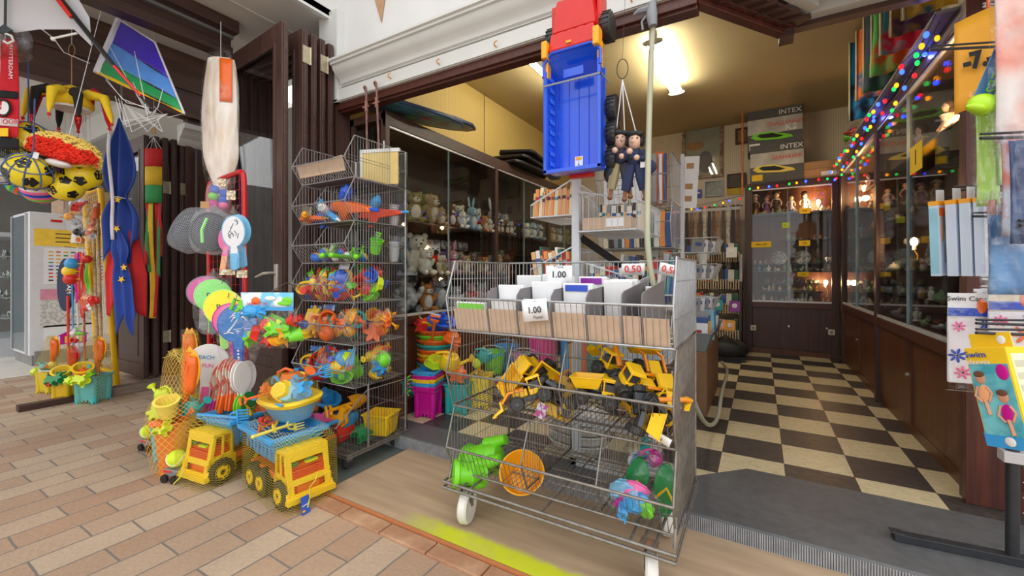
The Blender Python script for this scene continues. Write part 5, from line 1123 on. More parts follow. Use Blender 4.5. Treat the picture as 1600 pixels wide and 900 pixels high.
for i,(px,py,w,h,l) in enumerate(((346,285,.05,.045,'cream label hooked high on the red stand'),(361,305,.05,.055,'cream tag above the drawn bat'),(320,320,.05,.04,'brown cardboard price tag left of the red stand'),(355,425,.09,.035,'cream header strip above the blue bat'),(378,428,.06,.045,'cream header card right of the strip'))):
    solo(MB().box(-w/2,w/2,-.0008,.0008,-h/2,h/2),'hanging_tag',CARDB if i==2 else mat('cream_tag',c(232,222,196),.7,col2=c(170,150,120),cscale=60,sharp=.05),l,'tag',hangp(px,py,2.52 if i else 2.6),yw+.1)
# racket bundles lower on the stand: white shuttle bats
for i,(px,py,dx_,m,l,sc) in enumerate(((325,560,.0,'pink','white round bat with blue lettering low on the red stand',1.0),)):
    b_=bat('white round bat with blue and pink print low on the red stand',hangp(326,566,2.56),1.05,PAPER,(0,.1,yw+.3),film_=False,gripm=P['pink'],edge=P['white'])
    text('BEACH',.032,P['blue'],b_,(-.02,-.0075,.03)); text('FUN',.032,P['pink'],b_,(.0,-.0075,-.02))
def pair(label,p,rot,m1,m2,s=1,group='cream beach rackets low on the red stand'):
    t=thing('racket_set',label,'rackets',p,rot=rot,group=group)
    for k in (-1,1):
        pts=[(.055*math.cos(a)*s,0,.085*math.sin(a)*s+.04*s) for a in [-PI/2+.3+(2*PI-.6)*q/20 for q in range(21)]]+[(-.012*s,0,-.09*s),(-.012*s,0,-.2*s),(.012*s,0,-.2*s),(.012*s,0,-.09*s)]
        o=MB().prism([(x,z) for x,y,z in pts],.007,T=M((0,k*.012,0),(PI/2,0,0))).build('racket',m1,t,bev=.0015)
        MB().prism([(-.015*s,-.1*s),(-.016*s,-.205*s),(.016*s,-.205*s),(.015*s,-.1*s)],.014,T=M((0,k*.014,0),(PI/2,0,0))).build('grip',m2,o,bev=.003)
    MB().ell((.03,0,-.1*s),.018,10,7).build('ball',m2,t)
    return t
CRM=mat('cream_bat_print',c(228,214,196),.5,col2=c(222,130,110),cscale=22,sharp=.04)
for i,(px,py,d,r,a,b) in enumerate(((330,595,2.60,.35,CRM,P['pink']),(341,600,2.54,.28,CRM,P['magenta']),(351,592,2.48,.22,CRM,P['orange']),(362,588,2.46,.12,CRM,P['orange']),(372,592,2.42,.02,CRM,P['orange']))):
    pair('cream beach racket pair with %s grips, %s from the left low on the red stand'%(['pink','magenta','orange','orange','orange'][i],nth(i)),hangp(px,py,d),(0,r,yw+1.2),a,b,.95)
for i,(px,py,d) in enumerate(((376,600,2.40),(384,598,2.44))):
    pair('white oval racket pair at the %s of the red post'%('left' if i==0 else 'foot'),hangp(px,py,d),(0,-.05,yw+1.3),P['white'],P['silver'],1.05,'white rackets low on the red stand')
for i,(px,py,d,m) in enumerate(((330,648,2.6,'red'),(341,652,2.55,'navy'),(350,655,2.52,'red'),(385,640,2.42,'dgreen'),(379,645,2.4,'green'))):
    pair('%s edged racket pair near the foot of the red stand, %s from the left'%({'navy':'navy','red':'red','dgreen':'dark green','green':'bright green'}[m],nth(i)),hangp(px,py,d),(0,.12-.05*i,yw+1.2),P[m],P['silver'],.85,'racket pairs at the foot of the red stand')
# big sand toy packet in front
t=thing('packet_of_sand_toys','clear packet with beach printed header full of green, blue and red sand toys','toy packet',hangp(422,503,2.20),yw-.12)
w=.148
def hd(u,v): return ((u-.5)*2*w,-.022-.004*math.sin(u*7),.06+v*.095)
o=MB().sheet(hd,10,2).build('header_card',mat('header_sky_print',c(120,200,240),.4,col2=c(245,250,252),cscale=11,sharp=.06),t,solid=.001)
MB().sheet(lambda u,v:((u-.5)*2*w,-.0275-.004*math.sin(u*7),.062+v*.018),10,1).build('sea_print',P['blue'],o)
MB().ell((-.06,-.028,.112),(.026,.003,.02)).build('sun_print',P['orange'],o); MB().ell((.115,-.028,.115),(.03,.003,.018)).ell((.1,-.028,.1),(.04,.003,.012)).build('palm_print',P['green'],o); MB().ell((.02,-.028,.125),(.03,.003,.012)).build('cloud_print',P['white'],o)
text('SAND TOYS',.021,P['red'],o,(-.05,-.0315,.096))
shape('spade',t,P['green'],(.0,-.02,.01),(.1,-1.15,0),1.75)
for k,m,x,z,s in (('star','blue',-.09,.05,1.2),('flower','blue',-.03,.055,1.1),('can','blue',-.06,.05,1.0),('fish','red',-.05,-.05,1.5),('turtle','green',.04,-.04,1.5),('shell','red',.0,-.02,1.1),('star','gold',.075,-.055,1.2),('boat','red',.1,-.0,1.3),('flower','green',.09,-.05,1.2),('fish','gold',.05,-.1,1.2),('star','green',-.09,-.09,1.3),('cup','green',.11,-.08,1.3),('ball','blue',-.12,-.08,.7),('turtle','red',.0,-.095,1.0),('duck','lime',.03,-.02,1.1)):
    shape(k,t,P[m],(x,-.012,z),(1.3,.3,x*20),s)
MB().tube([(0,-.01,.15),(-.05,.2,.20),(-.12,.45,.16)],.003,5).build('hook_wire',METD,t); MB().sheet(lambda u,v:((u-.5)*2*w*1.02,-.045*math.sin(PI*u)**.5*math.sin(PI*(v*.9+.1))**.5+.003*math.sin(19*u+9*v),-.135+v*.22),26,14).sheet(lambda u,v:((u-.5)*2*w*1.02,.012*math.sin(PI*u),-.135+v*.22),8,6).build('clear_bag',FILM,t)
# white bagged inflatable hanging above the red stand
t=thing('bagged_windsock','long cream and orange folded kite in a clear bag hanging above the red stand','kite bag',hangp(345,190,2.95),yw)
mb=MB(); mb.sheet(lambda u,v:((.085+.035*math.sin(PI*v)**.7+.006*math.sin(9*u*PI+8*v))*math.cos(2*PI*u)*(.25+.75*min(1,v*4))*1.05,.05*math.sin(2*PI*u)*(.3+.7*min(1,v*4)),-.52+v*.95),22,18,closed=True); mb.build('folded_cloth',mat('cream_folds',c(236,216,190),.5,col2=c(248,242,232),cscale=7,sharp=.2,stretch=(3,3,.6),bump=.5,bs=12),t)
MB().sheet(lambda u,v:(.03+u*.075,-.056+.02*u,.12+v*.3),3,6).build('orange_panel',P['orange'],t,solid=.002); film(.13,.065,.52,8,.05,knot=False).build('clear_bag',FILM,t); MB().tube([(0,0,.4),(0,0,.7)],.002,4).build('string',PAPER,t)
# ================================================================ things hung outside the second shop
def G(px,py,d): return Vector(at(px,py,d=d))
def wires(name,label,cat,pts,r,m,p): 
    return solo(MB().tube([Vector(q)-Vector(p) for q in pts],r,5),name,m,label,cat,p)
# yellow grid stand
tl,tr_=G(131,303,4.10),G(157,292,3.90); br=Vector(at(183,607,Z=.012)); bl=br+(tl-tr_)*Vector((1,1,0))
gridstand('yellow_grid_stand','yellow metal grid stand with small toys beside the blue flag',(bl,br),(tl,tr_),YELE,.024,.05)
# bamboo sticks
for i,(x0,y0,x1,y1) in enumerate(((146,345,152,560),(153,330,158,545))):
    a,b=G(x0,y0,3.75),G(x1,y1,3.72); t=thing('bamboo_stick','bamboo pole leaning on the yellow stand, %s one'%('left' if i==0 else 'right'),'pole',b,group='bamboo poles')
    BAM=mat('bamboo',c(206,178,132),.5,col2=c(180,146,100),cscale=8,sharp=.1,stretch=(2,2,6))
    mb=MB().cyl((0,0,0),a-b,.013,.011,10)
    for k in range(7): p=(a-b)*(k+.5)/7; mb.cyl(p-(a-b)*.003,p+(a-b)*.003,.015,n=10)
    mb.build('cane',BAM,t); MB().cyl((a-b)*.97,(a-b)*1.06,.017,n=10).build('orange_cap',P['orange'],t)
for i,(px,py0,py1,m,r,l,d) in enumerate(((106,462,565,'red',.010,'red broom handle left of the yellow stand',3.7),(131,480,555,'red',.008,'second red handle behind the net of buckets',3.75),(113,440,520,'blue',.007,'blue fishing net handle at the yellow stand',3.8),(121,470,530,'white',.007,'white net handle at the yellow stand',3.8))):
    a,b=G(px,py0,d),G(px+2,py1+35,d); solo(MB().cyl((0,0,0),a-b,r,n=8),'net_handle',P[m],l,'handle',b,group='handles at the yellow stand')
def streamer(px,py0,py1,m,l,d=3.7,n=5,w=.05):
    p=G(px,py0,d); q=G(px,py1,d); t=thing('streamer_tassel',l,'tassel',p,yw,group='tassels on the yellow stand'); r=random.Random(px)
    for k in range(n):
        x=(k-n/2)*w/n; L=(p-q).length*r.uniform(.75,1)
        MB().sheet(lambda u,v:(x+(u-.5)*.016+.006*math.sin(v*8+k),.006*math.cos(v*6+k),-v*L),2,10).build('strip',m,t,solid=.0015)
    MB().cyl((0,0,0),(0,0,.05),.004,n=6).build('cord',P['white'],t)
streamer(121,395,475,P['magenta'],'magenta streamer tassel on the yellow stand')
streamer(129,395,500,pl('plastic_redorange',(232,70,30)),'red-orange streamer tassel on the yellow stand')
streamer(137,402,470,P['green'],'green streamer with red ball beside the bamboo',n=3,w=.03)
tl_=thing('red_foam_ball','red foam ball on top of the green streamer','ball',G(136,405,3.68)); MB().ell((0,0,0),.035,12,8).build('foam',P['red'],tl_)
for i,(px,py,m,l) in enumerate(((112,412,'blue','blue ball, top of three hanging left of the tassels'),(108,424,'yellow','yellow ball, middle of three hanging left of the tassels'),(110,436,'red','red ball, lowest of three hanging left of the tassels'))):
    t=thing('hanging_ball',l,'ball',G(px,py,3.6),yw,group='three netted balls by the tassels'); MB().ell((0,0,0),.048,14,9).build('ball',P[m],t); MB().tube([(.03,0,.0),(.09,0,.0)],.003,4).build('peg',YELE,t)
def smallbag(px,py,w,h,ms,l,d=3.6,seed=1,kinds=('fish','star','cup','spade','ball')):
    toy_bag(l,tuple(G(px,py,d)),(w,.03,h),seed,ms,list(kinds),rot=(0,0,yw),group='small bags on the yellow stand',cat='toy bag')
smallbag(116,330,.07,.20,['gold','silver','silver','white','gold','red'],'crinkled clear bag with silver and gold toys, left on the yellow stand',seed=3)
smallbag(129,318,.06,.12,['red','white','red','silver'],'clear bag with red and white toys at the top of the yellow stand',seed=4)
smallbag(131,365,.06,.13,['black','grey','peach','silver'],'clear bag with dark and peach toys in the middle of the yellow stand',seed=5)
smallbag(142,360,.04,.12,['peach','orange','white'],'narrow clear bag with peach toys next to the bamboo',seed=6)
smallbag(141,472,.075,.11,['red','peach','orange','white','red','peach','red'],'net of red and white shells beside the bamboo poles',seed=7,kinds=('shell','star','shell','flower','shell','star','ball'))
smallbag(121,520,.06,.17,['green','silver','red','lime','white'],'clear bag of green and silver toys low on the yellow stand',seed=8)
t=thing('orange_spray_bottle','small orange and white bottle at the top of the bamboo','bottle',G(149,333,3.68)); MB().lathe([(.018,0),(.02,.01),(.02,.07),(.01,.09),(.01,.11)],12,T=M((0,0,-.05))).build('bottle',P['orange'],t); MB().cyl((0,0,.055),(0,0,.075),.013,n=10).build('cap',P['white'],t)
# price pegs, yellow
for i,(x0,y,x1) in enumerate(((92,339,120),(100,385,118),(102,430,125),(103,454,135),(100,493,122))):
    a,b=G(x0,y,3.62),G(x1,y+2,3.85); solo(MB().cyl((0,0,0),b-a,.0035,n=6),'yellow_hook',YELE,'yellow display hook, %s from the top of the stand'%nth(i),'hook',a,group='yellow hooks')
t=thing('patterned_foam_board','dark blue bodyboard with white letters behind the tassels','board',G(103,445,3.85),yw); MB().prism([(.07*math.cos(a),.24*math.sin(a)) for a in [2*PI*k/24 for k in range(24)]],.03,T=M((0,.015,0),(PI/2,0,0))).build('board',pl('navy_cloth',(40,52,80),.7),t,bev=.004); text('DAM',.055,PAPER,t,(.045,-.018,-.02),rot=(PI/2,PI/2,0))
# far freezer / display fridge with posters
fz=thing('white_fridge','white upright fridge with flag chart and drawings taped to its side','fridge',(-7.95,1.75,0))
MB().box(-.35,.40,-.34,.62,.12,1.86).build('body',mat('white_enamel',c(222,224,228),.35,var=.02),fz,bev=.01)
MB().box(-.32,.33,-.352,-.342,.16,1.82).build('glass_door',glassmat('fridge_glass',(.75,.8,.82),1.5,.03),fz); MB().box(-.34,-.32,-.36,-.34,.14,1.84).box(.32,.36,-.362,-.34,.14,1.84).build('door_frame',P['silver'],fz)
MB().box(.41,.44,-.3,.5,0,.17).box(-.34,.41,-.32,.5,.0,.12).build('concrete_base',mat('grey_concrete',c(140,138,134),.9,bump=.3,bs=80),fz)
def post(z0,z1,y0,y1,m,n,par=fz): return MB().box(.401,.404,y0,y1,z0,z1).build(n,m,par,smooth=False)
post(1.45,1.66,-.30,.36,mat('yellow_poster',c(250,208,70),.7),'yellow_notice'); 
fc=post(.98,1.43,-.22,.42,PAPER,'flag_chart'); rr=random.Random(5)
FLM=[P['red'],P['navy'],P['gold'],P['dgreen'],P['black']]
for a in range(9):
    for b in range(9):
        MB().box(.4045,.4055,-.18+b*.065,-.14+b*.065,1.02+a*.044,1.035+a*.044).build('flag_print',FLM[rr.randrange(5)],fc,smooth=False)
for z in (1.6,1.55,1.5): MB().box(.4045,.4052,-.12,.2,z,z+.012).build('heading_print',INK,fc,smooth=False)
post(.79,.92,-.25,.25,mat('pink_poster',c(226,150,175),.7),'pink_notice'); o=post(.45,.79,-.25,.25,mat('pencil_drawing',c(222,222,218),.8,col2=c(190,190,188),cscale=30,sharp=.03),'pencil_drawing')
o=post(.16,.47,-.22,.3,PAPER,'house_drawing'); MB().box(.4045,.406,-.08,.16,.22,.33).add([(.405,-.11,.33),(.405,.19,.33),(.405,.04,.41),(.406,-.11,.33),(.406,.19,.33),(.406,.04,.41)],[(0,1,2),(5,4,3)]).build('house_print',P['magenta'],o); MB().box(.4065,.407,-.04,.12,.235,.32).build('house_front',P['yellow'],o)
MB().box(.401,.404,.28,.45,.3,.8).build('white_notice',PAPER,fz); 
o=MB().cyl((.41,.25,1.745),(.405,.25,1.745),.13,n=28,T=M((0,0,0))).build('round_sticker',P['black'],fz); MB().box(.411,.413,.17,.33,1.72,1.77).build('sticker_band',P['white'],o)
MB().box(.402,.404,-.16,-.06,1.75,1.78).build('red_logo',P['red'],fz)
MB().cyl((.46,.05,1.5),(.46,.05,1.62),.055,.04,10).build('orange_keyring',P['white'],fz)
t=thing('cardboard_box','large brown cardboard box on top of the white fridge','box',(-7.75,2.0,1.862)); MB().box(-.3,.2,-.3,.35,0,.34).box(-.31,.21,-.31,.36,.2,.205).build('box',mat('old_cardboard',c(176,150,126),.85),t,bev=.004)
# glass showcase left of the fridge
sc=thing('glass_showcase','glass showcase with shiny jewellery at the left edge','showcase',(-9.15,1.7,0))
MB().box(-.5,.5,-.35,.35,0,.25).box(-.5,.5,-.35,.35,1.6,1.66).build('base',P['silver'],sc); MB().box(-.5,.5,-.35,-.34,.25,1.6).box(.49,.5,-.35,.35,.25,1.6).build('glass',GL,sc,smooth=False)
for k in range(4): 
    o=MB().box(-.48,.48,-.3,.3,.5+k*.28,.508+k*.28).build('shelf',P['silver'],sc)
    mb=MB(); rr=random.Random(k)
    for q in range(26): mb.ell((rr.uniform(-.45,.45),rr.uniform(-.3,.0),.53+k*.28),(.02,.02,rr.uniform(.02,.09)),6,4)
    q=mb.build('jewellery',mat('shiny_trinkets',c(190,188,180),.2,metal=.7,col2=c(90,100,96),cscale=40),o); q['kind']='stuff'
# dark stock behind
for i,(x,z,w,h) in enumerate(((-10.5,0,1.2,1.9),(-8.6,1.9,.8,.3))):
    (i==0) and solo(MB().box(-w/2,w/2,-.2,.2,0,h),'storage_shelf',mat('dark_goods',c(60,58,58),.8,col2=c(110,104,98),cscale=7,sharp=.05),'dark stocked shelf in the depth of the second shop' if i==0 else 'dark box on the showcase in the second shop','shelf',(x,3.2,z))
# ---- windsock
t=thing('striped_windsock','red, yellow and green striped windsock hanging by the folded doors','windsock',G(240,233,3.9),yw)
def band(z0,z1,m,w=.078,nm='band'): 
    MB().sheet(lambda u,v:(w*math.cos(2*PI*u),.028*math.sin(2*PI*u),z0+(z1-z0)*v),20,2,closed=True).build(nm,m,t,solid=.0015)
RD=mat('red_flag_cloth',c(205,38,40),.8,bump=.1); YD=mat('yellow_flag_cloth',c(238,196,48),.8,bump=.1); GD=mat('green_flag_cloth',c(60,160,90),.8,bump=.1); BLD=mat('blue_flag_cloth',c(38,72,160),.75,bump=.1)
band(-.165,0,RD); band(-.335,-.165,YD,.076); band(-.50,-.335,GD,.074)
for k,(x,m,L) in enumerate(((-.062,RD,.52),(-.05,GD,.58),(-.018,YD,.96),(.025,RD,.95),(.052,GD,.62),(.064,RD,.45))):
    MB().sheet(lambda u,v:(x+(u-.5)*(.042 if m is YD else .03)*(1+.5*(v if m is YD else 0))+.008*math.sin(v*7+k)*v,.012*math.sin(v*5+k*2),-.49-v*L*1.12),4,14).build('tail',m,t,solid=.0015)
mb=MB(); [mb.tube([(x,0,0),(0,0,.11),(0,0,.16)],.002,4) for x in (-.075,-.03,.03,.075)]; mb.build('bridle',PAPER,t); MB().box(-.018,.018,-.004,.004,.14,.2).build('paper_tag',CARDB,t); MB().tube([(0,0,.2),(0,0,1.3)],.0015,4).build('string',PAPER,t)
# ---- blue starred flag tied round, red-white-blue behind
t=thing('tied_blue_flag','blue flag with yellow stars over a red and white flag, tied at the middle','flag',G(190,186,3.55),yw)
def drape(w0,w1,w2,z0,z1,z2,dx=0,ph=0,dep=.035,L2=1):
    def f(u,v):
        z=z0+(z2-z0)*v; vm=(z1-z0)/(z2-z0)
        w=w0+(w1-w0)*math.sin(PI*min(1,v/vm)*.5)**.8 if v<vm*.55 else None
        if v<vm: q=v/vm; w=w0*(1-q)+w1*max(0,math.sin(PI*q**1.5))**.8+.05*q
        else: q=(v-vm)/(1-vm); w=.055+w2*math.sin(min(1,q*2.2)*PI/2)*(1-.35*q)
        return (dx*v+(u-.5)*2*w, dep*math.sin(u*15+ph+v*2)*min(1,v*3)*.8-.02, z - (.10*math.sin(u*9+ph))*max(0,(v-.8)/.2))
    return MB().sheet(f,34,26)
MB().sheet(lambda u,v:((u-.5)*2*(.06+.13*min(1,v*1.6)-.02*v)-.01,.03+.03*math.sin(u*13+v),-.72-v*.85-.10*math.sin(u*7+1)*v),30,16).build('red_flag',RD,t,solid=.002)
drape(.01,.12,.12,0,-.66,-1.12,.02,2.,.035).build('blue_flag',BLD,t,solid=.002)
MB().sheet(lambda u,v:(-.02-.035*math.sin(PI*min(1,v*1.4))+(u-.5)*.03,-.055-.01*math.sin(v*9),-v*1.02),2,16).build('white_hem',mat('white_flag_cloth',c(228,226,232),.8),t,solid=.002)
drape(.008,.05,.045,-.9,-1.2,-1.72,.08,1.4,.02).xf(M((.0,-.02,0))).build('blue_fold',BLD,t,solid=.002)
for x,z,r in ((.03,-.69,.2),(.02,-.93,.9),(.08,-1.25,.4),(.06,-1.35,1)): MB().prism(starpoly(5,.032,.013,r),.003,T=M((x,-.065,z),(PI/2,0,0))).build('star',YD,t)
MB().tube([(.075*math.cos(a),.05*math.sin(a)-.0,-.67+.006*math.sin(3*a)) for a in [2*PI*k/20 for k in range(20)]],.004,5,closed=True).build('tie_cord',PAPER,t); MB().cyl((0,0,-.02),(0,0,.9),.006,n=6).build('pole',METD,t)
# ---- rainbow kite
def fplane(pxs,d0): return [G(x,y,d) for (x,y),d in zip(pxs,d0)]
K=fplane([(186,30),(213,42),(242,66),(286,178),(150,104)],[3.0,3.0,3.0,2.85,2.9])
def quad(mb,a,b,c_,d,n=8,amp=.012):
    mb.sheet(lambda u,v:(a.lerp(b,u)).lerp(d.lerp(c_,u),v)+Vector((0,-amp*math.sin(PI*u)*math.sin(PI*v),amp*.5*math.sin(6*u+4*v))),n,n)
o0=K[0]; t=thing('rainbow_kite','purple, blue and green striped kite with white edge hung under the dark beam','kite',o0)
TLk,TRk,BRk,BLk=G(186,31,3.0),G(242,66,3.0),G(288,178,2.85),G(151,114,2.9)
def L2(p,q,k): return p.lerp(q,k)
cols=[('purple_panel',mat('violet_nylon',c(72,50,190),.45)),('blue_panel',mat('sky_nylon',c(90,150,232),.45)),('green_panel',mat('green_nylon',c(45,160,95),.45)),('yellow_hem',mat('yellow_nylon',c(240,200,30),.45))]
ks=[(0,.46,0,.64),(.46,.78,.64,.82),(.78,.97,.82,.985),(.97,1.0,.985,1.0)]
ks=[(0,.42,0,.52),(.42,.76,.52,.80),(.76,.97,.80,.975),(.97,1.0,.975,1.0)]
for (n_,m_),(a,b,c2,d2) in zip(cols,ks):
    mb=MB(); quad(mb,L2(TLk,BLk,a)-o0,L2(TRk,BRk,c2)-o0,L2(TRk,BRk,d2)-o0,L2(TLk,BLk,b)-o0); mb.build(n_,m_,t,solid=.0015)
mb=MB(); WK=mat('white_nylon',c(225,225,235),.5)
mb.tube([TLk-o0,L2(TLk,BLk,.5)-o0,BLk-o0],.02,6).tube([TRk-o0,BRk-o0],.007,6).tube([TLk-o0,TRk-o0],.006,6); mb.build('white_edge',WK,t)
mb=MB(); cc=G(235,170,2.6)
for k,(x,y) in enumerate(((170,70),(210,80),(152,105),(204,120),(165,125),(257,130),(285,178),(228,172))): 
    a=G(x,y,2.93); mb.tube([a-o0,(a+cc)/2-o0+Vector((0,0,-.04-.02*(k%3))),cc-o0+Vector((.02*k-.06,0,-.03*(k%2)))],.0022,4)
for k in range(9): 
    e=G(190+8*k,190+(k%3)*8,2.7); mb.tube([G(180+5*k,150+4*k,2.8)-o0,e-o0,G(262-2*k,178+k,2.7)-o0],.0018,4)
mb.build('bridle_lines',PAPER,t); MB().tube([TLk-o0,TLk-o0+Vector((0,0,.5))],.002,4).build('string',PAPER,t)
# ---- white stunt kite with black and red spar
A=[(-60,-60),(88,-60),(140,28),(143,72),(116,46),(60,46),(24,51),(0,42),(-60,30)]
o0=G(60,20,2.45); t=thing('white_stunt_kite','translucent white stunt kite with black and red spar at the top left corner','kite',o0)
n=len(A); mb=MB(); mb.add([G(x,y,2.45)-o0 for x,y in A],[tuple(range(n))]); mb.build('sail',mat('white_sail_cloth',c(206,208,214),.5,trans=.0,var=.04,vs=3),t,solid=.002,smooth=False)
sp=[(60,-45),(88,0),(113,27),(178,103),(236,170)]
MB().tube([G(*q,2.42)-o0 for q in sp[:1]+sp[3:]],[.014,.014,.005],8).build('spar',P['black'],t)
MB().tube([G(86,-6,2.405)-o0,G(112,27,2.41)-o0],.012,8).build('red_sleeve',P['red'],t); MB().tube([G(178,103,2.40)-o0,G(220,150,2.40)-o0],.007,8).build('red_sleeve',P['red'],t)
MB().tube([G(9,-30,2.43)-o0,G(8,50,2.43)-o0],.006,6).build('keel_rod',CG_,t); MB().tube([G(83,60,2.42)-o0,G(120,52,2.42)-o0],.006,6).ell(G(83,61,2.42)-o0,.012,8,6).build('stand_off',P['white'],t)
MB().prism([(-.05,.0),(.0,.035),(.05,0),(.0,-.02)],.006,T=Matrix.Translation(G(8,48,2.41)-o0)@M((0,0,0),(PI/2,0,yw))).build('nose_patch',CG_,t)
MB().tube([G(8,52,2.41)-o0,G(18,56,2.41)-o0,G(21,64,2.41)-o0,G(12,68,2.41)-o0,G(6,64,2.41)-o0],.006,6).build('white_hook',P['white'],t)
MB().tube([G(66,46,2.42)-o0,G(84,60,2.5)-o0,G(100,82,2.6)-o0,G(140,99,2.8)-o0],.003,5).build('line',PAPER,t)
# ---- football scarf
t=thing('football_scarf','red, white and black football club scarf at the left edge','scarf',G(8,62,2.6),yw)
MB().sheet(lambda u,v:((u-.5)*.17-.01,.01*math.sin(u*6+v*3),-v*.60),8,14).build('red_cloth',mat('knit_red',c(205,35,48),.9,bump=.3,bs=200),t,solid=.004)
MB().sheet(lambda u,v:((u-.5)*.17-.01,-.006+.01*math.sin(u*6+1.5),-.32-v*.045),8,2).sheet(lambda u,v:((u-.5)*.18-.01,-.006+.01*math.sin(u*6+2),-.61-v*.07),8,3).build('black_band',mat('knit_black',c(30,30,34),.9),t,solid=.004)
MB().sheet(lambda u,v:((u-.5)*.17-.01,-.007+.01*math.sin(u*6+2),-.49-v*.045),8,2).sheet(lambda u,v:(-.095+u*.07,-.004,-.0-v*.30),2,4).build('white_band',mat('knit_white',c(232,226,228),.9),t,solid=.003)
mb=MB(); 
for k in range(14): mb.tube([(-.09+k*.0125,-.002,-.67),(-.09+k*.0125,-.004,-.73)],.003,4)
mb.build('fringe',MT['knit_black'],t)
text('FEYENOORD',.043,MT['knit_red'],t,(.005,-.016,-.512)); text('ROTTERDAM',.036,PAPER,t,(.045,-.01,-.14),rot=(PI/2,PI/2,0)); text('FEYENOORD',.03,MT['knit_red'],t,(-.06,-.012,-.15),rot=(PI/2,PI/2,0))
MB().tube([(.0+.045*math.cos(a),-.012,-.425+.05*math.sin(a)) for a in [2*PI*k/24 for k in range(24)]],.006,6,closed=True).build('crest_ring',INK,t); MB().cyl((0,-.008,-.425),(0,-.011,-.425),.04,n=20).build('crest',PAPER,t)
MB().box(-.11,.03,-.012,-.008,-.60,-.55).build('yellow_price_strip',YCARD,t); MB().tube([(0,0,0),(0,0,.3)],.003,4).build('string',PAPER,t)
# ---- jester hat
t=thing('jester_hat','red, yellow and black jester hat with bells hanging below the stunt kite','hat',G(112,165,2.9),yw)
FEL={'r':mat('felt_red',c(210,30,40),.9,bump=.2,bs=150),'y':mat('felt_yellow',c(244,208,40),.9,bump=.2,bs=150),'b':mat('felt_black',c(34,34,36),.9,bump=.2,bs=150)}
MB().lathe([(.10,-.02),(.115,.0),(.11,.04),(.09,.08),(.05,.115),(.01,.14)],24).build('crown',FEL['y'],t); MB().lathe([(.112,.02),(.114,.05),(.09,.085),(.0,.12)],8,T=M((0,.01,.008),(0,0,.4),(1.01,1,1))).build('red_cap',FEL['r'],t)
MB().lathe([(.1,-.03),(.103,-.01),(.1,-.008)],20).build('brim',P['white'],t)
for i,(a,L,m,up) in enumerate(((0,.24,'y',.2),(3.3,.20,'r',.35),(2.7,.16,'b',.3),(-.6,.15,'b',.1),(4.2,.14,'b',.2),(3.7,.19,'y',.25),(.5,.15,'r',.5),(2.2,.14,'r',.6),(5.0,.16,'y',.1))):
    dx_,dy=math.cos(a),math.sin(a); pts=[(.06*dx_,.06*dy,.05),(.12*dx_,.12*dy,.05+up*.12),((.08+L*.6)*dx_,(.08+L*.6)*dy,.03+up*.1),((.06+L*.85)*dx_,(.06+L*.85)*dy,-.07),((.06+L*.9)*dx_,(.06+L*.9)*dy,-.12)]
    o=MB().tube(pts,[.03,.034,.028,.017,.006],10).build('horn',FEL[m],t); MB().ell((pts[-1][0],pts[-1][1],-.13),.011,8,6).tube([(pts[-1][0],pts[-1][1],-.12),(pts[-1][0],pts[-1][1],-.165)],.003,4).build('bell',P['red'],o)
MB().tube([(0,0,.13),(0,0,.34)],.003,5).tube([(.022*math.cos(a),0,.38+.042*math.sin(a)) for a in [2*PI*k/18 for k in range(18)]],.0025,5,closed=True).build('hanging_ring',CARDB,t); MB().tube([(0,0,.42),(0,0,.8)],.002,4).build('string',PAPER,t)
# ---- curly wig
t=thing('curly_wig','curly clown wig, red in front with a yellow rim','wig',G(100,242,2.75),rot=(0,.25,yw),s=1.12); rr=random.Random(2)
for nm,m,lo,hi in (('yellow_curls',mat('curl_yellow',c(250,222,120),.9),0,1),('red_curls',mat('curl_red',c(236,52,30),.9),1,2)):
    mb=MB()
    for i in range(620):
        a=rr.uniform(0,2*PI); z=rr.uniform(-.25,1); q=math.sqrt(max(0,1-z*z)); x,y,zz=.17*q*math.cos(a),.12*q*math.sin(a),.105*z
        red=(y<.02 and x>-.09 and zz<.07-.2*abs(x-.03))
        if red!=(lo==1): continue
        R_2=rr.uniform(.010,.017); ax=rr.uniform(0,6); mb.tube([(x+R_2*math.cos(b+ax),y*1.05+R_2*.6*math.sin(b*1.3+ax),zz+R_2*math.sin(b)+.006*b*.3) for b in [k*.9 for k in range(6)]],.0045,4)
    mb.build(nm,m,t)
MB().ell((.06,-.07,-.055),(.06,.05,.022),16,8).build('wig_lining',P['white'],t); MB().ell((-.02,.03,.0),(.15,.10,.07),16,9).build('yellow_base',MT['curl_yellow'],t); MB().ell((.03,-.03,.01),(.12,.085,.06),16,9).build('red_base',MT['curl_red'],t); MB().box(-.012,.018,-.14,-.137,-.06,-.025).build('price_tag',PAPER,t); MB().tube([(0,0,.08),(0,0,.9)],.002,4).build('string',PAPER,t)
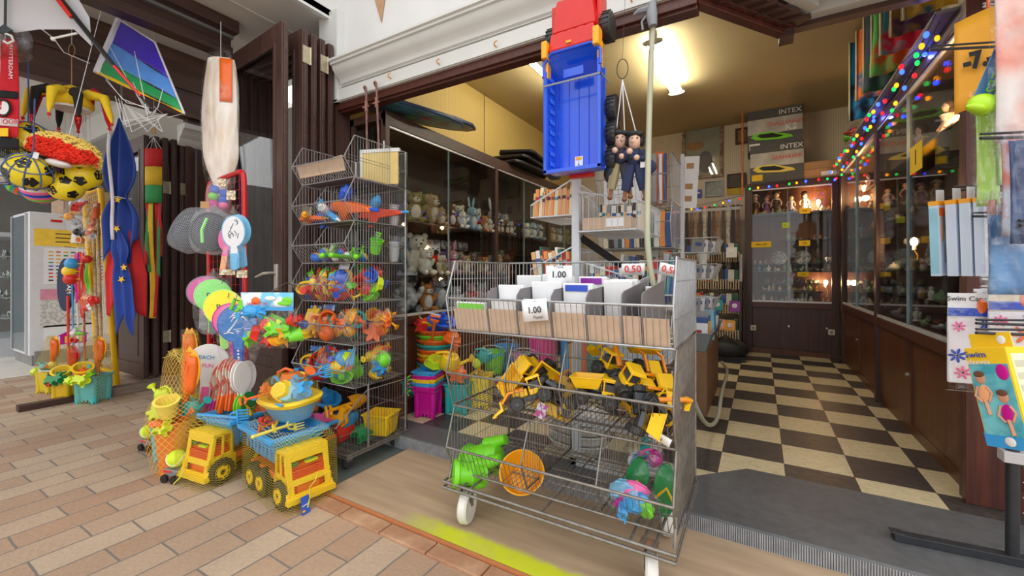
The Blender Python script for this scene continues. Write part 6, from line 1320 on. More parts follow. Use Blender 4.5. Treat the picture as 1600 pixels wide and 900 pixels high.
# ---- footballs in nets
def football(label,p,r,base,patch,rot=(0,0,0),net=True,seed=0):
    t=thing('football',label,'ball',p,rot=rot,group='footballs hanging at the second shop'); MB().ell((0,0,0),r,24,14).build('skin',base,t)
    g=(1+5**.5)/2; vs=[Vector(v).normalized() for v in [(0,1,g),(0,1,-g),(0,-1,g),(0,-1,-g),(1,g,0),(1,-g,0),(-1,g,0),(-1,-g,0),(g,0,1),(g,0,-1),(-g,0,1),(-g,0,-1)]]
    mb=MB()
    for v in vs:
        u=v.orthogonal().normalized(); w=v.cross(u); pts=[(v+ (u*math.cos(a)+w*math.sin(a))*.36).normalized()*r*1.018 for a in [2*PI*k/5 for k in range(5)]]
        c0=v*r*1.012; mb.add([c0]+pts,[(0,k+1,(k+1)%5+1) for k in range(5)])
    mb.build('patches',patch,t)
    if net:
        mb=MB()
        for k in range(5):
            a=k*PI/5; mb.tube([(r*1.03*math.cos(a)*math.sin(b),r*1.03*math.sin(a)*math.sin(b),-r*1.03*math.cos(b)) for b in [2*PI*q/18 for q in range(18)]],.004,4,closed=True)
        for z in (-.5,.5): mb.tube([(r*1.03*math.cos(a)*.87,r*1.03*math.sin(a)*.87,r*z*1.03) for a in [2*PI*q/18 for q in range(18)]],.004,4,closed=True)
        mb.tube([(0,0,r),(.01,0,r+.08),(0,0,r+.4)],.004,4); mb.build('net_cord',mat('blue_grey_cord',c(80,104,160),.7),t)
    return t
YB=pl('ball_yellow',(238,216,40),.3); BP=P['black']
for i,(px,py,d,r,b,p_,l) in enumerate(((44,222,2.75,.125,YB,BP,'yellow and black football, topmost in the blue net beside the wig'),(47,268,2.65,.115,YB,BP,'yellow and black football, lower one in the blue net, left of the wig'),(3,228,2.85,.11,YB,BP,'yellow football cut by the left edge under the scarf'),
    (5,262,2.7,.105,P['white'],BP,'white and black football at the left edge'),(128,274,2.85,.105,YB,BP,'yellow football in a clear bag below the wig, right one'),(103,292,2.8,.095,YB,BP,'yellow football in a clear bag below the wig, left one'),
    (88,275,3.0,.10,P['purple'],P['magenta'],'purple ball hanging under the wig'),(88,226,3.1,.10,P['magenta'],P['purple'],'magenta ball with black dots behind the wig'),(16,238,3.0,.09,P['teal'],P['blue'],'teal ball between the footballs'))):
    football(l,tuple(G(px,py,d)),r,b,p_,rot=(i*.7,i*.4,i),net=(i<4))
    if i in (4,5): film(r*1.1,r*1.1,r*1.1,i,.06).build('clear_bag',FILM,bpy.data.objects[[o.name for o in bpy.data.objects if o.name.startswith('football') and o.type=='EMPTY'][-1]])
def stripeball(label,p,r,ms,rot):
    t=thing('striped_ball',label,'ball',p,rot=rot,group='striped beach balls under the footballs')
    MB().ell((0,0,0),r,20,12).build('skin',ms[0],t)
    for k,m in enumerate(ms[1:]):
        z=-.6+k*.4; mb=MB().lathe([(r*1.004*math.sqrt(1-q*q)*1.006,r*q*1.006) for q in (z,z+.07,z+.14,z+.2)],24); mb.build('stripe',m,t)
stripeball('pink and blue striped ball under the footballs',tuple(G(64,294,2.8)),.10,[P['pink'],P['green'],P['navy'],P['white'],P['magenta']],(.3,.6,0))
stripeball('green and orange striped ball under the left footballs',tuple(G(35,285,2.9)),.09,[P['teal'],P['orange'],P['green'],P['navy'],P['pink']],(.6,-.5,0))
stripeball('orange and purple striped ball below the purple ball',tuple(G(80,284,2.95)),.09,[P['orange'],P['purple'],P['pink'],P['orange'],P['purple']],(.2,.3,0))
# hanging shelf rail above the second shop opening carrying the strings (above the picture)
solo(MB().cyl((0,0,0),Vector(G(330,-150,2.9))-Vector(G(-120,-60,2.7)),.015,n=8),'hanging_rail',METD,'steel rail above the hanging toys','rail',G(-120,-60,2.7))
mb=MB(); rr=random.Random(9)
for k in range(14):
    x=95+k*3.4; mb.tube([G(x,150+rr.uniform(-8,8),3.1)-G(110,200,3.1),G(x+rr.uniform(-6,6),225,3.1)-G(110,200,3.1)],.0016,3)
o=solo(mb,'dream_catcher_strings',mat('cream_string',c(214,206,190),.8),'bundle of fine cream strings hanging behind the jester hat','strings',G(110,200,3.1),kind=None) if False else mb.build('fine_strings',mat('cream_string',c(214,206,190),.8)); o.location=G(110,200,3.1); tag(o,'bundle of fine cream strings hanging behind the jester hat','strings',kind='stuff')
# ================================================================ plush toys
def FUR(n,rgb,rgb2=None): return mat('plush_'+n,c(*rgb),.95,bump=.7,bs=130,var=.08,vs=30,col2=c(*rgb2) if rgb2 else None,cscale=18)
FU=dict(cream=FUR('cream',(226,214,190)),tan=FUR('tan',(186,156,112)),brown=FUR('brown',(128,80,52)),white=FUR('white',(236,234,232)),grey=FUR('grey',(158,162,168)),blue=FUR('pale_blue',(158,190,204)),pink=FUR('pink',(226,160,170)),
  orange=FUR('orange',(206,130,62)),olive=FUR('olive',(150,134,80)),dark=FUR('dark',(66,54,50)),spot=FUR('spotted',(225,225,225),(50,50,52)),green=FUR('green',(110,150,90)),purple=FUR('purple',(120,90,160)))
def plush(kind,fur,label,p,s,rz,belly=None,extra=None,group=None):
    t=thing('plush_'+kind,label,'plush toy',p,rz,group or 'plush toys in the left cabinet',s=s)
    mb=MB().ell((0,0,.085),(.062,.055,.085),14,9)
    mb.ell((0,-.012,.185),(.055,.05,.05),14,9)
    for x in (-1,1):
        mb.ell((x*.062,-.018,.11),(.022,.024,.05),10,6,R=(.3,x*.5,0)); mb.ell((x*.045,-.055,.026),(.028,.045,.026),10,6,R=(0,0,x*.25))
    mb.build('body',FU[fur],t)
    em=FU[belly or fur]
    e=MB()
    for x in (-1,1):
        if kind in('bear','dog') : e.ell((x*.043,-.005,.228 if kind=='bear' else .2),(.018,.01,.018 if kind=='bear' else .04),10,6)
        elif kind=='rabbit': e.ell((x*.03,0,.275),(.015,.009,.058),10,7,R=(0,x*.2,0))
        elif kind in('seal','penguin','bird'): e.ell((x*.05,-.02,.17),(.012,.02,.02),8,5)
        else: e.lathe([(.02,0),(.012,.02),(.001,.035)],8,T=M((x*.036,-.005,.222)))
    e.build('ears' if kind!='penguin' else 'cheeks',FU[fur],t)
    MB().ell((0,-.058,.172),(.026,.022,.02),12,7).build('muzzle',em,t); MB().ell((0,-.08,.178),(.008,.006,.006),8,5).build('nose',P['black'],t)
    MB().ell((-.02,-.054,.2),.006,8,5).ell((.02,-.054,.2),.006,8,5).build('eyes',P['black'],t)
    if belly: MB().ell((0,-.035,.085),(.04,.028,.058),12,7).build('belly',em,t)
    if extra: MB().lathe([(.052,.09),(.066,.1),(.068,.13),(.05,.15)] if extra=='red' else [(.045,.14),(.056,.146),(.045,.152)],14).build('jumper' if extra=='red' else 'ribbon',P['red' if extra=='red' else extra],t)
    return t
SX=-2.56
def shelfrow(z,row,X=SX,y0=2.5,rzb=PI/2):
    for i,(px,kind,fur,s,l,bel,ex,dx_) in enumerate(row):
        p=at(px,400,X=X+dx_); plush(kind,fur,l,(X+dx_,p.y,z),s,rzb-.35+.2*((i*7)%5-2)*.5,bel,ex)
zt,zm,zb_=B0+1.45,B0+1.01,B0+.69
shelfrow(zt,[(648,'bear','olive',1.15,'shaggy olive and tan bear at the street end of the upper plush shelf','cream',None,0),(664,'bear','olive',1.3,'tall olive bear with tag behind, upper plush shelf',None,None,-.1),(674,'dog','tan',1.2,'large tan dog, upper plush shelf, behind the glass','cream',None,.0),(690,'bear','tan',.62,'small tan bear at the front of the upper shelf','cream',None,.12),
 (704,'bear','brown',.85,'brown bear with white face patch on the upper plush shelf','white',None,.06),(716,'bear','cream',1.05,'cream bear beside the brown patch-faced bear',None,None,-.02),(722,'seal','white',.7,'small white plush seal at the shelf edge','white',None,.12),(736,'rabbit','blue',1.0,'pale blue and white plush rabbit, seated, upper shelf','white',None,.08),
 (742,'bear','white',1.15,'white bear with red nose patch behind the blue rabbit',None,'red',-.1),(757,'cat','orange',.7,'small orange tiger plush, upper shelf','cream',None,.1),(764,'bird','white',.6,'small white plush bird, upper shelf','cream',None,.12),(770,'rabbit','white',1.35,'large white rabbit with blue ears at the back of the upper shelf','blue',None,-.12),
 (776,'dog','brown',.6,'small brown plush dog in the row right of the tiger','white',None,.12),(783,'penguin','dark',.6,'small dark plush penguin in the upper shelf row','white',None,.12),(790,'bear','brown',.65,'small brown bear in the upper shelf row','cream',None,.11),(797,'cat','grey',.7,'small grey plush cat near the cabinet post','white',None,.1),(786,'bear','grey',1.2,'large grey bear behind the small row, upper shelf',None,None,-.1),(712,'dog','brown',.8,'brown plush dog standing on top behind the cream bear',None,None,-.14)])
shelfrow(zm,[(652,'bear','cream',1.5,'big cream bear at the street end of the middle plush shelf',None,None,-.02),(643,'cat','blue',1.3,'pale blue plush cat behind the cream bear, middle shelf',None,None,-.12),(664,'bear','cream',.95,'smaller cream bear leaning beside the big one','white',None,.1),(676,'bear','white',1.2,'panda-faced bear in a red jumper, middle shelf','dark','red',-.04),(690,'dog','cream',.75,'cream pug plush at the front of the middle shelf','tan',None,.12),
 (692,'cat','purple',1.0,'purple plush cat behind the pug',None,None,-.1),(706,'rabbit','pink',1.0,'pink rabbit with ribbon in the middle shelf','white','magenta',.03),(716,'bear','grey',1.0,'grey bear behind the pink rabbit',None,None,-.1),(728,'bear','tan',.8,'tan bear right of the pink rabbit','cream',None,.08),(738,'cat','brown',.95,'brown plush cat lying behind, middle shelf','cream',None,-.06),(748,'bear','brown',.8,'brown bear with green ribbon, middle shelf','tan','green',.05),(757,'dog','orange',.8,'orange plush dog near the end of the middle shelf','white',None,.07),
 (768,'dog','grey',.9,'grey plush dog near the end of the middle shelf','white',None,.03),(778,'bear','tan',.9,'tan bear with blue ribbon, middle shelf','cream','navy',.05),(790,'bear','brown',1.0,'brown bear beside the cabinet post, middle shelf',None,None,.0),(776,'bear','green',1.2,'green plush frog-like bear, rear of middle shelf','white',None,-.12)])
shelfrow(zb_,[(636,'dog','spot',1.5,'large black and white spotted dog at the bottom of the cabinet',None,None,0),(666,'cat','orange',1.05,'orange plush lion with white chest on the bottom shelf','white',None,.05),(684,'seal','grey',1.4,'large grey plush seal beside the lion','white',None,-.02),(712,'dog','white',.9,'white plush dog lying on the bottom shelf',None,None,.0),(735,'bear','pink',1.0,'striped pink bear behind the trolley grid','cream','red',.0),(752,'bear','white',1.0,'white bear on the bottom shelf right of the pink one',None,None,.0)])
shelfrow(zt,[(822,'bear','cream',.8,'cream bear right of the cabinet post','white',None,.08),(832,'bird','blue',.95,'grey-blue plush owl right of the cabinet post','white',None,.04),(842,'bear','grey',.9,'grey bear, second compartment, upper shelf','cream',None,.06),(852,'bear','green',.8,'green bear, second compartment, upper shelf',None,None,.05),(862,'dog','tan',.9,'tan dog, second compartment, upper shelf','cream',None,.06),(873,'cat','grey',.9,'grey cat, second compartment, upper shelf','white',None,.06),(884,'bear','olive',1.0,'olive bear, second compartment, upper shelf',None,None,.03)])
MUGM=mat('white_mug',c(215,212,206),.25,col2=c(120,110,120),cscale=24,sharp=.05)
mug=None
for i in range(14):
    p=(-2.70,2.42+i*.09,B0+1.26)
    if mug is None:
        mug=thing('mug','printed white mug, first from the street on the narrow mug shelf','mug',p,0,'mugs in the left cabinet'); MB().lathe([(.03,0),(.036,.004),(.036,.085),(.032,.085),(.031,.008),(.001,.008)],16).build('cup',MUGM,mug); MB().tube([(0,.034,.07),(0,.058,.06),(0,.058,.03),(0,.034,.02)],.005,6).build('handle',MUGM,mug)
    else: dup(mug,p,i*.3,'printed white mug, %s from the street on the narrow mug shelf'%nth(i))
solo(MB().box(-.1,.1,-.2,.2,0,.06),'wooden_riser',RW,'red-brown wooden riser under the cream bear','riser',(-2.5,2.56,zm+.0)) if False else None
# ================================================================ boards on the left cabinet
def board(label,px,py,X,z,L,W,m,m2,rot,g=None):
    q=at(px,py,X=X); t=thing('bodyboard',label,'bodyboard',(X,q.y,z),rot=rot,group=g)
    poly=[(-L/2,-W*.36),(-L*.42,-W*.44),(L*.1,-W/2),(L*.36,-W*.36),(L/2,-W*.12),(L/2,W*.12),(L*.36,W*.36),(L*.1,W/2),(-L*.42,W*.44),(-L/2,W*.36)]
    MB().prism(poly,.03).build('deck',m,t,bev=.006); MB().prism([(x*.97,y*.95) for x,y in poly],.004,z0=-.003).build('slick_bottom',m2,t)
    return t
BBP=mat('printed_blue_board',c(90,185,228),.35,col2=c(50,90,120),cscale=6,sharp=.15)
b1=board('blue bodyboard with coloured print lying on the left cabinet',655,185,-2.42,2.40,.95,.46,pl('board_blue',(40,70,110)),BBP,(.12,-.06,1.45))
MB().ell((-.05,.05,-.004),(.05,.03,.003)).build('green_print',P['green'],b1); MB().ell((.06,-.02,-.004),(.04,.03,.003)).build('pink_print',P['magenta'],b1)
board('second dark blue bodyboard stacked on the printed one',672,178,-2.50,2.46,.98,.46,pl('board_navy',(30,60,100)),pl('board_blue',(40,70,110)),(.12,-.05,1.35))
for i in range(3): 
    b=board('black inflatable board with red patches on the left cabinet, %s from the top'%nth(2-i),815+i*4,262,-2.5,2.335+i*.075,1.0,.5,pl('board_black',(38,38,42)),pl('board_black',(38,38,42)),(.03*i,0,1.6+.1*i),'black boards on the left cabinet')
    MB().box(-.46,-.38,-.1,.06,.0305,.034).build('red_patch',P['red'],b)
# ================================================================ back wall
YB_=6.69
def frame(label,x0,y0,x1,y1,Y,fm,pm,w=.03,name='picture_frame',cat='picture',d=.03):
    a=at(x0,y0,Y=Y); b=at(x1,y1,Y=Y); W_,H_=b.x-a.x,a.z-b.z; t=thing(name,label,cat,((a.x+b.x)/2,Y,b.z))
    mb=MB().box(-W_/2,-W_/2+w,-d,0,0,H_).box(W_/2-w,W_/2,-d,0,0,H_).box(-W_/2+w,W_/2-w,-d,0,0,w).box(-W_/2+w,W_/2-w,-d,0,H_-w,H_); mb.build('frame',fm,t,bev=.004); MB().box(-W_/2+w,W_/2-w,-.008,0,w,H_-w).build('picture',pm,t,smooth=False)
    MB().box(-W_/2+w,W_/2-w,-.012,-.010,w,H_-w).build('glass',GL,t,smooth=False); return t,W_,H_
t,w,h=frame('large old brown frame with a faded seaside picture on the back wall',1066,200,1130,276,YB_,mat('flaking_frame',c(116,88,60),.6,col2=c(170,150,128),cscale=14,sharp=.1,bump=.2),mat('faded_seascape',c(205,202,184),.6,col2=c(165,160,142),cscale=3,sharp=.3),.045)
MB().ell((-.1,-.01,h*.62),(.13,.003,.06)).build('ship_print',CARDB,t); MB().ell((.04,-.01,h*.3),(.1,.003,.16)).build('figure_print',GREYB,t)
frame('small framed oval portrait left of the inflatable boxes',1149,202,1169,224,YB_,RW,CARDB,.025)
frame('silver framed certificate, left, above the belts',1067,289,1084,309,6.69,P['silver'],PAPER,.012); frame('silver framed banknote picture above the belts',1101,284,1130,306,6.69,P['silver'],mat('pale_print',c(205,210,200),.6,col2=c(170,180,175),cscale=20),.015)
t,w,h=frame('small blue sticker with white bird between the silver frames',1085,297,1097,309,6.69,P['navy'],P['navy'],.004,name='sticker',cat='sticker',d=.003); MB().ell((0,-.008,h*.6),(.03,.002,.014)).build('bird_print',PAPER,t)
frame('dark brown wooden plaque with flowers above the belts',1136,273,1166,292,6.69,RW,wood('burnt_plaque',(96,60,40),(60,36,26)),.012,name='plaque',cat='plaque'); frame('yellow price card under the brown plaque',1136,292,1160,303,6.69,YCARD,YCARD,.002,name='price_card',cat='sign',d=.002)
a=at(1160,164,Z=HC-.005); b=at(1160,308,Y=6.24)
solo(MB().cyl((0,0,0),(0,0,HC-b.z),.012,n=6),'orange_conduit',pl('orange_brown_tube',(190,115,50)),'thin orange-brown pipe from the ceiling to the back cabinet corner','pipe',(b.x,6.24,b.z))
def ibox(label,x0,y0,x1,y1,word,sub,pic,Y=6.30,D=.36):
    a=at(x0,y0,Y=Y); b=at(x1,y1,Y=Y); W_,H_=b.x-a.x,a.z-b.z; t=thing('inflatable_boat_box',label,'box',((a.x+b.x)/2,Y,b.z))
    MB().box(-W_/2,W_/2,0,D,0,H_).build('carton',mat('dark_grey_carton',c(84,84,84),.6),t,bev=.003); MB().box(-W_/2,W_/2,-.002,0,H_*.5,H_*.78).box(-W_/2,W_/2,-.002,0,H_*.42,H_*.5).build('grey_sky_print',mat('misty_print',c(165,165,162),.6,col2=c(205,203,198),cscale=5,sharp=.2),t)
    text(word,.085,PAPER,t,(W_*.28,-.004,H_*.88)); text(sub,.075,pl('print_orange',(226,90,50)),t,(W_*.2,-.004,H_*.62),sx=.9)
    o=MB().prism([(-.22,.0),(-.17,.045),(.0,.05),(.22,-.02),(.24,-.05),(.1,-.06),(-.16,-.04)],.003,T=M((-.04,-.003,H_*.36),(PI/2,0,0))).build('boat_print',P[pic],t); MB().prism([(-.15,.01),(-.12,.03),(.02,.028),(.14,-.02),(.08,-.035),(-.1,-.02)],.003,T=M((-.04,-.0055,H_*.36),(PI/2,0,0))).build('cockpit_print',P['black'],o)
    MB().box(-W_/2+.02,-W_/2+.14,-.003,0,.03,.11).build('label_print',PAPER if pic=='green' else YCARD,t); return t
ibox('lower dark inflatable boat carton with orange lettering on the back cabinet',1172,229,1256,280,'INTEX','SEAHAWK','paleyellow')
q=ibox('upper dark kayak carton with green boat print, stacked on the other',1168,176,1254,229,'INTEX','CHALLENGER','green',6.31); text('K2',.11,PAPER,q,(.18,-.004,.27))
t=thing('cardboard_box','flat brown cardboard box on the right end of the back cabinet','box',(at(1283,272,Y=6.32).x,6.32,2.272)); MB().box(-.21,.19,0,.2,0,.12).box(-.215,.16,-.004,.2,.12,.21).build('box',CARDB,t,bev=.004); MB().box(0,.15,-.003,0,.03,.08).build('label',PAPER,t)
toy_bag('bag with red and green packs on top of the right cabinet near the corner',tuple(at(1338,222,X=.95)),(.10,.12,.20),31,['red','green','yellow','black','red','green'],['fish','cup','star','boat','can','spade'],cat='toy bag',sc=2.2)
# belts
rod=solo(MB().cyl((-1.45,0,0),(-.2,0,0),.008,n=8),'belt_rod',METD,'rod carrying the hanging belts','rod',(0,6.42,2.02))
BL=[('brown',(118,84,66)),('cream',(214,204,190)),('dark_brown',(66,48,42)),('tan',(168,134,106)),('black',(48,44,46)),('white',(226,222,216)),('studded_brown',(96,76,66)),('taupe',(150,128,112))]
for i in range(21):
    nm,rgb=BL[(i*3+i//5)%8]; x=-1.42+i*.058; t=thing('leather_belt','%s belt, %s from the left on the rod'%(nm.replace('_',' '),nth(i)),'belt',(x,6.40,2.03),0,'belts hanging by the back wall')
    MB().box(-.021,.021,-.004,.0,-1.1-.02*(i%3),0).tube([(0,0,-.01),(0,.012,.012),(0,.03,0)],.006,4).build('strap',mat('belt_'+nm,c(*rgb),.55,bump=.3,bs=60,col2=c(*[v*.75 for v in rgb]),cscale=20),t); MB().box(-.026,.026,-.008,-.002,-.06,-.02).build('buckle',P['silver'],t)
# ================================================================ books
BKC=[mat('book_'+n,c(*v),.6,var=.03) for n,v in dict(red=(180,50,45),teal=(60,130,140),white=(226,224,218),grey=(150,152,156),green=(50,100,80),blue=(60,90,150),tan=(226,176,120),orange=(232,150,80),cream=(238,222,190),dark=(66,60,64)).items()]
PG=mat('book_pages',c(232,224,205),.8)
bn=[0]
def books(p0,p1,n,H,D,cols,where,lean=0,face=(0,-1),seed=0,group=None,name='book'):
    "row of books from p0 to p1, spines toward face"
    r=random.Random(seed); p0,p1=Vector(p0),Vector(p1); d=(p1-p0); L=d.length; d.normalize(); rz=math.atan2(d.y,d.x); x=0; ws=[r.uniform(.6,1.4) for _ in range(n)]; k=L/sum(ws)
    for i in range(n):
        w=ws[i]*k; p=p0+d*(x+w/2); x+=w; h=H*r.uniform(.86,1.06); t=thing(name,'%s book, %s from the left %s'%(cols[i%len(cols)][0],nth(i),where),'book',p,rot=(0,lean+r.uniform(-.03,.03),rz),group=group or 'books '+where)
        cm=BKC[cols[i%len(cols)][1]]; MB().box(-w*.46,w*.46,0,D,0,h).build('cover',cm,t,smooth=False); MB().box(-w*.38,w*.38,.003,D+.002,h-.004,h+.001).build('pages',PG,t,smooth=False); MB().box(-w*.47,w*.47,-.001,0,h*.6,h*.72).build('title_band',BKC[(cols[i%len(cols)][1]+3)%10],t,smooth=False) if n<14 else None
TANS=[('tan',6),('orange',7),('cream',8),('tan',6),('orange',7)]; MIX=[('red',0),('white',2),('grey',3),('teal',1),('blue',5),('dark',9),('white',2),('green',4)]
# rack with white post (x=-.85)
PX,PY=-.855,2.13
rk=thing('book_rack','white-posted metal rack with wire book baskets behind the trolley','book rack',(PX,PY,FZ))
MB().box(-.022,.022,-.012,.02,.0,1.62).build('post',STEEL,rk,bev=.003); MB().box(-.03,.42,-.02,.02,.22,.26).box(-.03,.01,-.02,.55,.0,.04).box(.38,.42,-.02,.02,0,.24).box(-.03,.42,-.02,.02,0,.04).box(.2,.24,.9,.94,0,1.7).build('foot_frame',STEEL,rk,bev=.003)
MB().tube([(.02,.02,1.22),(.35,.25,.95)],.02,4).build('dark_brace',P['black'],rk)
def wbasket(x0,x1,y0,y1,z,hL,hR,hb,nm='basket'):
    "open wire basket in rack coordinates (world)"
    o=(PX,PY,FZ); mb=MB(); m_=.0035
    mb.tube([(x0,y0,z+hL),(x1,y0,z+hR),(x1,y1,z+hb),(x0,y1,z+hb)],m_*1.3,5,closed=True).tube([(x0,y0,z),(x1,y0,z),(x1,y1,z),(x0,y1,z)],m_,5,closed=True)
    n=max(2,int((x1-x0)/.028)); 
    for i in range(n+1): u=i/n; x=x0+(x1-x0)*u; mb.tube([(x,y0,z+hL+(hR-hL)*u),(x,y0,z),(x,y1,z),(x,y1,z+hb)],.0018,3)
    n=int((y1-y0)/.022)
    for i in range(n+1): u=i/n; y=y0+(y1-y0)*u; mb.tube([(x0,y,z+hL+(hb-hL)*u),(x0,y,z),(x1,y,z),(x1,y,z+hR+(hb-hR)*u)],.0018,3)
    shift(mb,o).build(nm,STEEL,rk)
wbasket(-1.13,PX-.025,PY,PY+.42,1.435,.07,.19,.17); wbasket(-1.13,PX-.025,PY,PY+.42,1.08,.06,.18,.17); wbasket(PX+.03,-.52,PY-.06,PY+.50,1.335,.21,.14,.16); wbasket(PX+.03,-.52,PY,PY+.5,.98,.2,.10,.15)
wbasket(-.80,-.40,PY+.1,PY+.5,.66,.12,.12,.12)
books((-1.13,PY+.02,1.442),(PX-.03,PY+.02,1.442),13,.155,.11,TANS,'in the upper left wire basket of the rack',.06,seed=1)
books((-1.12,PY+.02,1.088),(PX-.03,PY+.02,1.088),11,.17,.11,[('tan',6),('white',2),('green',4),('red',0),('orange',7),('cream',8)],'in the lower left wire basket of the rack',-.14,seed=2)
solo(shift(MB().box(-.80,-.56,PY-.045,PY+.1,1.342,1.405),(-.68,PY,1.342)),'postcard_box',CARD,'beige postcard box with white label in the right rack basket','box',(-.68,PY,1.342)); 
t=thing('box_label','white printed label on the beige postcard box','label',(-.63,PY-.0475,1.375)); MB().box(-.045,.045,-.001,.0005,-.022,.022).build('paper',PAPER,t)
books((-.78,PY+.15,1.342),(-.55,PY+.15,1.342),10,.15,.1,[('dark',9),('cream',8),('grey',3),('white',2)],'behind the postcard box in the right rack basket',0,seed=3)
books((-.76,PY+.32,1.0),(-.42,PY+.35,1.0),13,.22,.14,MIX,'in the right middle of the book rack',.12,seed=4); books((-.78,PY+.02,.99),(-.55,PY+.02,.99),8,.17,.12,[('white',2),('grey',3),('cream',8),('red',0),('blue',5)],'in the lower right wire basket of the rack',-.05,seed=5)
# tall wire tower with folders and books
TW=(-.42,2.95,FZ); tw=thing('wire_book_tower','tall wire tower rack of folders and books behind the puppets','book rack',TW)
for i,(z,h) in enumerate(((1.58,.30),(1.28,.30),(.92,.30),(.55,.30),(.2,.30))):
    tier(tw,TW,-.96,-.48,2.74,z+.16,2.80,z+h,2.80,z,3.15,sp=.035,r=.0018,R=.004)
for x in (-.98,-.47): shift(MB().box(x-.012,x+.012,3.14,3.165,FZ,1.95),TW).build('upright',STEEL,tw)
for q in range(4): caster(tw,(-.52,-.1)[q%2],(-.15,.18)[q//2],0,.1,.045,.014,MT['dark_rubber_wheel'])
for i,(x,w,h,m,l) in enumerate(((-.70,.16,.34,PAPER,'tall white folder at the left of the top tower basket'),(-.55,.10,.32,PAPER,'second white folder in the top tower basket'),(-.455,.03,.33,BKC[3],'grey folder in the top tower basket'),(-.42,.02,.33,P['white'],'white binder in the top tower basket'),(-.395,.015,.34,BKC[5],'blue binder in the top tower basket'),(-.44,.06,.36,P['orange'],'orange folder tip at the back of the top tower basket'))):
    t=thing('folder',l,'folder',(x-.16,2.86+.03*i,1.59)); MB().box(-w/2,w/2,0,.02,0,h).build('cover',m,t,smooth=False)
    if i==0: MB().box(-.01,.05,-.002,0,h-.05,h-.035).build('red_print',P['red'],t); [MB().box(-w*.4,w*.4,-.001,0,h*.2+k*.03,h*.2+k*.03+.003).build('ruled_line',P['grey'],t) for k in range(6)]
books((-.94,2.84,1.29),(-.50,2.84,1.29),14,.22,.15,[('cream',8),('dark',9),('grey',3),('green',4),('white',2),('orange',7),('blue',5)],'in the second basket of the tower',0,seed=6)
books((-.94,2.84,.93),(-.52,2.84,.93),13,.22,.15,MIX,'in the third basket of the tower',.1,seed=7); books((-.94,2.84,.56),(-.52,2.84,.56),11,.2,.15,[('teal',1),('white',2),('dark',9),('teal',1)],'in the fourth basket of the tower',0,seed=8)
t=thing('poster_card','white card with small sailing prints behind the tower','card',tuple(at(1078,285,d=3.1)),rot=(0,.06,yw-.4)); MB().box(-.055,.055,-.002,.002,-.19,.19).build('card',PAPER,t); [MB().box(-.03,.02,-.004,-.002,z,z+.04).build('photo_print',CARDB,t) for z in (.1,-.05,-.14)]
# shelving further back with book tiers and bins
sh=thing('paperback_shelves','low shelves of paperback tiers under the hanging belts','shelf',(-.62,6.0,FZ))
for i,(z,y) in enumerate(((1.27,.1),(.92,.02),(.62,-.05),(.30,-.12))):
    MB().box(-.6,.40,y,y+.3,z-.015,z).build('shelf_board',RW,sh); mb=MB(); 
    for k in range(34): mb.box(-.58+k*.029,-.565+k*.029,y-.006,y-.001,z-.1,z+.03)
    mb.build('ribbed_front',mat('ribbed_cardboard',c(196,176,146),.8),sh,smooth=False); MB().box(.39,.42,y,y+.3,0,z).build('side_board',P['silver'] if i==0 else DW,sh)
    books((-1.18,6.0+y+.08,FZ+z),(-.24,6.0+y+.08,FZ+z),16,.15,.12,[('orange',7),('red',0),('teal',1),('cream',8),('dark',9),('blue',5),('white',2),('green',4)],'on tier %s under the belts'%nth(i),0,seed=20+i)
for i,(px,py,m,l) in enumerate(((1114,392,'lightblue','turquoise covered book facing out on the top tier'),(1143,396,'white','white patterned book facing out on the top tier'),(1148,480,'purple','purple covered book facing out on the third tier'),(1121,478,'teal','teal covered book facing out on the third tier'),(1141,510,'gold','yellow covered book facing out on the lowest tier'),(1125,508,'peach','peach covered book facing out on the lowest tier'))):
    p=at(px,py,Y=5.96); t=thing('book',l,'book',(p.x,5.96-.03*(i//2),p.z-.05),rot=(-.12,0,0),group='books facing out on the paperback shelves'); MB().box(-.06,.06,0,.02,0,.13).build('cover',P[m],t); MB().ell((0,-.001,.07),(.03,.003,.03)).build('cover_picture',PAPER,t)
# wooden bin with bagged goods in front of the shelves
bn_=thing('wooden_bin','brown wooden bin full of packaged goods beside the trolley','bin',(-.42,3.75,FZ)); MB().box(-.35,.09,-.45,.5,.0,.46).build('box',mat('brown_ply_side',c(126,92,64),.6),bn_,bev=.004); MB().tub(.2,.45,.24,.5,.46,.60,rim=.006,T=M((-.12,.02,0))).build('tray',P['grey'],bn_)
rr=random.Random(12)
for i in range(14):
    m=[PAPER,BKC[5],BKC[3],P['gold'],BKC[1],P['lightblue']][i%6]; t=thing('packet','%s packet, %s from the street in the wooden bin'%(['white','dark blue','grey','yellow','teal','light blue'][i%6],nth(i)),'packet',(-.42+rr.uniform(-.02,.02),3.36+i*.06,FZ+.50),rot=(rr.uniform(-.3,-.1),0,rr.uniform(-.2,.2)),group='packets in the wooden bin')
    MB().box(-.09,.09,-.012,.012,0,.16+.04*(i%3)).build('pack',m,t); MB().box(-.06,.05,-.0135,-.012,.07,.11).build('print',BKC[(i*3)%10],t)
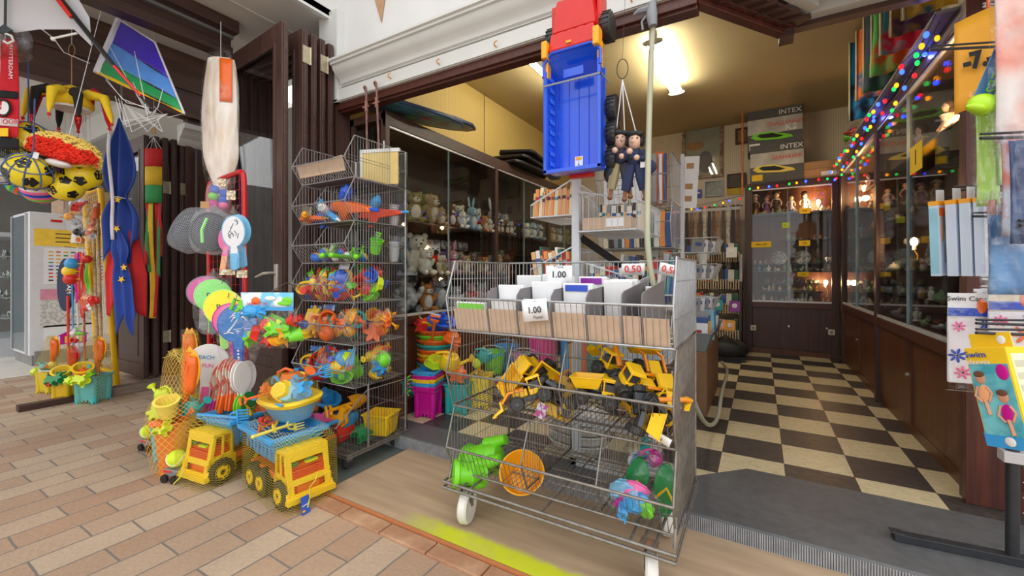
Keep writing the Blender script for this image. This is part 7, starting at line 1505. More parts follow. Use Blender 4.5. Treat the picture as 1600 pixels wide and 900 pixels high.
for i,(z,y) in enumerate(((.98,3.9),(.72,3.8),(1.2,4.05))):
    t=thing('wire_bin','slanted wire bin with white packets beside the tower, %s from below'%['second','first','third'][i],'bin',(-.42,y,FZ+z),group='wire bins beside the tower'); mb=MB()
    for k in range(13): mb.tube([(-.3,-.25+k*.04,.0),(.08,-.25+k*.04,0),(.13,-.25+k*.04,.12)],.002,3)
    mb.tube([(.13,-.25,.12),(.13,.25,.12)],.004,5).tube([(.08,-.25,0),(.08,.25,0)],.004,5).tube([(-.3,-.25,.12),(.13,-.25,.12),(.08,-.25,0),(-.3,-.25,0)],.004,5).build('wires',STEEL,t)
    for yy_ in (-.25,.25): MB().tube([(-.3,yy_,.12),(-.3,yy_,-.13)],.007,5).build('leg',STEEL,t)
    for k in range(5):
        q=thing('packet','small pale packet, %s in the %s slanted bin'%(nth(k),['middle','lower','upper'][i]),'packet',(-.46+.02*k,y-.2+k*.09,FZ+z+.006),rot=(-.15,.1,.2),group='packets in the slanted bins'); MB().box(-.05,.05,-.01,.01,0,.11).build('pack',PAPER if k%2 else BKC[3],q); MB().box(-.02,.03,-.0115,-.01,.05,.08).build('print',BKC[5],q)
solo(MB().lathe([(.03,0),(.05,.09),(.052,.09),(.05,.085)],16),'white_cup',P['white'],'white plastic cup on top of the slanted bins','cup',(-.42,3.9,FZ+1.105))
bag=thing('black_bag','black travel bag on the floor under the paperback shelves','bag',(-.35,5.62,FZ)); MB().ell((0,0,.13),(.24,.16,.13),18,10).box(-.2,.2,-.12,.12,0,.06).build('body',mat('black_nylon',c(34,34,38),.6,bump=.2),bag); MB().tube([(-.12,-.1,.2),(0,-.14,.3),(.12,-.1,.2)],.01,6).build('strap',P['black'],bag)
# ================================================================ buckets and beach things on the floor left
def bk(label,x,y,m,a=.085,h=.19,kind='castle',z=FZ,s=1,group=None,hm=None,n=None):
    t=thing('beach_bucket',label,'bucket',(x,y,z),.3,group,s=s); (m_castle(a,h) if kind=='castle' else MB().tub(a*.72,a*.72,a,a,0,h,n=22,rim=a*.07)).build('bucket',m,t)
    if hm: handle(a,h,tiltx=1.0,r=.0045).build('handle',hm,t)
    return t
for i,m in enumerate(('magenta','magenta','blue','yellow','magenta','blue')):
    if i==0: bk('magenta castle bucket at the bottom of the nested castle stack',-2.07,2.32,P['magenta'],.09,.20,group='nested castle buckets')
    else: 
        t=thing('beach_bucket','%s castle bucket rim, %s above the magenta one in the nested stack'%(m,nth(i-1)),'bucket',(-2.07,2.32,FZ+.175+i*.026),.3,'nested castle buckets'); MB().tub(.082,.082,.084,.084,0,.026,rim=.009,t=.004).box(-.05,.05,-.095,-.085,.0,.02).build('bucket',P[m],t)
        MB().box(-.10,-.085,-.02,.02,-.015,.0).tube([(-.095,-.09,.0),(-.12,-.1,-.02),(-.10,-.11,-.035)],.006,5).build('handle',P[['lime','green','magenta','yellow','green'][i-1]],t)
OR8=['teal','orange','yellow','teal','orange','yellow','teal','orange','yellow','orange','teal','orange','green','orange','navy','yellow']
for i,m in enumerate(OR8):
    t=thing('beach_bucket','%s bucket rim, %s from below in the tall striped stack by the cabinet'%(m if m!='navy' else 'dark blue',nth(i)),'bucket',(-2.20,2.55,FZ+.02+i*.036),.1,'tall stack of nested buckets'); (MB().tub(.10,.10,.135,.135,0,.10,n=24,rim=.012) if i else MB().tub(.09,.09,.125,.125,0,.12,n=24,rim=.01)).build('bucket',P[m],t)
    if i in (13,15): handle(.13,.1,tiltx=1.1,r=.006).build('handle',P['white'],t)
bk('teal castle bucket between the magenta stack and the yellow bucket',-1.93,2.50,P['teal'],.095,.22,hm=None,group='castle buckets behind the trolley'); bk('lemon yellow castle bucket behind the teal one',-1.84,2.66,PB['py'],.085,.26,group='castle buckets behind the trolley'); bk('teal castle bucket at the foot of the striped stack',-2.30,2.42,P['teal'],.08,.2,group='castle buckets behind the trolley')
for x,y,z,k,m,s,l in ((-1.93,2.48,.36,'flower','orange',2.2,'orange flower sieve on the teal bucket'),(-1.98,2.5,.46,'spade','orange',1.5,'orange spade sticking out of the teal bucket'),(-1.98,2.44,.42,'can','yellow',1.9,'yellow watering can on the teal bucket'),(-1.85,2.66,.42,'rake','yellow',1.5,'yellow rake head on the lemon bucket'),(-1.84,2.60,.44,'ball','lime',1.3,'lime scoop over the lemon bucket'),(-2.08,2.4,.44,'shell','lime',2.0,'lime scoop above the castle stack'),(-1.80,2.64,.46,'can','teal',1.4,'teal watering can behind the lemon bucket'),
   (-2.13,2.42,.60,'spade','orange',2.0,'orange spade upright against the striped stack'),(-2.23,2.44,.70,'star','red',2.2,'red star mould on top of the striped stack'),(-2.10,2.50,.70,'boat','dblue',2.6,'blue toy boat on top of the striped stack'),(-2.0,2.5,.62,'shell','orange',1.7,'second orange shell scoop right of the stack'),(-2.26,2.5,.66,'cup','teal',1.8,'teal beaker on top of the striped stack')):
    t=bigtoy(k,l,(x,y,FZ+z-.09),(.5,.2,.6),P[m],s,'beach toy','loose beach toys on the bucket stacks')
bk('bright green bucket near the cabinet base',-1.98,3.05,P['green'],.10,.19,'round',FZ+.17,hm=P['silver']); bk('blue bucket behind the green bucket',-1.97,3.25,P['blue'],.11,.26,'round',FZ+.12,hm=P['blue']); bk('pale pink printed bucket right of the green one',-1.72,3.15,mat('pink_print_bucket',c(240,150,195),.4,col2=c(160,190,220),cscale=16,sharp=.04),.11,.34,'round',FZ,hm=P['silver']); bk('hot pink bucket behind the pale pink one',-1.66,3.35,pl('hot_pink',(235,35,150)),.13,.46,'round',FZ,hm=P['silver'])
for i,(x,m,h) in enumerate(((-1.50,'blue',.42),(-1.42,'gold',.44),(-1.33,'orange',.45),(-1.24,'teal',.45),(-1.12,'lime',.43),(-1.0,'orange',.46))): bk('%s bucket, %s in the row seen above the dumper toys'%(m,nth(i)),x,3.5,P[m],.06,h,'round',group='row of buckets along the floor')
solo(MB().box(-.16,.16,-.14,.14,0,.22),'black_crate',P['black'],'black crate carrying the bright green bucket','crate',(-1.98,3.12,FZ-.0),s=None) if False else solo(MB().box(-.14,.14,-.14,.24,0,.115).box(-.12,.12,-.1,.1,.115,.168),'black_crate',pl('crate_black',(40,38,38)),'black crate carrying the green and blue buckets','crate',(-1.98,3.08,FZ))
solo(MB().box(-.25,.17,-.2,.2,0,.11),'wooden_step',wood('red_step',(96,54,40),(74,42,34)),'low red-brown wooden box beside the cabinet base','box',(-2.38,2.35,FZ),bev=.004)
t=thing('printed_ball','clear ball with colourful print behind the buckets','ball',(-1.86,2.95,FZ+.09)); MB().ell((0,0,0),.085,18,10).build('skin',mat('cartoon_ball',c(226,215,200),.3,col2=c(170,60,50),cscale=16,sharp=.05),t)
# ================================================================ figurines and dolls in the cabinets
POR=[mat('porcelain_'+n,c(*v),.25,var=.05) for n,v in dict(white=(226,222,214),tan=(190,150,110),brown=(120,84,60),grey=(150,150,150),pink=(215,165,160),blue=(120,150,180),green=(130,160,110),gold=(200,170,90)).items()]
PN=['white','tan','brown','grey','pink','blue','green','golden']
FK=['figurine','shell_dish','seated_animal','small_vase','round_pot']
def fig(k,m):
    mb=MB()
    if k==0: mb.lathe([(.018,0),(.02,.004),(.012,.01),(.016,.03),(.009,.05),(.006,.055)],10).ell((0,0,.064),.011,8,6).ell((.016,0,.036),(.006,.006,.016),6,4).ell((-.016,0,.036),(.006,.006,.016),6,4)
    elif k==1: mb.lathe([(.012,0),(.03,.012),(.034,.02),(.03,.02),(.001,.008)],12).ell((.01,0,.022),(.012,.01,.01),8,5)
    elif k==2: mb.ell((0,0,.018),(.026,.014,.018),10,6).ell((-.022,0,.036),(.012,.01,.012),8,6).lathe([(.004,0),(.001,.014)],6,T=M((-.026,.005,.044))).lathe([(.004,0),(.001,.014)],6,T=M((-.026,-.005,.044))).ell((.026,0,.024),(.012,.005,.005),6,4)
    elif k==3: mb.lathe([(.012,0),(.022,.02),(.02,.04),(.009,.055),(.013,.068),(.009,.066)],12)
    else: mb.lathe([(.016,0),(.026,.012),(.024,.03),(.018,.034),(.005,.042),(.007,.05),(.001,.052)],12)
    return mb
PROT={}
cnt={}
def figs(n,pts,where,group,sc=1,seed=0,rz=0):
    r=random.Random(seed)
    for i in range(n):
        k=r.randrange(5); m=r.choice([0,0,1,1,2,3,4,5,6,7]); p=pts((i+.5+r.uniform(-.25,.25))/n,r); key=(k,m)
        q=(where,key); cnt[q]=cnt.get(q,0)+1
        l='%s %s, %s from the left %s'%(PN[m],FK[k].replace('_',' '),nth(i),where)
        if key not in PROT:
            me=fig(k,m).build(FK[k],POR[m]); o=me; PROT[key]=o; tag(o,l,FK[k].split('_')[-1],group)
        else: o=PROT[key].copy(); C.objects.link(o); tag(o,l,FK[k].split('_')[-1],group)
        s=sc*r.uniform(.8,1.3); o.location=p; o.scale=(s,s,s); o.rotation_euler=(0,0,r.uniform(0,6))
def rowx(x0,x1,y,z,j=.08): return lambda u,r:(x0+(x1-x0)*u,y+r.uniform(0,j),z)
def rowy(y0,y1,x,z,j=.08): return lambda u,r:(x+r.uniform(0,j),y0+(y1-y0)*(1-u) if True else 0,z)
bx0,bx1=-.10,.74
for i,(z,a,b,y,n) in enumerate(((1.785,bx0,bx1,6.33,13),(1.45,.28,bx1,6.46,7),(1.15,bx0,bx1,6.45,13),(1.05,bx0,bx1,6.34,15),(.90,.02,.62,6.46,12),(.80,.02,.62,6.42,11),(.665,bx0,bx1,6.34,14))):
    figs(n,rowx(a,b,y,B0+z),'on tier %s of the back cabinet'%nth(i),'figurines in the back cabinet',1.0,40+i)
for i,(z,n) in enumerate(((1.785,15),(1.45,15),(1.05,20),(.86,16),(.685,18))):
    figs(n,rowy(2.95,5.9,.90,B0+z,.12),'on tier %s of the right cabinet'%nth(i),'figurines in the right cabinet',1.15,60+i)
def doll(label,p,dress,hair,s=1,rz=0,hat=None,skin=(225,190,165)):
    t=thing('porcelain_doll',label,'doll',p,rz,'dolls on the top shelf of the back cabinet',s=s); SK=mat('doll_skin',c(*skin),.4)
    MB().lathe([(.055,0),(.05,.04),(.028,.10),(.02,.125),(.03,.15),(.014,.17)],16).build('dress',dress,t); mb=MB().lathe([(.01,.165),(.01,.18)],8).ell((0,0,.20),(.026,.025,.03),14,9)
    for x in (-1,1): mb.tube([(x*.026,0,.155),(x*.045,-.01,.12),(x*.04,-.028,.09)],[.009,.007,.006],6)
    mb.build('head_and_arms',SK,t); MB().ell((0,.006,.207),(.031,.027,.031),12,8).ell((-.02,.005,.18),(.012,.012,.028),8,5).ell((.02,.005,.18),(.012,.012,.028),8,5).build('hair',hair,t)
    MB().ell((-.009,-.024,.203),.003,6,4).ell((.009,-.024,.203),.003,6,4).build('eyes',INK,t); MB().lathe([(.022,.15),(.034,.158),(.02,.168)],12).build('lace_collar',P['white'],t)
    if hat: MB().lathe([(.045,.222),(.046,.225),(.028,.228),(.026,.245),(.01,.252)],14).build('hat',hat,t)
    return t
HB=mat('doll_hair_brown',c(80,56,40),.8,bump=.4); zd=B0+1.787
for px,d,h,s,l in ((1180,'brown_dress','w',1.15,'doll in a brown dress with white collar, left end'),(1198,'purple_dress','p',1.05,'doll in a purple dress with purple hat'),(1213,'dark_dress','k',1.25,'tall doll in dark dress with lace collar'),(1236,'lilac_dress',None,1.0,'doll in a lilac and pink dress, middle'),(1257,'cream_dress','k',1.1,'wide-skirted cream doll with dark hat, beside the bulb')):
    cl=mat('doll_'+d,c(*dict(brown_dress=(110,84,66),purple_dress=(140,100,150),dark_dress=(70,56,54),lilac_dress=(190,170,200),cream_dress=(215,196,180))[d]),.8,bump=.2)
    p=at(px,330,Y=6.46); doll(l+' of the top shelf',(p.x,6.46,zd),cl,HB,s,0,{'w':P['white'],'p':cl,'k':P['black'],None:None}[h])
for i,(y,d) in enumerate(((5.6,'cream_dress'),(4.0,'lilac_dress'),(3.5,'cream_dress'))): doll('doll in a %s dress, %s from the far end of the right cabinet top shelf'%(d.split('_')[0],nth(i)),(.97,y,zd),MT['doll_'+d],HB,1.2,-1.5)
for i,x in enumerate((1217,1254)):
    p=at(x,394,Y=6.42); t=thing('souvenir_plate','round patterned souvenir plate, %s one in the back cabinet'%['left','right'][i],'plate',(p.x,6.42,B0+1.22),rot=(PI/2-.15,0,0),group='souvenir plates'); MB().lathe([(.001,0),(.06,.0),(.085,.014),(.088,.014),(.06,-.004),(.001,-.004)],28).build('plate',mat('patterned_plate',c(190,190,188),.25,col2=c(120,122,130),cscale=50,sharp=.08),t)
solo(MB().lathe([(.001,0),(.06,.0),(.09,.014),(.06,-.004)],26),'souvenir_plate',MT['patterned_plate'],'large round patterned plate standing in the right cabinet','plate',(.98,3.75,B0+1.16),rot=(PI/2-.1,0,-1.4)); solo(MB().lathe([(.001,0),(.06,.0),(.085,.014),(.06,-.004)],26),'souvenir_plate',MT['patterned_plate'],'round patterned plate nearer the far end of the right cabinet','plate',(.98,5.2,B0+1.16),rot=(PI/2-.1,0,-1.4))
t=thing('white_angel','white angel figure with raised wings in the near end of the right cabinet','figure',(.95,3.02,B0+1.80)); MB().ell((0,0,.10),(.05,.06,.1),14,9).ell((0,0,.22),.04,12,8).build('body',P['white'],t); MB().prism([(0,0),(.05,.1),(.03,.3),(-.02,.34),(-.04,.12)],.01,T=M((.02,-.02,.08),(PI/2,0,PI/2))).build('wing',P['white'],t); MB().prism([(0,0),(.08,.03),(.12,.0),(.06,-.05)],.01,T=M((.0,-.05,.05),(PI/2,0,PI/2))).build('sail',P['white'],t)
# price cards inside / on the cabinets
def pcard(px0,py0,px1,py1,l,X=None,Y=None,txt='',col=None,g='yellow price cards on the cabinets',Z=0):
    a=at(px0,py0,X=X,Y=Y); b=at(px1,py1,X=X,Y=Y); t=thing('price_card',l,'sign',((a.x+b.x)/2,(a.y+b.y)/2,min(a.z,b.z)),0 if Y else -PI/2,g); w=((a.x-b.x)**2+(a.y-b.y)**2)**.5; h=abs(a.z-b.z)
    MB().box(-w/2,w/2,-.001,.001,0,h).build('card',col or YCARD,t,smooth=False)
    if txt: text(txt,h*.75 if len(txt)<3 else h*.42,INK,t,(0,-.002,h/2),ext=.0004,off=.001)
pcard(1174,378,1205,386,'wide yellow price card at the left of the back cabinet glass',Y=6.262,txt='Alles 2,50'); pcard(1222,348,1233,356,'small lime price card in the back cabinet',Y=6.262,txt='2,-',col=mat('lime_card',c(190,215,60),.7))
pcard(1249,326,1266,333,'yellow price card under the dolls',Y=6.262,txt='3,50'); pcard(1248,376,1266,384,'yellow price card above the right plate',Y=6.262,txt='2,50'); pcard(1246,425,1264,432,'yellow price card below the plates',Y=6.262,txt='2,50')
pcard(1422,233,1441,262,'large yellow price card reading 1 on the right cabinet glass',X=.79,txt='1'); 
for px,py,k in ((1386,376,'upper'),(1387,428,'lower'),(1386,322,'top')): pcard(px-4,py-3,px+5,py+4,'small yellow price card on the %s shelf behind the right cabinet post'%k,X=.82)
# ================================================================ fairy lights
LC={'red':(235,20,25),'green':(20,170,70),'blue':(30,60,255),'amber':(255,150,10)}
LM={k:mat('fairy_bulb_'+k,c(*v),.2,var=0,emit=1.6 if k!='blue' else 5) for k,v in LC.items()}
WIRE=pl('green_black_wire',(30,44,34),.5)
def string(name,label,pts,n,seed,drop=.03,size=.010,anchor=None):
    pts=[Vector(p) for p in pts]; o=pts[0]; t=thing(name,label,'string lights',o); r=random.Random(seed)
    MB().tube([p-o for p in pts],.0035,5).build('cable',WIRE,t)
    L=[0]
    for a,b in zip(pts,pts[1:]): L.append(L[-1]+(b-a).length)
    ks=['red','blue','amber','green']
    for i in range(n):
        s=L[-1]*(i+.5)/n; j=max(k for k in range(len(L)) if L[k]<=s); j=min(j,len(pts)-2); p=pts[j].lerp(pts[j+1],(s-L[j])/max(1e-6,L[j+1]-L[j]))-o
        q=p+Vector((r.uniform(-.02,.02),r.uniform(-.02,.02),-drop*r.uniform(.3,1.4))); k=ks[(i+seed)%4]
        mb=MB().tube([p,q],.0018,4).build('bulb_lead',WIRE,t); MB().ell(q-Vector((0,0,size*.9)),(size*.85,size*.85,size*1.15),10,7).build('%s_bulb'%k,LM[k],t)
yy=[2.75,3.0,3.3,3.7,4.2,4.8,5.5,6.2]
string('fairy_lights','coloured fairy lights along the edge of the board over the right cabinet',[(.72+.01*math.sin(y*9),y,2.35-.03*(i%2)) for i,y in enumerate(yy)],26,1,.03,.014)
string('fairy_lights','second run of coloured fairy lights sagging under the right cabinet board',[(.745,y,2.28+.05*math.sin(y*5)) for y in (2.8,3.1,3.6,4.3,5.0,5.9,6.2)],20,2,.03,.013)
string('fairy_lights','coloured fairy lights above the back cabinet glass',[(.75,6.24,2.27),(.3,6.24,2.255),(-.16,6.24,2.235)],9,3,.02,.014)
string('fairy_lights','coloured fairy lights strung along the belt rod',[(-.2,6.38,2.15),(-.6,6.38,2.08),(-1.0,6.38,2.03),(-1.4,6.38,2.0)],12,0,.03,.014)
string('fairy_lights','bunch of fairy lights hanging at the near end of the board',[at(1530,-20,d=2.45),at(1524,10,d=2.45),at(1515,40,d=2.5),at(1490,60,d=2.6),at(1460,90,d=2.75),at(1448,110,d=2.85)],9,3,.04,.016)
for px,py in ((1445,85),(1366,183)):
    p=at(px,py,Z=2.33); t=thing('blue_star_light','glowing blue bulb under the board, %s one'%('near' if px>1400 else 'far'),'light',p); MB().ell((0,0,0),.012,10,7).build('bulb',LM['blue'],t); l=bpy.data.lights.new('blue_glow','POINT'); l.energy=.3; l.color=(.1,.15,1); l.shadow_soft_size=.01; o=bpy.data.objects.new('blue_glow',l); C.objects.link(o); o.parent=t; o.location=(0,0,-.02)
# ================================================================ towels over the right cabinet
TWC=[((36,40,66),(30,130,190)),((60,110,170),(230,120,50)),((40,90,60),(60,70,90)),((200,90,40),(90,170,90)),((215,40,70),(80,150,170)),((90,60,100),(150,120,60)),((225,190,60),(60,120,160)),((200,30,45),(70,60,70))]
for i in range(8):
    p=at(1372+i*15,100,Y=4.75-i*.22); y=4.75-i*.22; a,b=TWC[i]; t=thing('beach_towel','printed beach towel over the right cabinet, %s from the far end'%nth(i),'towel',(.80+.012*i,y,3.18),rot=(0,0,-.35),group='towels over the right cabinet')
    L=[.70,.60,.62,.58,.52,.5,.5,.48][i]
    MB().sheet(lambda u,v:((u-.5)*.24+.01*math.sin(v*5),.012*math.sin(u*14+i)+.01*u,-v*L),14,12).build('cloth',mat('towel_print_%d'%i,c(*a),.9,col2=c(*b),cscale=6,sharp=.05,bump=.3,bs=120),t,solid=.006); MB().sheet(lambda u,v:((u-.5)*.012-.118,.012*math.sin(i)-.004,-v*L),1,8).build('light_hem',mat('towel_hem',c(214,200,160),.9),t,solid=.007)
solo(MB().cyl((0,0,0),(0,2.2,0),.01,n=8),'towel_rail',METD,'rail under the ceiling carrying the beach towels','rail',(.86,2.75,3.185))
# ================================================================ hose, puppets, hooks, paper flag on fascia
hp=at(1019,18,Y=2.02); t=thing('rubber_hose','pale rubber hose with grey blow gun hanging from the lintel','hose',hp)
HOS=mat('pale_rubber_hose',c(176,176,150),.5,var=.05,vs=6)
hs=[(1020,44,2.03),(1017,100,2.0),(1014,200,1.93),(1012,300,1.88),(1012,380,1.86),(1022,450,1.87),(1044,515,1.9),(1072,580,2.0),(1085,630,2.2),(1100,658,2.7),(1112,664,3.0),(1122,650,3.2),(1128,612,3.5),(1136,580,4.0),(1128,566,4.4)]
hv=[at(a,b,Y=y)-hp for a,b,y in hs]
sm=[]
for i in range(len(hv)-1):
    p0,p1,p2,p3=hv[max(0,i-1)],hv[i],hv[i+1],hv[min(len(hv)-1,i+2)]
    for k in range(5):
        u=k/5; sm.append(.5*((2*p1)+(p2-p0)*u+(2*p0-5*p1+4*p2-p3)*u*u+(3*p1-p0-3*p2+p3)*u**3))
sm.append(hv[-1]); MB().tube(sm,.0125,10).build('hose',HOS,t)
MB().tube([(0,-.0,.04),(-.0,-.01,-.02),(.005,-.01,-.075)],[.018,.026,.02],10).tube([(-.0,0,.015),(-.06,0,.02),(-.085,0,.012)],[.02,.014,.006],8).tube([(-.015,-.01,-.01),(-.045,-.01,-.04),(-.04,-.01,-.08)],.006,5).tube([(0,0,.04),(.01,.05,.07),(0,.09,.04)],.003,5).build('blow_gun',P['grey'],t)
t=thing('dancing_puppets','pair of dark-haired cloth puppets in navy clothes hanging on strings from a ring','puppets',at(976,250,Y=1.93),YAW*.4)
NV=mat('navy_cloth_puppet',c(44,52,84),.9,bump=.3); NV2=mat('charcoal_cloth',c(58,56,66),.9,bump=.3); SKP=mat('puppet_face',c(214,176,152),.5)
for i,(x,y,z,rz,m) in enumerate(((-.02,0,.09,.5,NV2),(.045,-.015,.075,-.4,NV))):
    q=MB().ell((x,y,z),(.03,.03,.036),16,10).ell((x-.0+.01*(-1)**i,y-.03,z-.004),(.007,.009,.01),8,6).build('puppet_head',SKP,t); MB().ell((x,y+.012,z+.014),(.039,.03,.040),14,9).ell((x+.03,y+.0,z+.0),(.014,.02,.026),8,6).ell((x-.01,y-.02,z+.034),(.026,.014,.012),8,6).ell((x-.03,y,z+.0),(.012,.02,.02),8,6).ell((x+.02,y-.015,z+.03),(.02,.015,.012),8,6).build('hair',INK,q); MB().ell((x-.01,y-.029,z+.008),.004,6,4).ell((x+.012,y-.029,z+.008),.004,6,4).build('eyes',INK,q)
    mb=MB().ell((x,y+.01,z-.075),(.036,.026,.055),14,9); mb.tube([(x-.03,y,z-.05),(x-.055,y-.02,z-.08),(x-.02,y-.045,z-.06)],[.018,.016,.012],8).tube([(x+.03,y,z-.05),(x+.05,y-.02,z-.09),(x+.01,y-.045,z-.085)],[.018,.016,.012],8).build('jacket',m,t)
    MB().ell((x-.02,y-.05,z-.055),.014,8,6).ell((x+.01,y-.05,z-.085),.013,8,6).build('hands',SKP,t)
    for s in (-1,1): MB().tube([(x+s*.018,y,z-.11),(x+s*.03,y-.01,z-.17),(x+s*.04,y,z-.22)],[.022,.025,.02],8).build('trouser_leg',m if (s>0 or i) else mat('khaki_cloth',c(150,140,106),.9),t); MB().tube([(x+s*.04,y,z-.22),(x+s*.045,y,z-.25)],[.012,.01],6).ell((x+s*.045,y-.012,z-.262),(.013,.024,.011),8,6).build('foot',mat('puppet_shoe',c(140,96,64),.7),t)
MB().ell((.10,.0,-.04),(.04,.03,.035),12,8).build('blue_bag',NV,t); MB().ell((-.06,.0,-.06),(.035,.03,.045),12,8).build('dark_bag',INK,t); MB().box(.07,.09,-.04,-.038,-.05,-.02).build('label',PAPER,t)
mb=MB(); [mb.tube([(x,0,.12),(-.01,0,.37)],.0022,4) for x in (-.04,0,.05)]; mb.build('strings',PAPER,t); MB().tube([(-.01+.025*math.cos(a),0,.42+.045*math.sin(a)) for a in [2*PI*k/20 for k in range(20)]],.002,5,closed=True).tube([(-.01,0,.465),(0,.05,.8)],.001,3).build('ring',INK,t)
for i,(px,py) in enumerate(((571,140),(587,133))):
    p=at(px,py,Y=2.02); t=thing('hanging_rod','rusty rod with hooked top on the lintel, %s one above the tall rack'%['left','right'][i],'rod',p,group='rods on the lintel'); RU=mat('rusty_pink_steel',c(142,100,92),.6,col2=c(110,84,76),cscale=20)
    MB().tube([(-.02,.02,.0),(-.015,0,.018),(0,-.006,.022),(.012,-.006,.01),(.013,-.004,-.03),(.02+.02*i,-.0,-.60)],.0075,7).build('rod',RU,t); MB().cyl((.013,-.004,-.09),(.014,-.004,-.16),.012,n=8).box(-.02,.04,-.01,.0,-.13,-.12).build('clamp',RU,t)
for i,(px,py) in enumerate(((610,122),(686,100),(775,73),(987,2))):
    p=at(px,py,Y=LY-.045); t=thing('rusty_hook','small rusty hook in the white fascia, %s from the left'%nth(i),'hook',p,group='rusty hooks in the fascia'); MB().tube([(0,.01,0),(0,-.02,0),(.01,-.03,.012),(.02,-.02,.02)],.004,6).build('hook',mat('orange_rust',c(210,150,60),.8),t)
p=at(596,36,Y=LY+.015); t=thing('paper_pennant','brown paper triangle hanging point down on the white wall','paper',p); MB().prism([(0,0),(.085,.38),(-.14,.38)],.002,T=M((0,0,0),(PI/2,0,0))).build('triangle',mat('kraft_paper',c(178,142,108),.8),t)
# ================================================================ packet stand in the right foreground
ST=(.80,2.14,FZ)
BLK=mat('black_painted_steel',c(46,48,52),.45,metal=.2,var=.1,vs=30)
gp=at(1582,880,Z=FZ); t=thing('grid_stand','black steel stand with wire grid and hooks at the right edge, carrying swim packets','display stand',(gp.x,gp.y,FZ))
RS=t
MB().cyl((0,0,.02),(0,0,2.3),.018,n=14).build('post',BLK,t); MB().box(-.33,.45,-.02,.02,0,.03,T=M((0,0,0),(0,0,.10))).box(-.34,-.3,-.02,.02,.03,.034,T=M((0,0,0),(0,0,.10))).build('foot',BLK,t,bev=.002)
MB().box(-.03,.06,-.026,.026,.36,.40).build('clamp',P['silver'],t,bev=.003); MB().box(-.03,.06,-.026,.026,1.9,1.94).build('clamp',P['silver'],t,bev=.003)
gd=Vector((.93,.36,0)).normalized()
mb=MB()
for k in range(12): p=gd*(.05+k*.05); mb.tube([p+Vector((0,0,.16)),p+Vector((0,0,2.3))],.0035,5)
for k in range(40): mb.tube([gd*.03+Vector((0,0,.18+k*.054)),gd*.62+Vector((0,0,.18+k*.054))],.003,4)
mb.build('wire_grid',METD,t)
def rhook(px,py,Y,L=.22,m=None,nm='display_hook',dx=.0):
    p=at(px,py,Y=Y)-t.location; MB().tube([p,p+Vector((L,.09,-.005)),p+Vector((L,.09,-.005))],.005,6).tube([p+Vector((0,0,.012)),p+Vector((L,.09,.012))],.004,5).build(nm,m or BLK,t)
for px,py,Y in ((1532,216,1.75),(1452,78,2.1),(1490,297,2.25),(1520,338,2.1),(1525,520,1.9),(1525,505,2.0),(1592,352,1.6)): rhook(px,py,Y)
for px,py in ((1537,10),(1540,20),(1537,42),(1537,90),(1537,160),(1536,306),(1533,436),(1533,452)): rhook(px,py,2.4,.12,STEEL,'white_prong')
# wood column behind is part of the right cabinet; yellow sheet reading -7.-
p=at(1533,98,Y=2.34); y7=thing('price_sheet','orange-yellow sheet with hand-lettered 7 price hanging on the packet stand','sign',p,rot=(0,0,.1))
MB().sheet(lambda u,v:((u-.5)*.155+.0,-.02*math.sin(u*PI)+.0,.17-v*.36+.05*u-.0),10,6).build('sheet',mat('orange_yellow_sheet',c(250,178,50),.6,var=.02),y7,solid=.001); text('-7.-',.085,INK,y7,(-.022,-.035,.0),rot=(PI/2,-.12,0),ext=.0005,off=.003,sx=.75)
MB().cyl((.02,0,.16),(.02,0,.5),.006,n=6).build('orange_cord',P['orange'],y7)
# bags and packets
def bagp(label,p,size,rz,fill,seed,name='packet_in_bag',hdr=None,cat='packet',g=None,tilt=0):
    b=thing(name,label,cat,p,rot=(0,tilt,rz),group=g); w,h,d=size
    for i,(m,x0,x1,z0,z1,y) in enumerate(fill): MB().sheet(lambda u,v:(w*(x0+(x1-x0)*u),y-.006*math.sin(9*u+3*v+i),h*(z0+(z1-z0)*v)),8,8).build('contents',m,b,solid=.006)
    MB().sheet(lambda u,v:(w*(u-.5)*1.06,-d*math.sin(PI*u)**.5-.006*math.sin(17*u+11*v)*math.sin(13*v),h*(v-.5)*1.05),22,26).sheet(lambda u,v:(w*(u-.5)*1.06,.01+.004*math.sin(9*u+7*v),h*(v-.5)*1.05),12,12).build('clear_bag',FILM,b)
    if hdr: MB().box(-w*.5,w*.5,-.012,-.008,h*.38,h*.52).build('header_card',hdr,b)
    return b
OP=mat('orange_white_print',c(228,110,70),.4,col2=c(214,206,200),cscale=5,sharp=.15); RP=mat('red_brown_print',c(180,90,74),.5,col2=c(150,160,175),cscale=12,sharp=.1); BPm=mat('blue_printed_pack',c(60,110,165),.4,col2=c(90,140,190),cscale=4); LG=pl('light_green_pack',(190,232,120),.4); DN=mat('navy_print',c(40,56,96),.5,col2=c(70,90,130),cscale=8)
bagp('tall crinkled bag with orange and white print at the top right corner',at(1598,105,Y=1.95),(.15,.52,.02),.25,[(OP,-.45,.45,-.45,.45,.0)],1)
bagp('light green snorkel set in a clear pack under the neon green shape',at(1549,235,Y=2.05),(.10,.40,.02),.3,[(LG,-.42,.2,-.47,.40,.0),(pl('pale_green_strap',(214,240,170)),.1,.42,-.3,.48,-.012)],2)
sn=thing('character_backing_card','blue card with green TURTLES lettering above the light green pack','card',at(1569,90,Y=2.0),rot=(0,.35,.3)); MB().box(-.035,.035,-.002,.002,-.15,.10).build('card',mat('blue_toy_card',c(50,90,150),.5,col2=c(80,130,180),cscale=9),sn); text('TURTLES',.046,P['green'],sn,(.0,-.005,-.03),rot=(PI/2,PI/2,0))
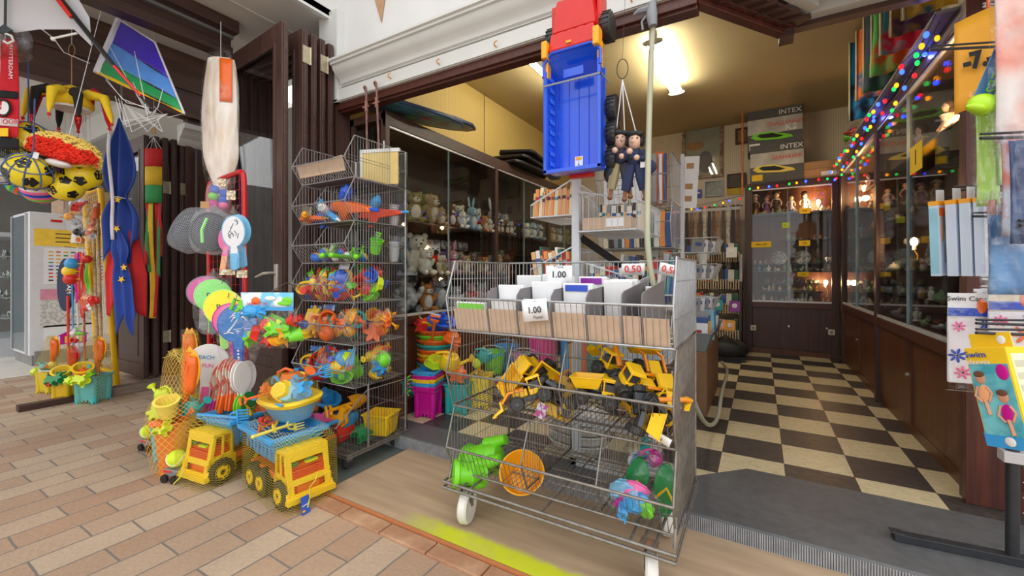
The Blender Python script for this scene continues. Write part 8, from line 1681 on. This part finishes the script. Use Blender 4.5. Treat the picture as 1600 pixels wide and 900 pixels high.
o=MB().ell((-.01,-.02,-.17),(.045,.03,.035),14,9).ell((.02,-.03,-.15),(.03,.02,.02),10,7).ell((-.03,-.03,-.19),(.03,.02,.015),10,7).build('neon_green_toy',mat('slime_green',c(180,230,40),.3),sn)
bagp('large bag with red and blue printed float, right edge',at(1592,290,Y=1.88),(.13,.34,.03),.5,[(RP,-.4,.45,-.45,.45,0)],3); bagp('blue swim mat in a clear pack below the red printed float',at(1580,385,Y=1.95),(.13,.34,.02),.2,[(BPm,-.42,.45,-.45,.3,0)],4)
bagp('narrow orange and white packed item beside the blue mat',at(1551,385,Y=2.0),(.03,.34,.01),.2,[(OP,-.4,.4,-.45,.45,0)],5); bagp('dark navy packet at the far right edge, upper',at(1598,300,Y=1.62),(.06,.3,.02),.3,[(DN,-.45,.45,-.45,.45,0)],6)
# white-blue boxes on hooks
WB=mat('pale_blue_box',c(206,220,238),.45,var=.02); 
for i,px in enumerate((1473,1499,1521,1543)):
    Y=2.26-.012*i; p=at(px,430,Y=Y); b=thing('swim_packet_box','pale blue-white packet box, %s from the left on the middle hook'%nth(i),'box',(p.x,Y,p.z),rot=(0,-.07,.95),group='pale blue packet boxes')
    MB().box(-.055,.055,-.014,.014,0,.285).build('carton',WB,b,bev=.001); MB().box(-.056,.056,-.0145,.0145,.27,.286).build('orange_top',P['gold'],b); MB().box(-.03,.03,-.001,.001,.285,.33).build('hang_tab',P['silver'],b)
    for s in (.05,.17): 
        for k in range(2): MB().box(-.02+k*.01,-.016+k*.01,-.0155,-.0148,s,s+.07).build('small_print',P['grey'],b)
    if i==0:
        MB().box(-.0565,-.0555,-.013,.013,.01,.26).build('picture_side',mat('turquoise_picture',c(150,205,225),.5),b)
        MB().box(-.05,.0,-.0155,-.0145,.23,.26).build('logo_print',P['orange'],b)
        for k in (-.03,.01): MB().ell((k,-.015,.17),(.012,.002,.04),10,7).ell((k,-.015,.22),(.009,.002,.011),8,6).build('bather_print',mat('print_skin',c(205,150,120),.6),b)
# flower swim caps
FW=mat('white_swim_cloth',c(232,232,240),.6)
def swimcap(label,p,rz,seed,dark=False):
    b=thing('swim_cap_pack',label,'packet',p,rz,'flowered swim cap packs'); r=random.Random(seed); MB().box(-.068,.068,-.008,.004,-.16,.08).build('folded_cap',FW,b,bev=.004)
    h=MB().box(-.07,.07,-.011,-.008,.08,.165).build('header_card',mat('cream_header',c(226,214,186),.6) if dark else PAPER,b); MB().box(-.07,.07,-.0135,-.011,.083,.112).build('wave_print',P['navy'],h); text('Swim Caps',.024,INK,h,(-.02,-.013,.145)); MB().ell((.02,-.0135,.12),(.014,.002,.026),10,7).ell((.05,-.0135,.115),(.012,.002,.022),10,7).build('swimmer_print',P['orange'],h)
    for k,(x,z,rr_,m) in enumerate(((.02,.0,.034,'orange'),(-.04,.045,.02,'pink'),(.03,.055,.018,'navy'),(-.045,-.06,.026,'navy'),(.045,-.02,.018,'navy'),(-.03,-.12,.024,'pink'),(.03,-.1,.024,'orange' if dark else 'pink'))):
        mb=MB()
        for q in range(7): a=q*2*PI/7+seed+k; mb.ell((x+rr_*.6*math.cos(a),-.0105,z+rr_*.6*math.sin(a)),(rr_*.42,.0016,rr_*.17),8,5,R=(0,-a,0))
        mb.build('flower_print',P[m],b); MB().ell((x,-.012,z),(rr_*.15,.002,rr_*.15),6,4).build('flower_centre',INK,b)
    MB().sheet(lambda u,v:((u-.5)*.15,-.017-.003*math.sin(14*u+9*v),-.18+v*.345),8,12).build('clear_bag',FILM,b); MB().sheet(lambda u,v:((u-.5)*.15,-.03+.03*u*0+v*.03,-.18-.01*v),4,2).build('bag_bottom',P['silver'],b)
swimcap('flowered swim cap pack with orange flower, left one, above the yellow box',at(1519,530,Y=2.14),.12,1); swimcap('second flowered swim cap pack, partly behind the first',at(1556,522,Y=2.22),.25,3); swimcap('flowered swim cap pack with cream header at the right edge',at(1586,522,Y=2.12),.1,5,True)
# swim sleeves box
p=at(1556,620,Y=1.88); b=thing('arm_band_box','yellow and blue box with two bathing children printed, hanging low on the stand','box',p,rot=(0,-.22,-.95))
H=.30; W_=.11; D_=.10
MB().box(-W_/2,W_/2,0,D_,-H/2,H/2).build('carton',mat('yellow_box_card',c(250,206,40),.4,var=.02),b,bev=.002); MB().box(-W_/2-.001,W_/2+.001,-.001,D_+.001,-H/2-.001,-H/2+.04).build('blue_bottom',P['blue'],b)
MB().box(W_/2,W_/2+.001,.0,D_,-H/2+.04,H/2).build('yellow_side',YCARD,b)
o=MB().box(-W_/2+.004,W_/2-.004,-.0015,-.0,-H/2+.035,H/2-.05).build('pool_picture',mat('pool_print',c(70,165,185),.4,col2=c(120,200,210),cscale=18),b)
for x,z,m in ((-.028,.02,'peach'),(.02,-.035,'magenta')):
    MB().ell((x,-.002,z+.035),(.014,.002,.018),12,8).build('child_face_print',MT['print_skin'],o); MB().ell((x,-.002,z-.012),(.015,.002,.028),12,8,R=(0,.2,0)).build('swimsuit_print',P[m],o); MB().tube([(x-.012,-.002,z+.01),(x-.024,-.002,z-.02),(x-.008,-.002,z-.04)],.004,5).tube([(x+.012,-.002,z+.01),(x+.022,-.002,z-.01),(x+.01,-.002,z-.036)],.004,5).tube([(x,-.002,z-.03),(x+.004,-.002,z-.075)],.006,5).build('limb_print',MT['print_skin'],o); MB().ell((x,-.0035,z+.048),(.015,.002,.01),10,6).build('hair_print',mat('print_hair',c(110,70,50),.7),o)
text('Swim',.028,P['navy'],b,(-.025,-.004,H/2-.022)); text('sleeves',.022,P['white'],b,(-.02,-.004,H/2-.045)); MB().ell((.035,-.003,.075),(.016,.002,.024),12,8).build('pink_badge',P['magenta'],b)
s=MB().box(W_/2+.001,W_/2+.002,.012,D_-.01,-H/2+.055,H/2-.02).build('text_panel',mat('cream_panel',c(236,232,196),.6),b)
for k in range(6): MB().box(W_/2+.002,W_/2+.0028,.018,.052,-.09+k*.036,-.07+k*.036).box(W_/2+.002,W_/2+.0028,.058,.086,-.09+k*.036,-.07+k*.036).build('text_block',mat('grey_text_print',c(196,196,170),.6),s)
MB().box(-W_/2,W_/2+.0,.03,.033,H/2,H/2+.045).build('hang_tab',MT['yellow_box_card'],b); MB().ell((.03,.028,H/2+.022),(.012,.002,.014),10,7).ell((W_/2+.003,D_/2,-H/2+.02),(.002,.016,.014),10,7).ell((.01,-.003,-H/2+.02),(.014,.002,.014),10,7).build('round_logo',P['white'],b)
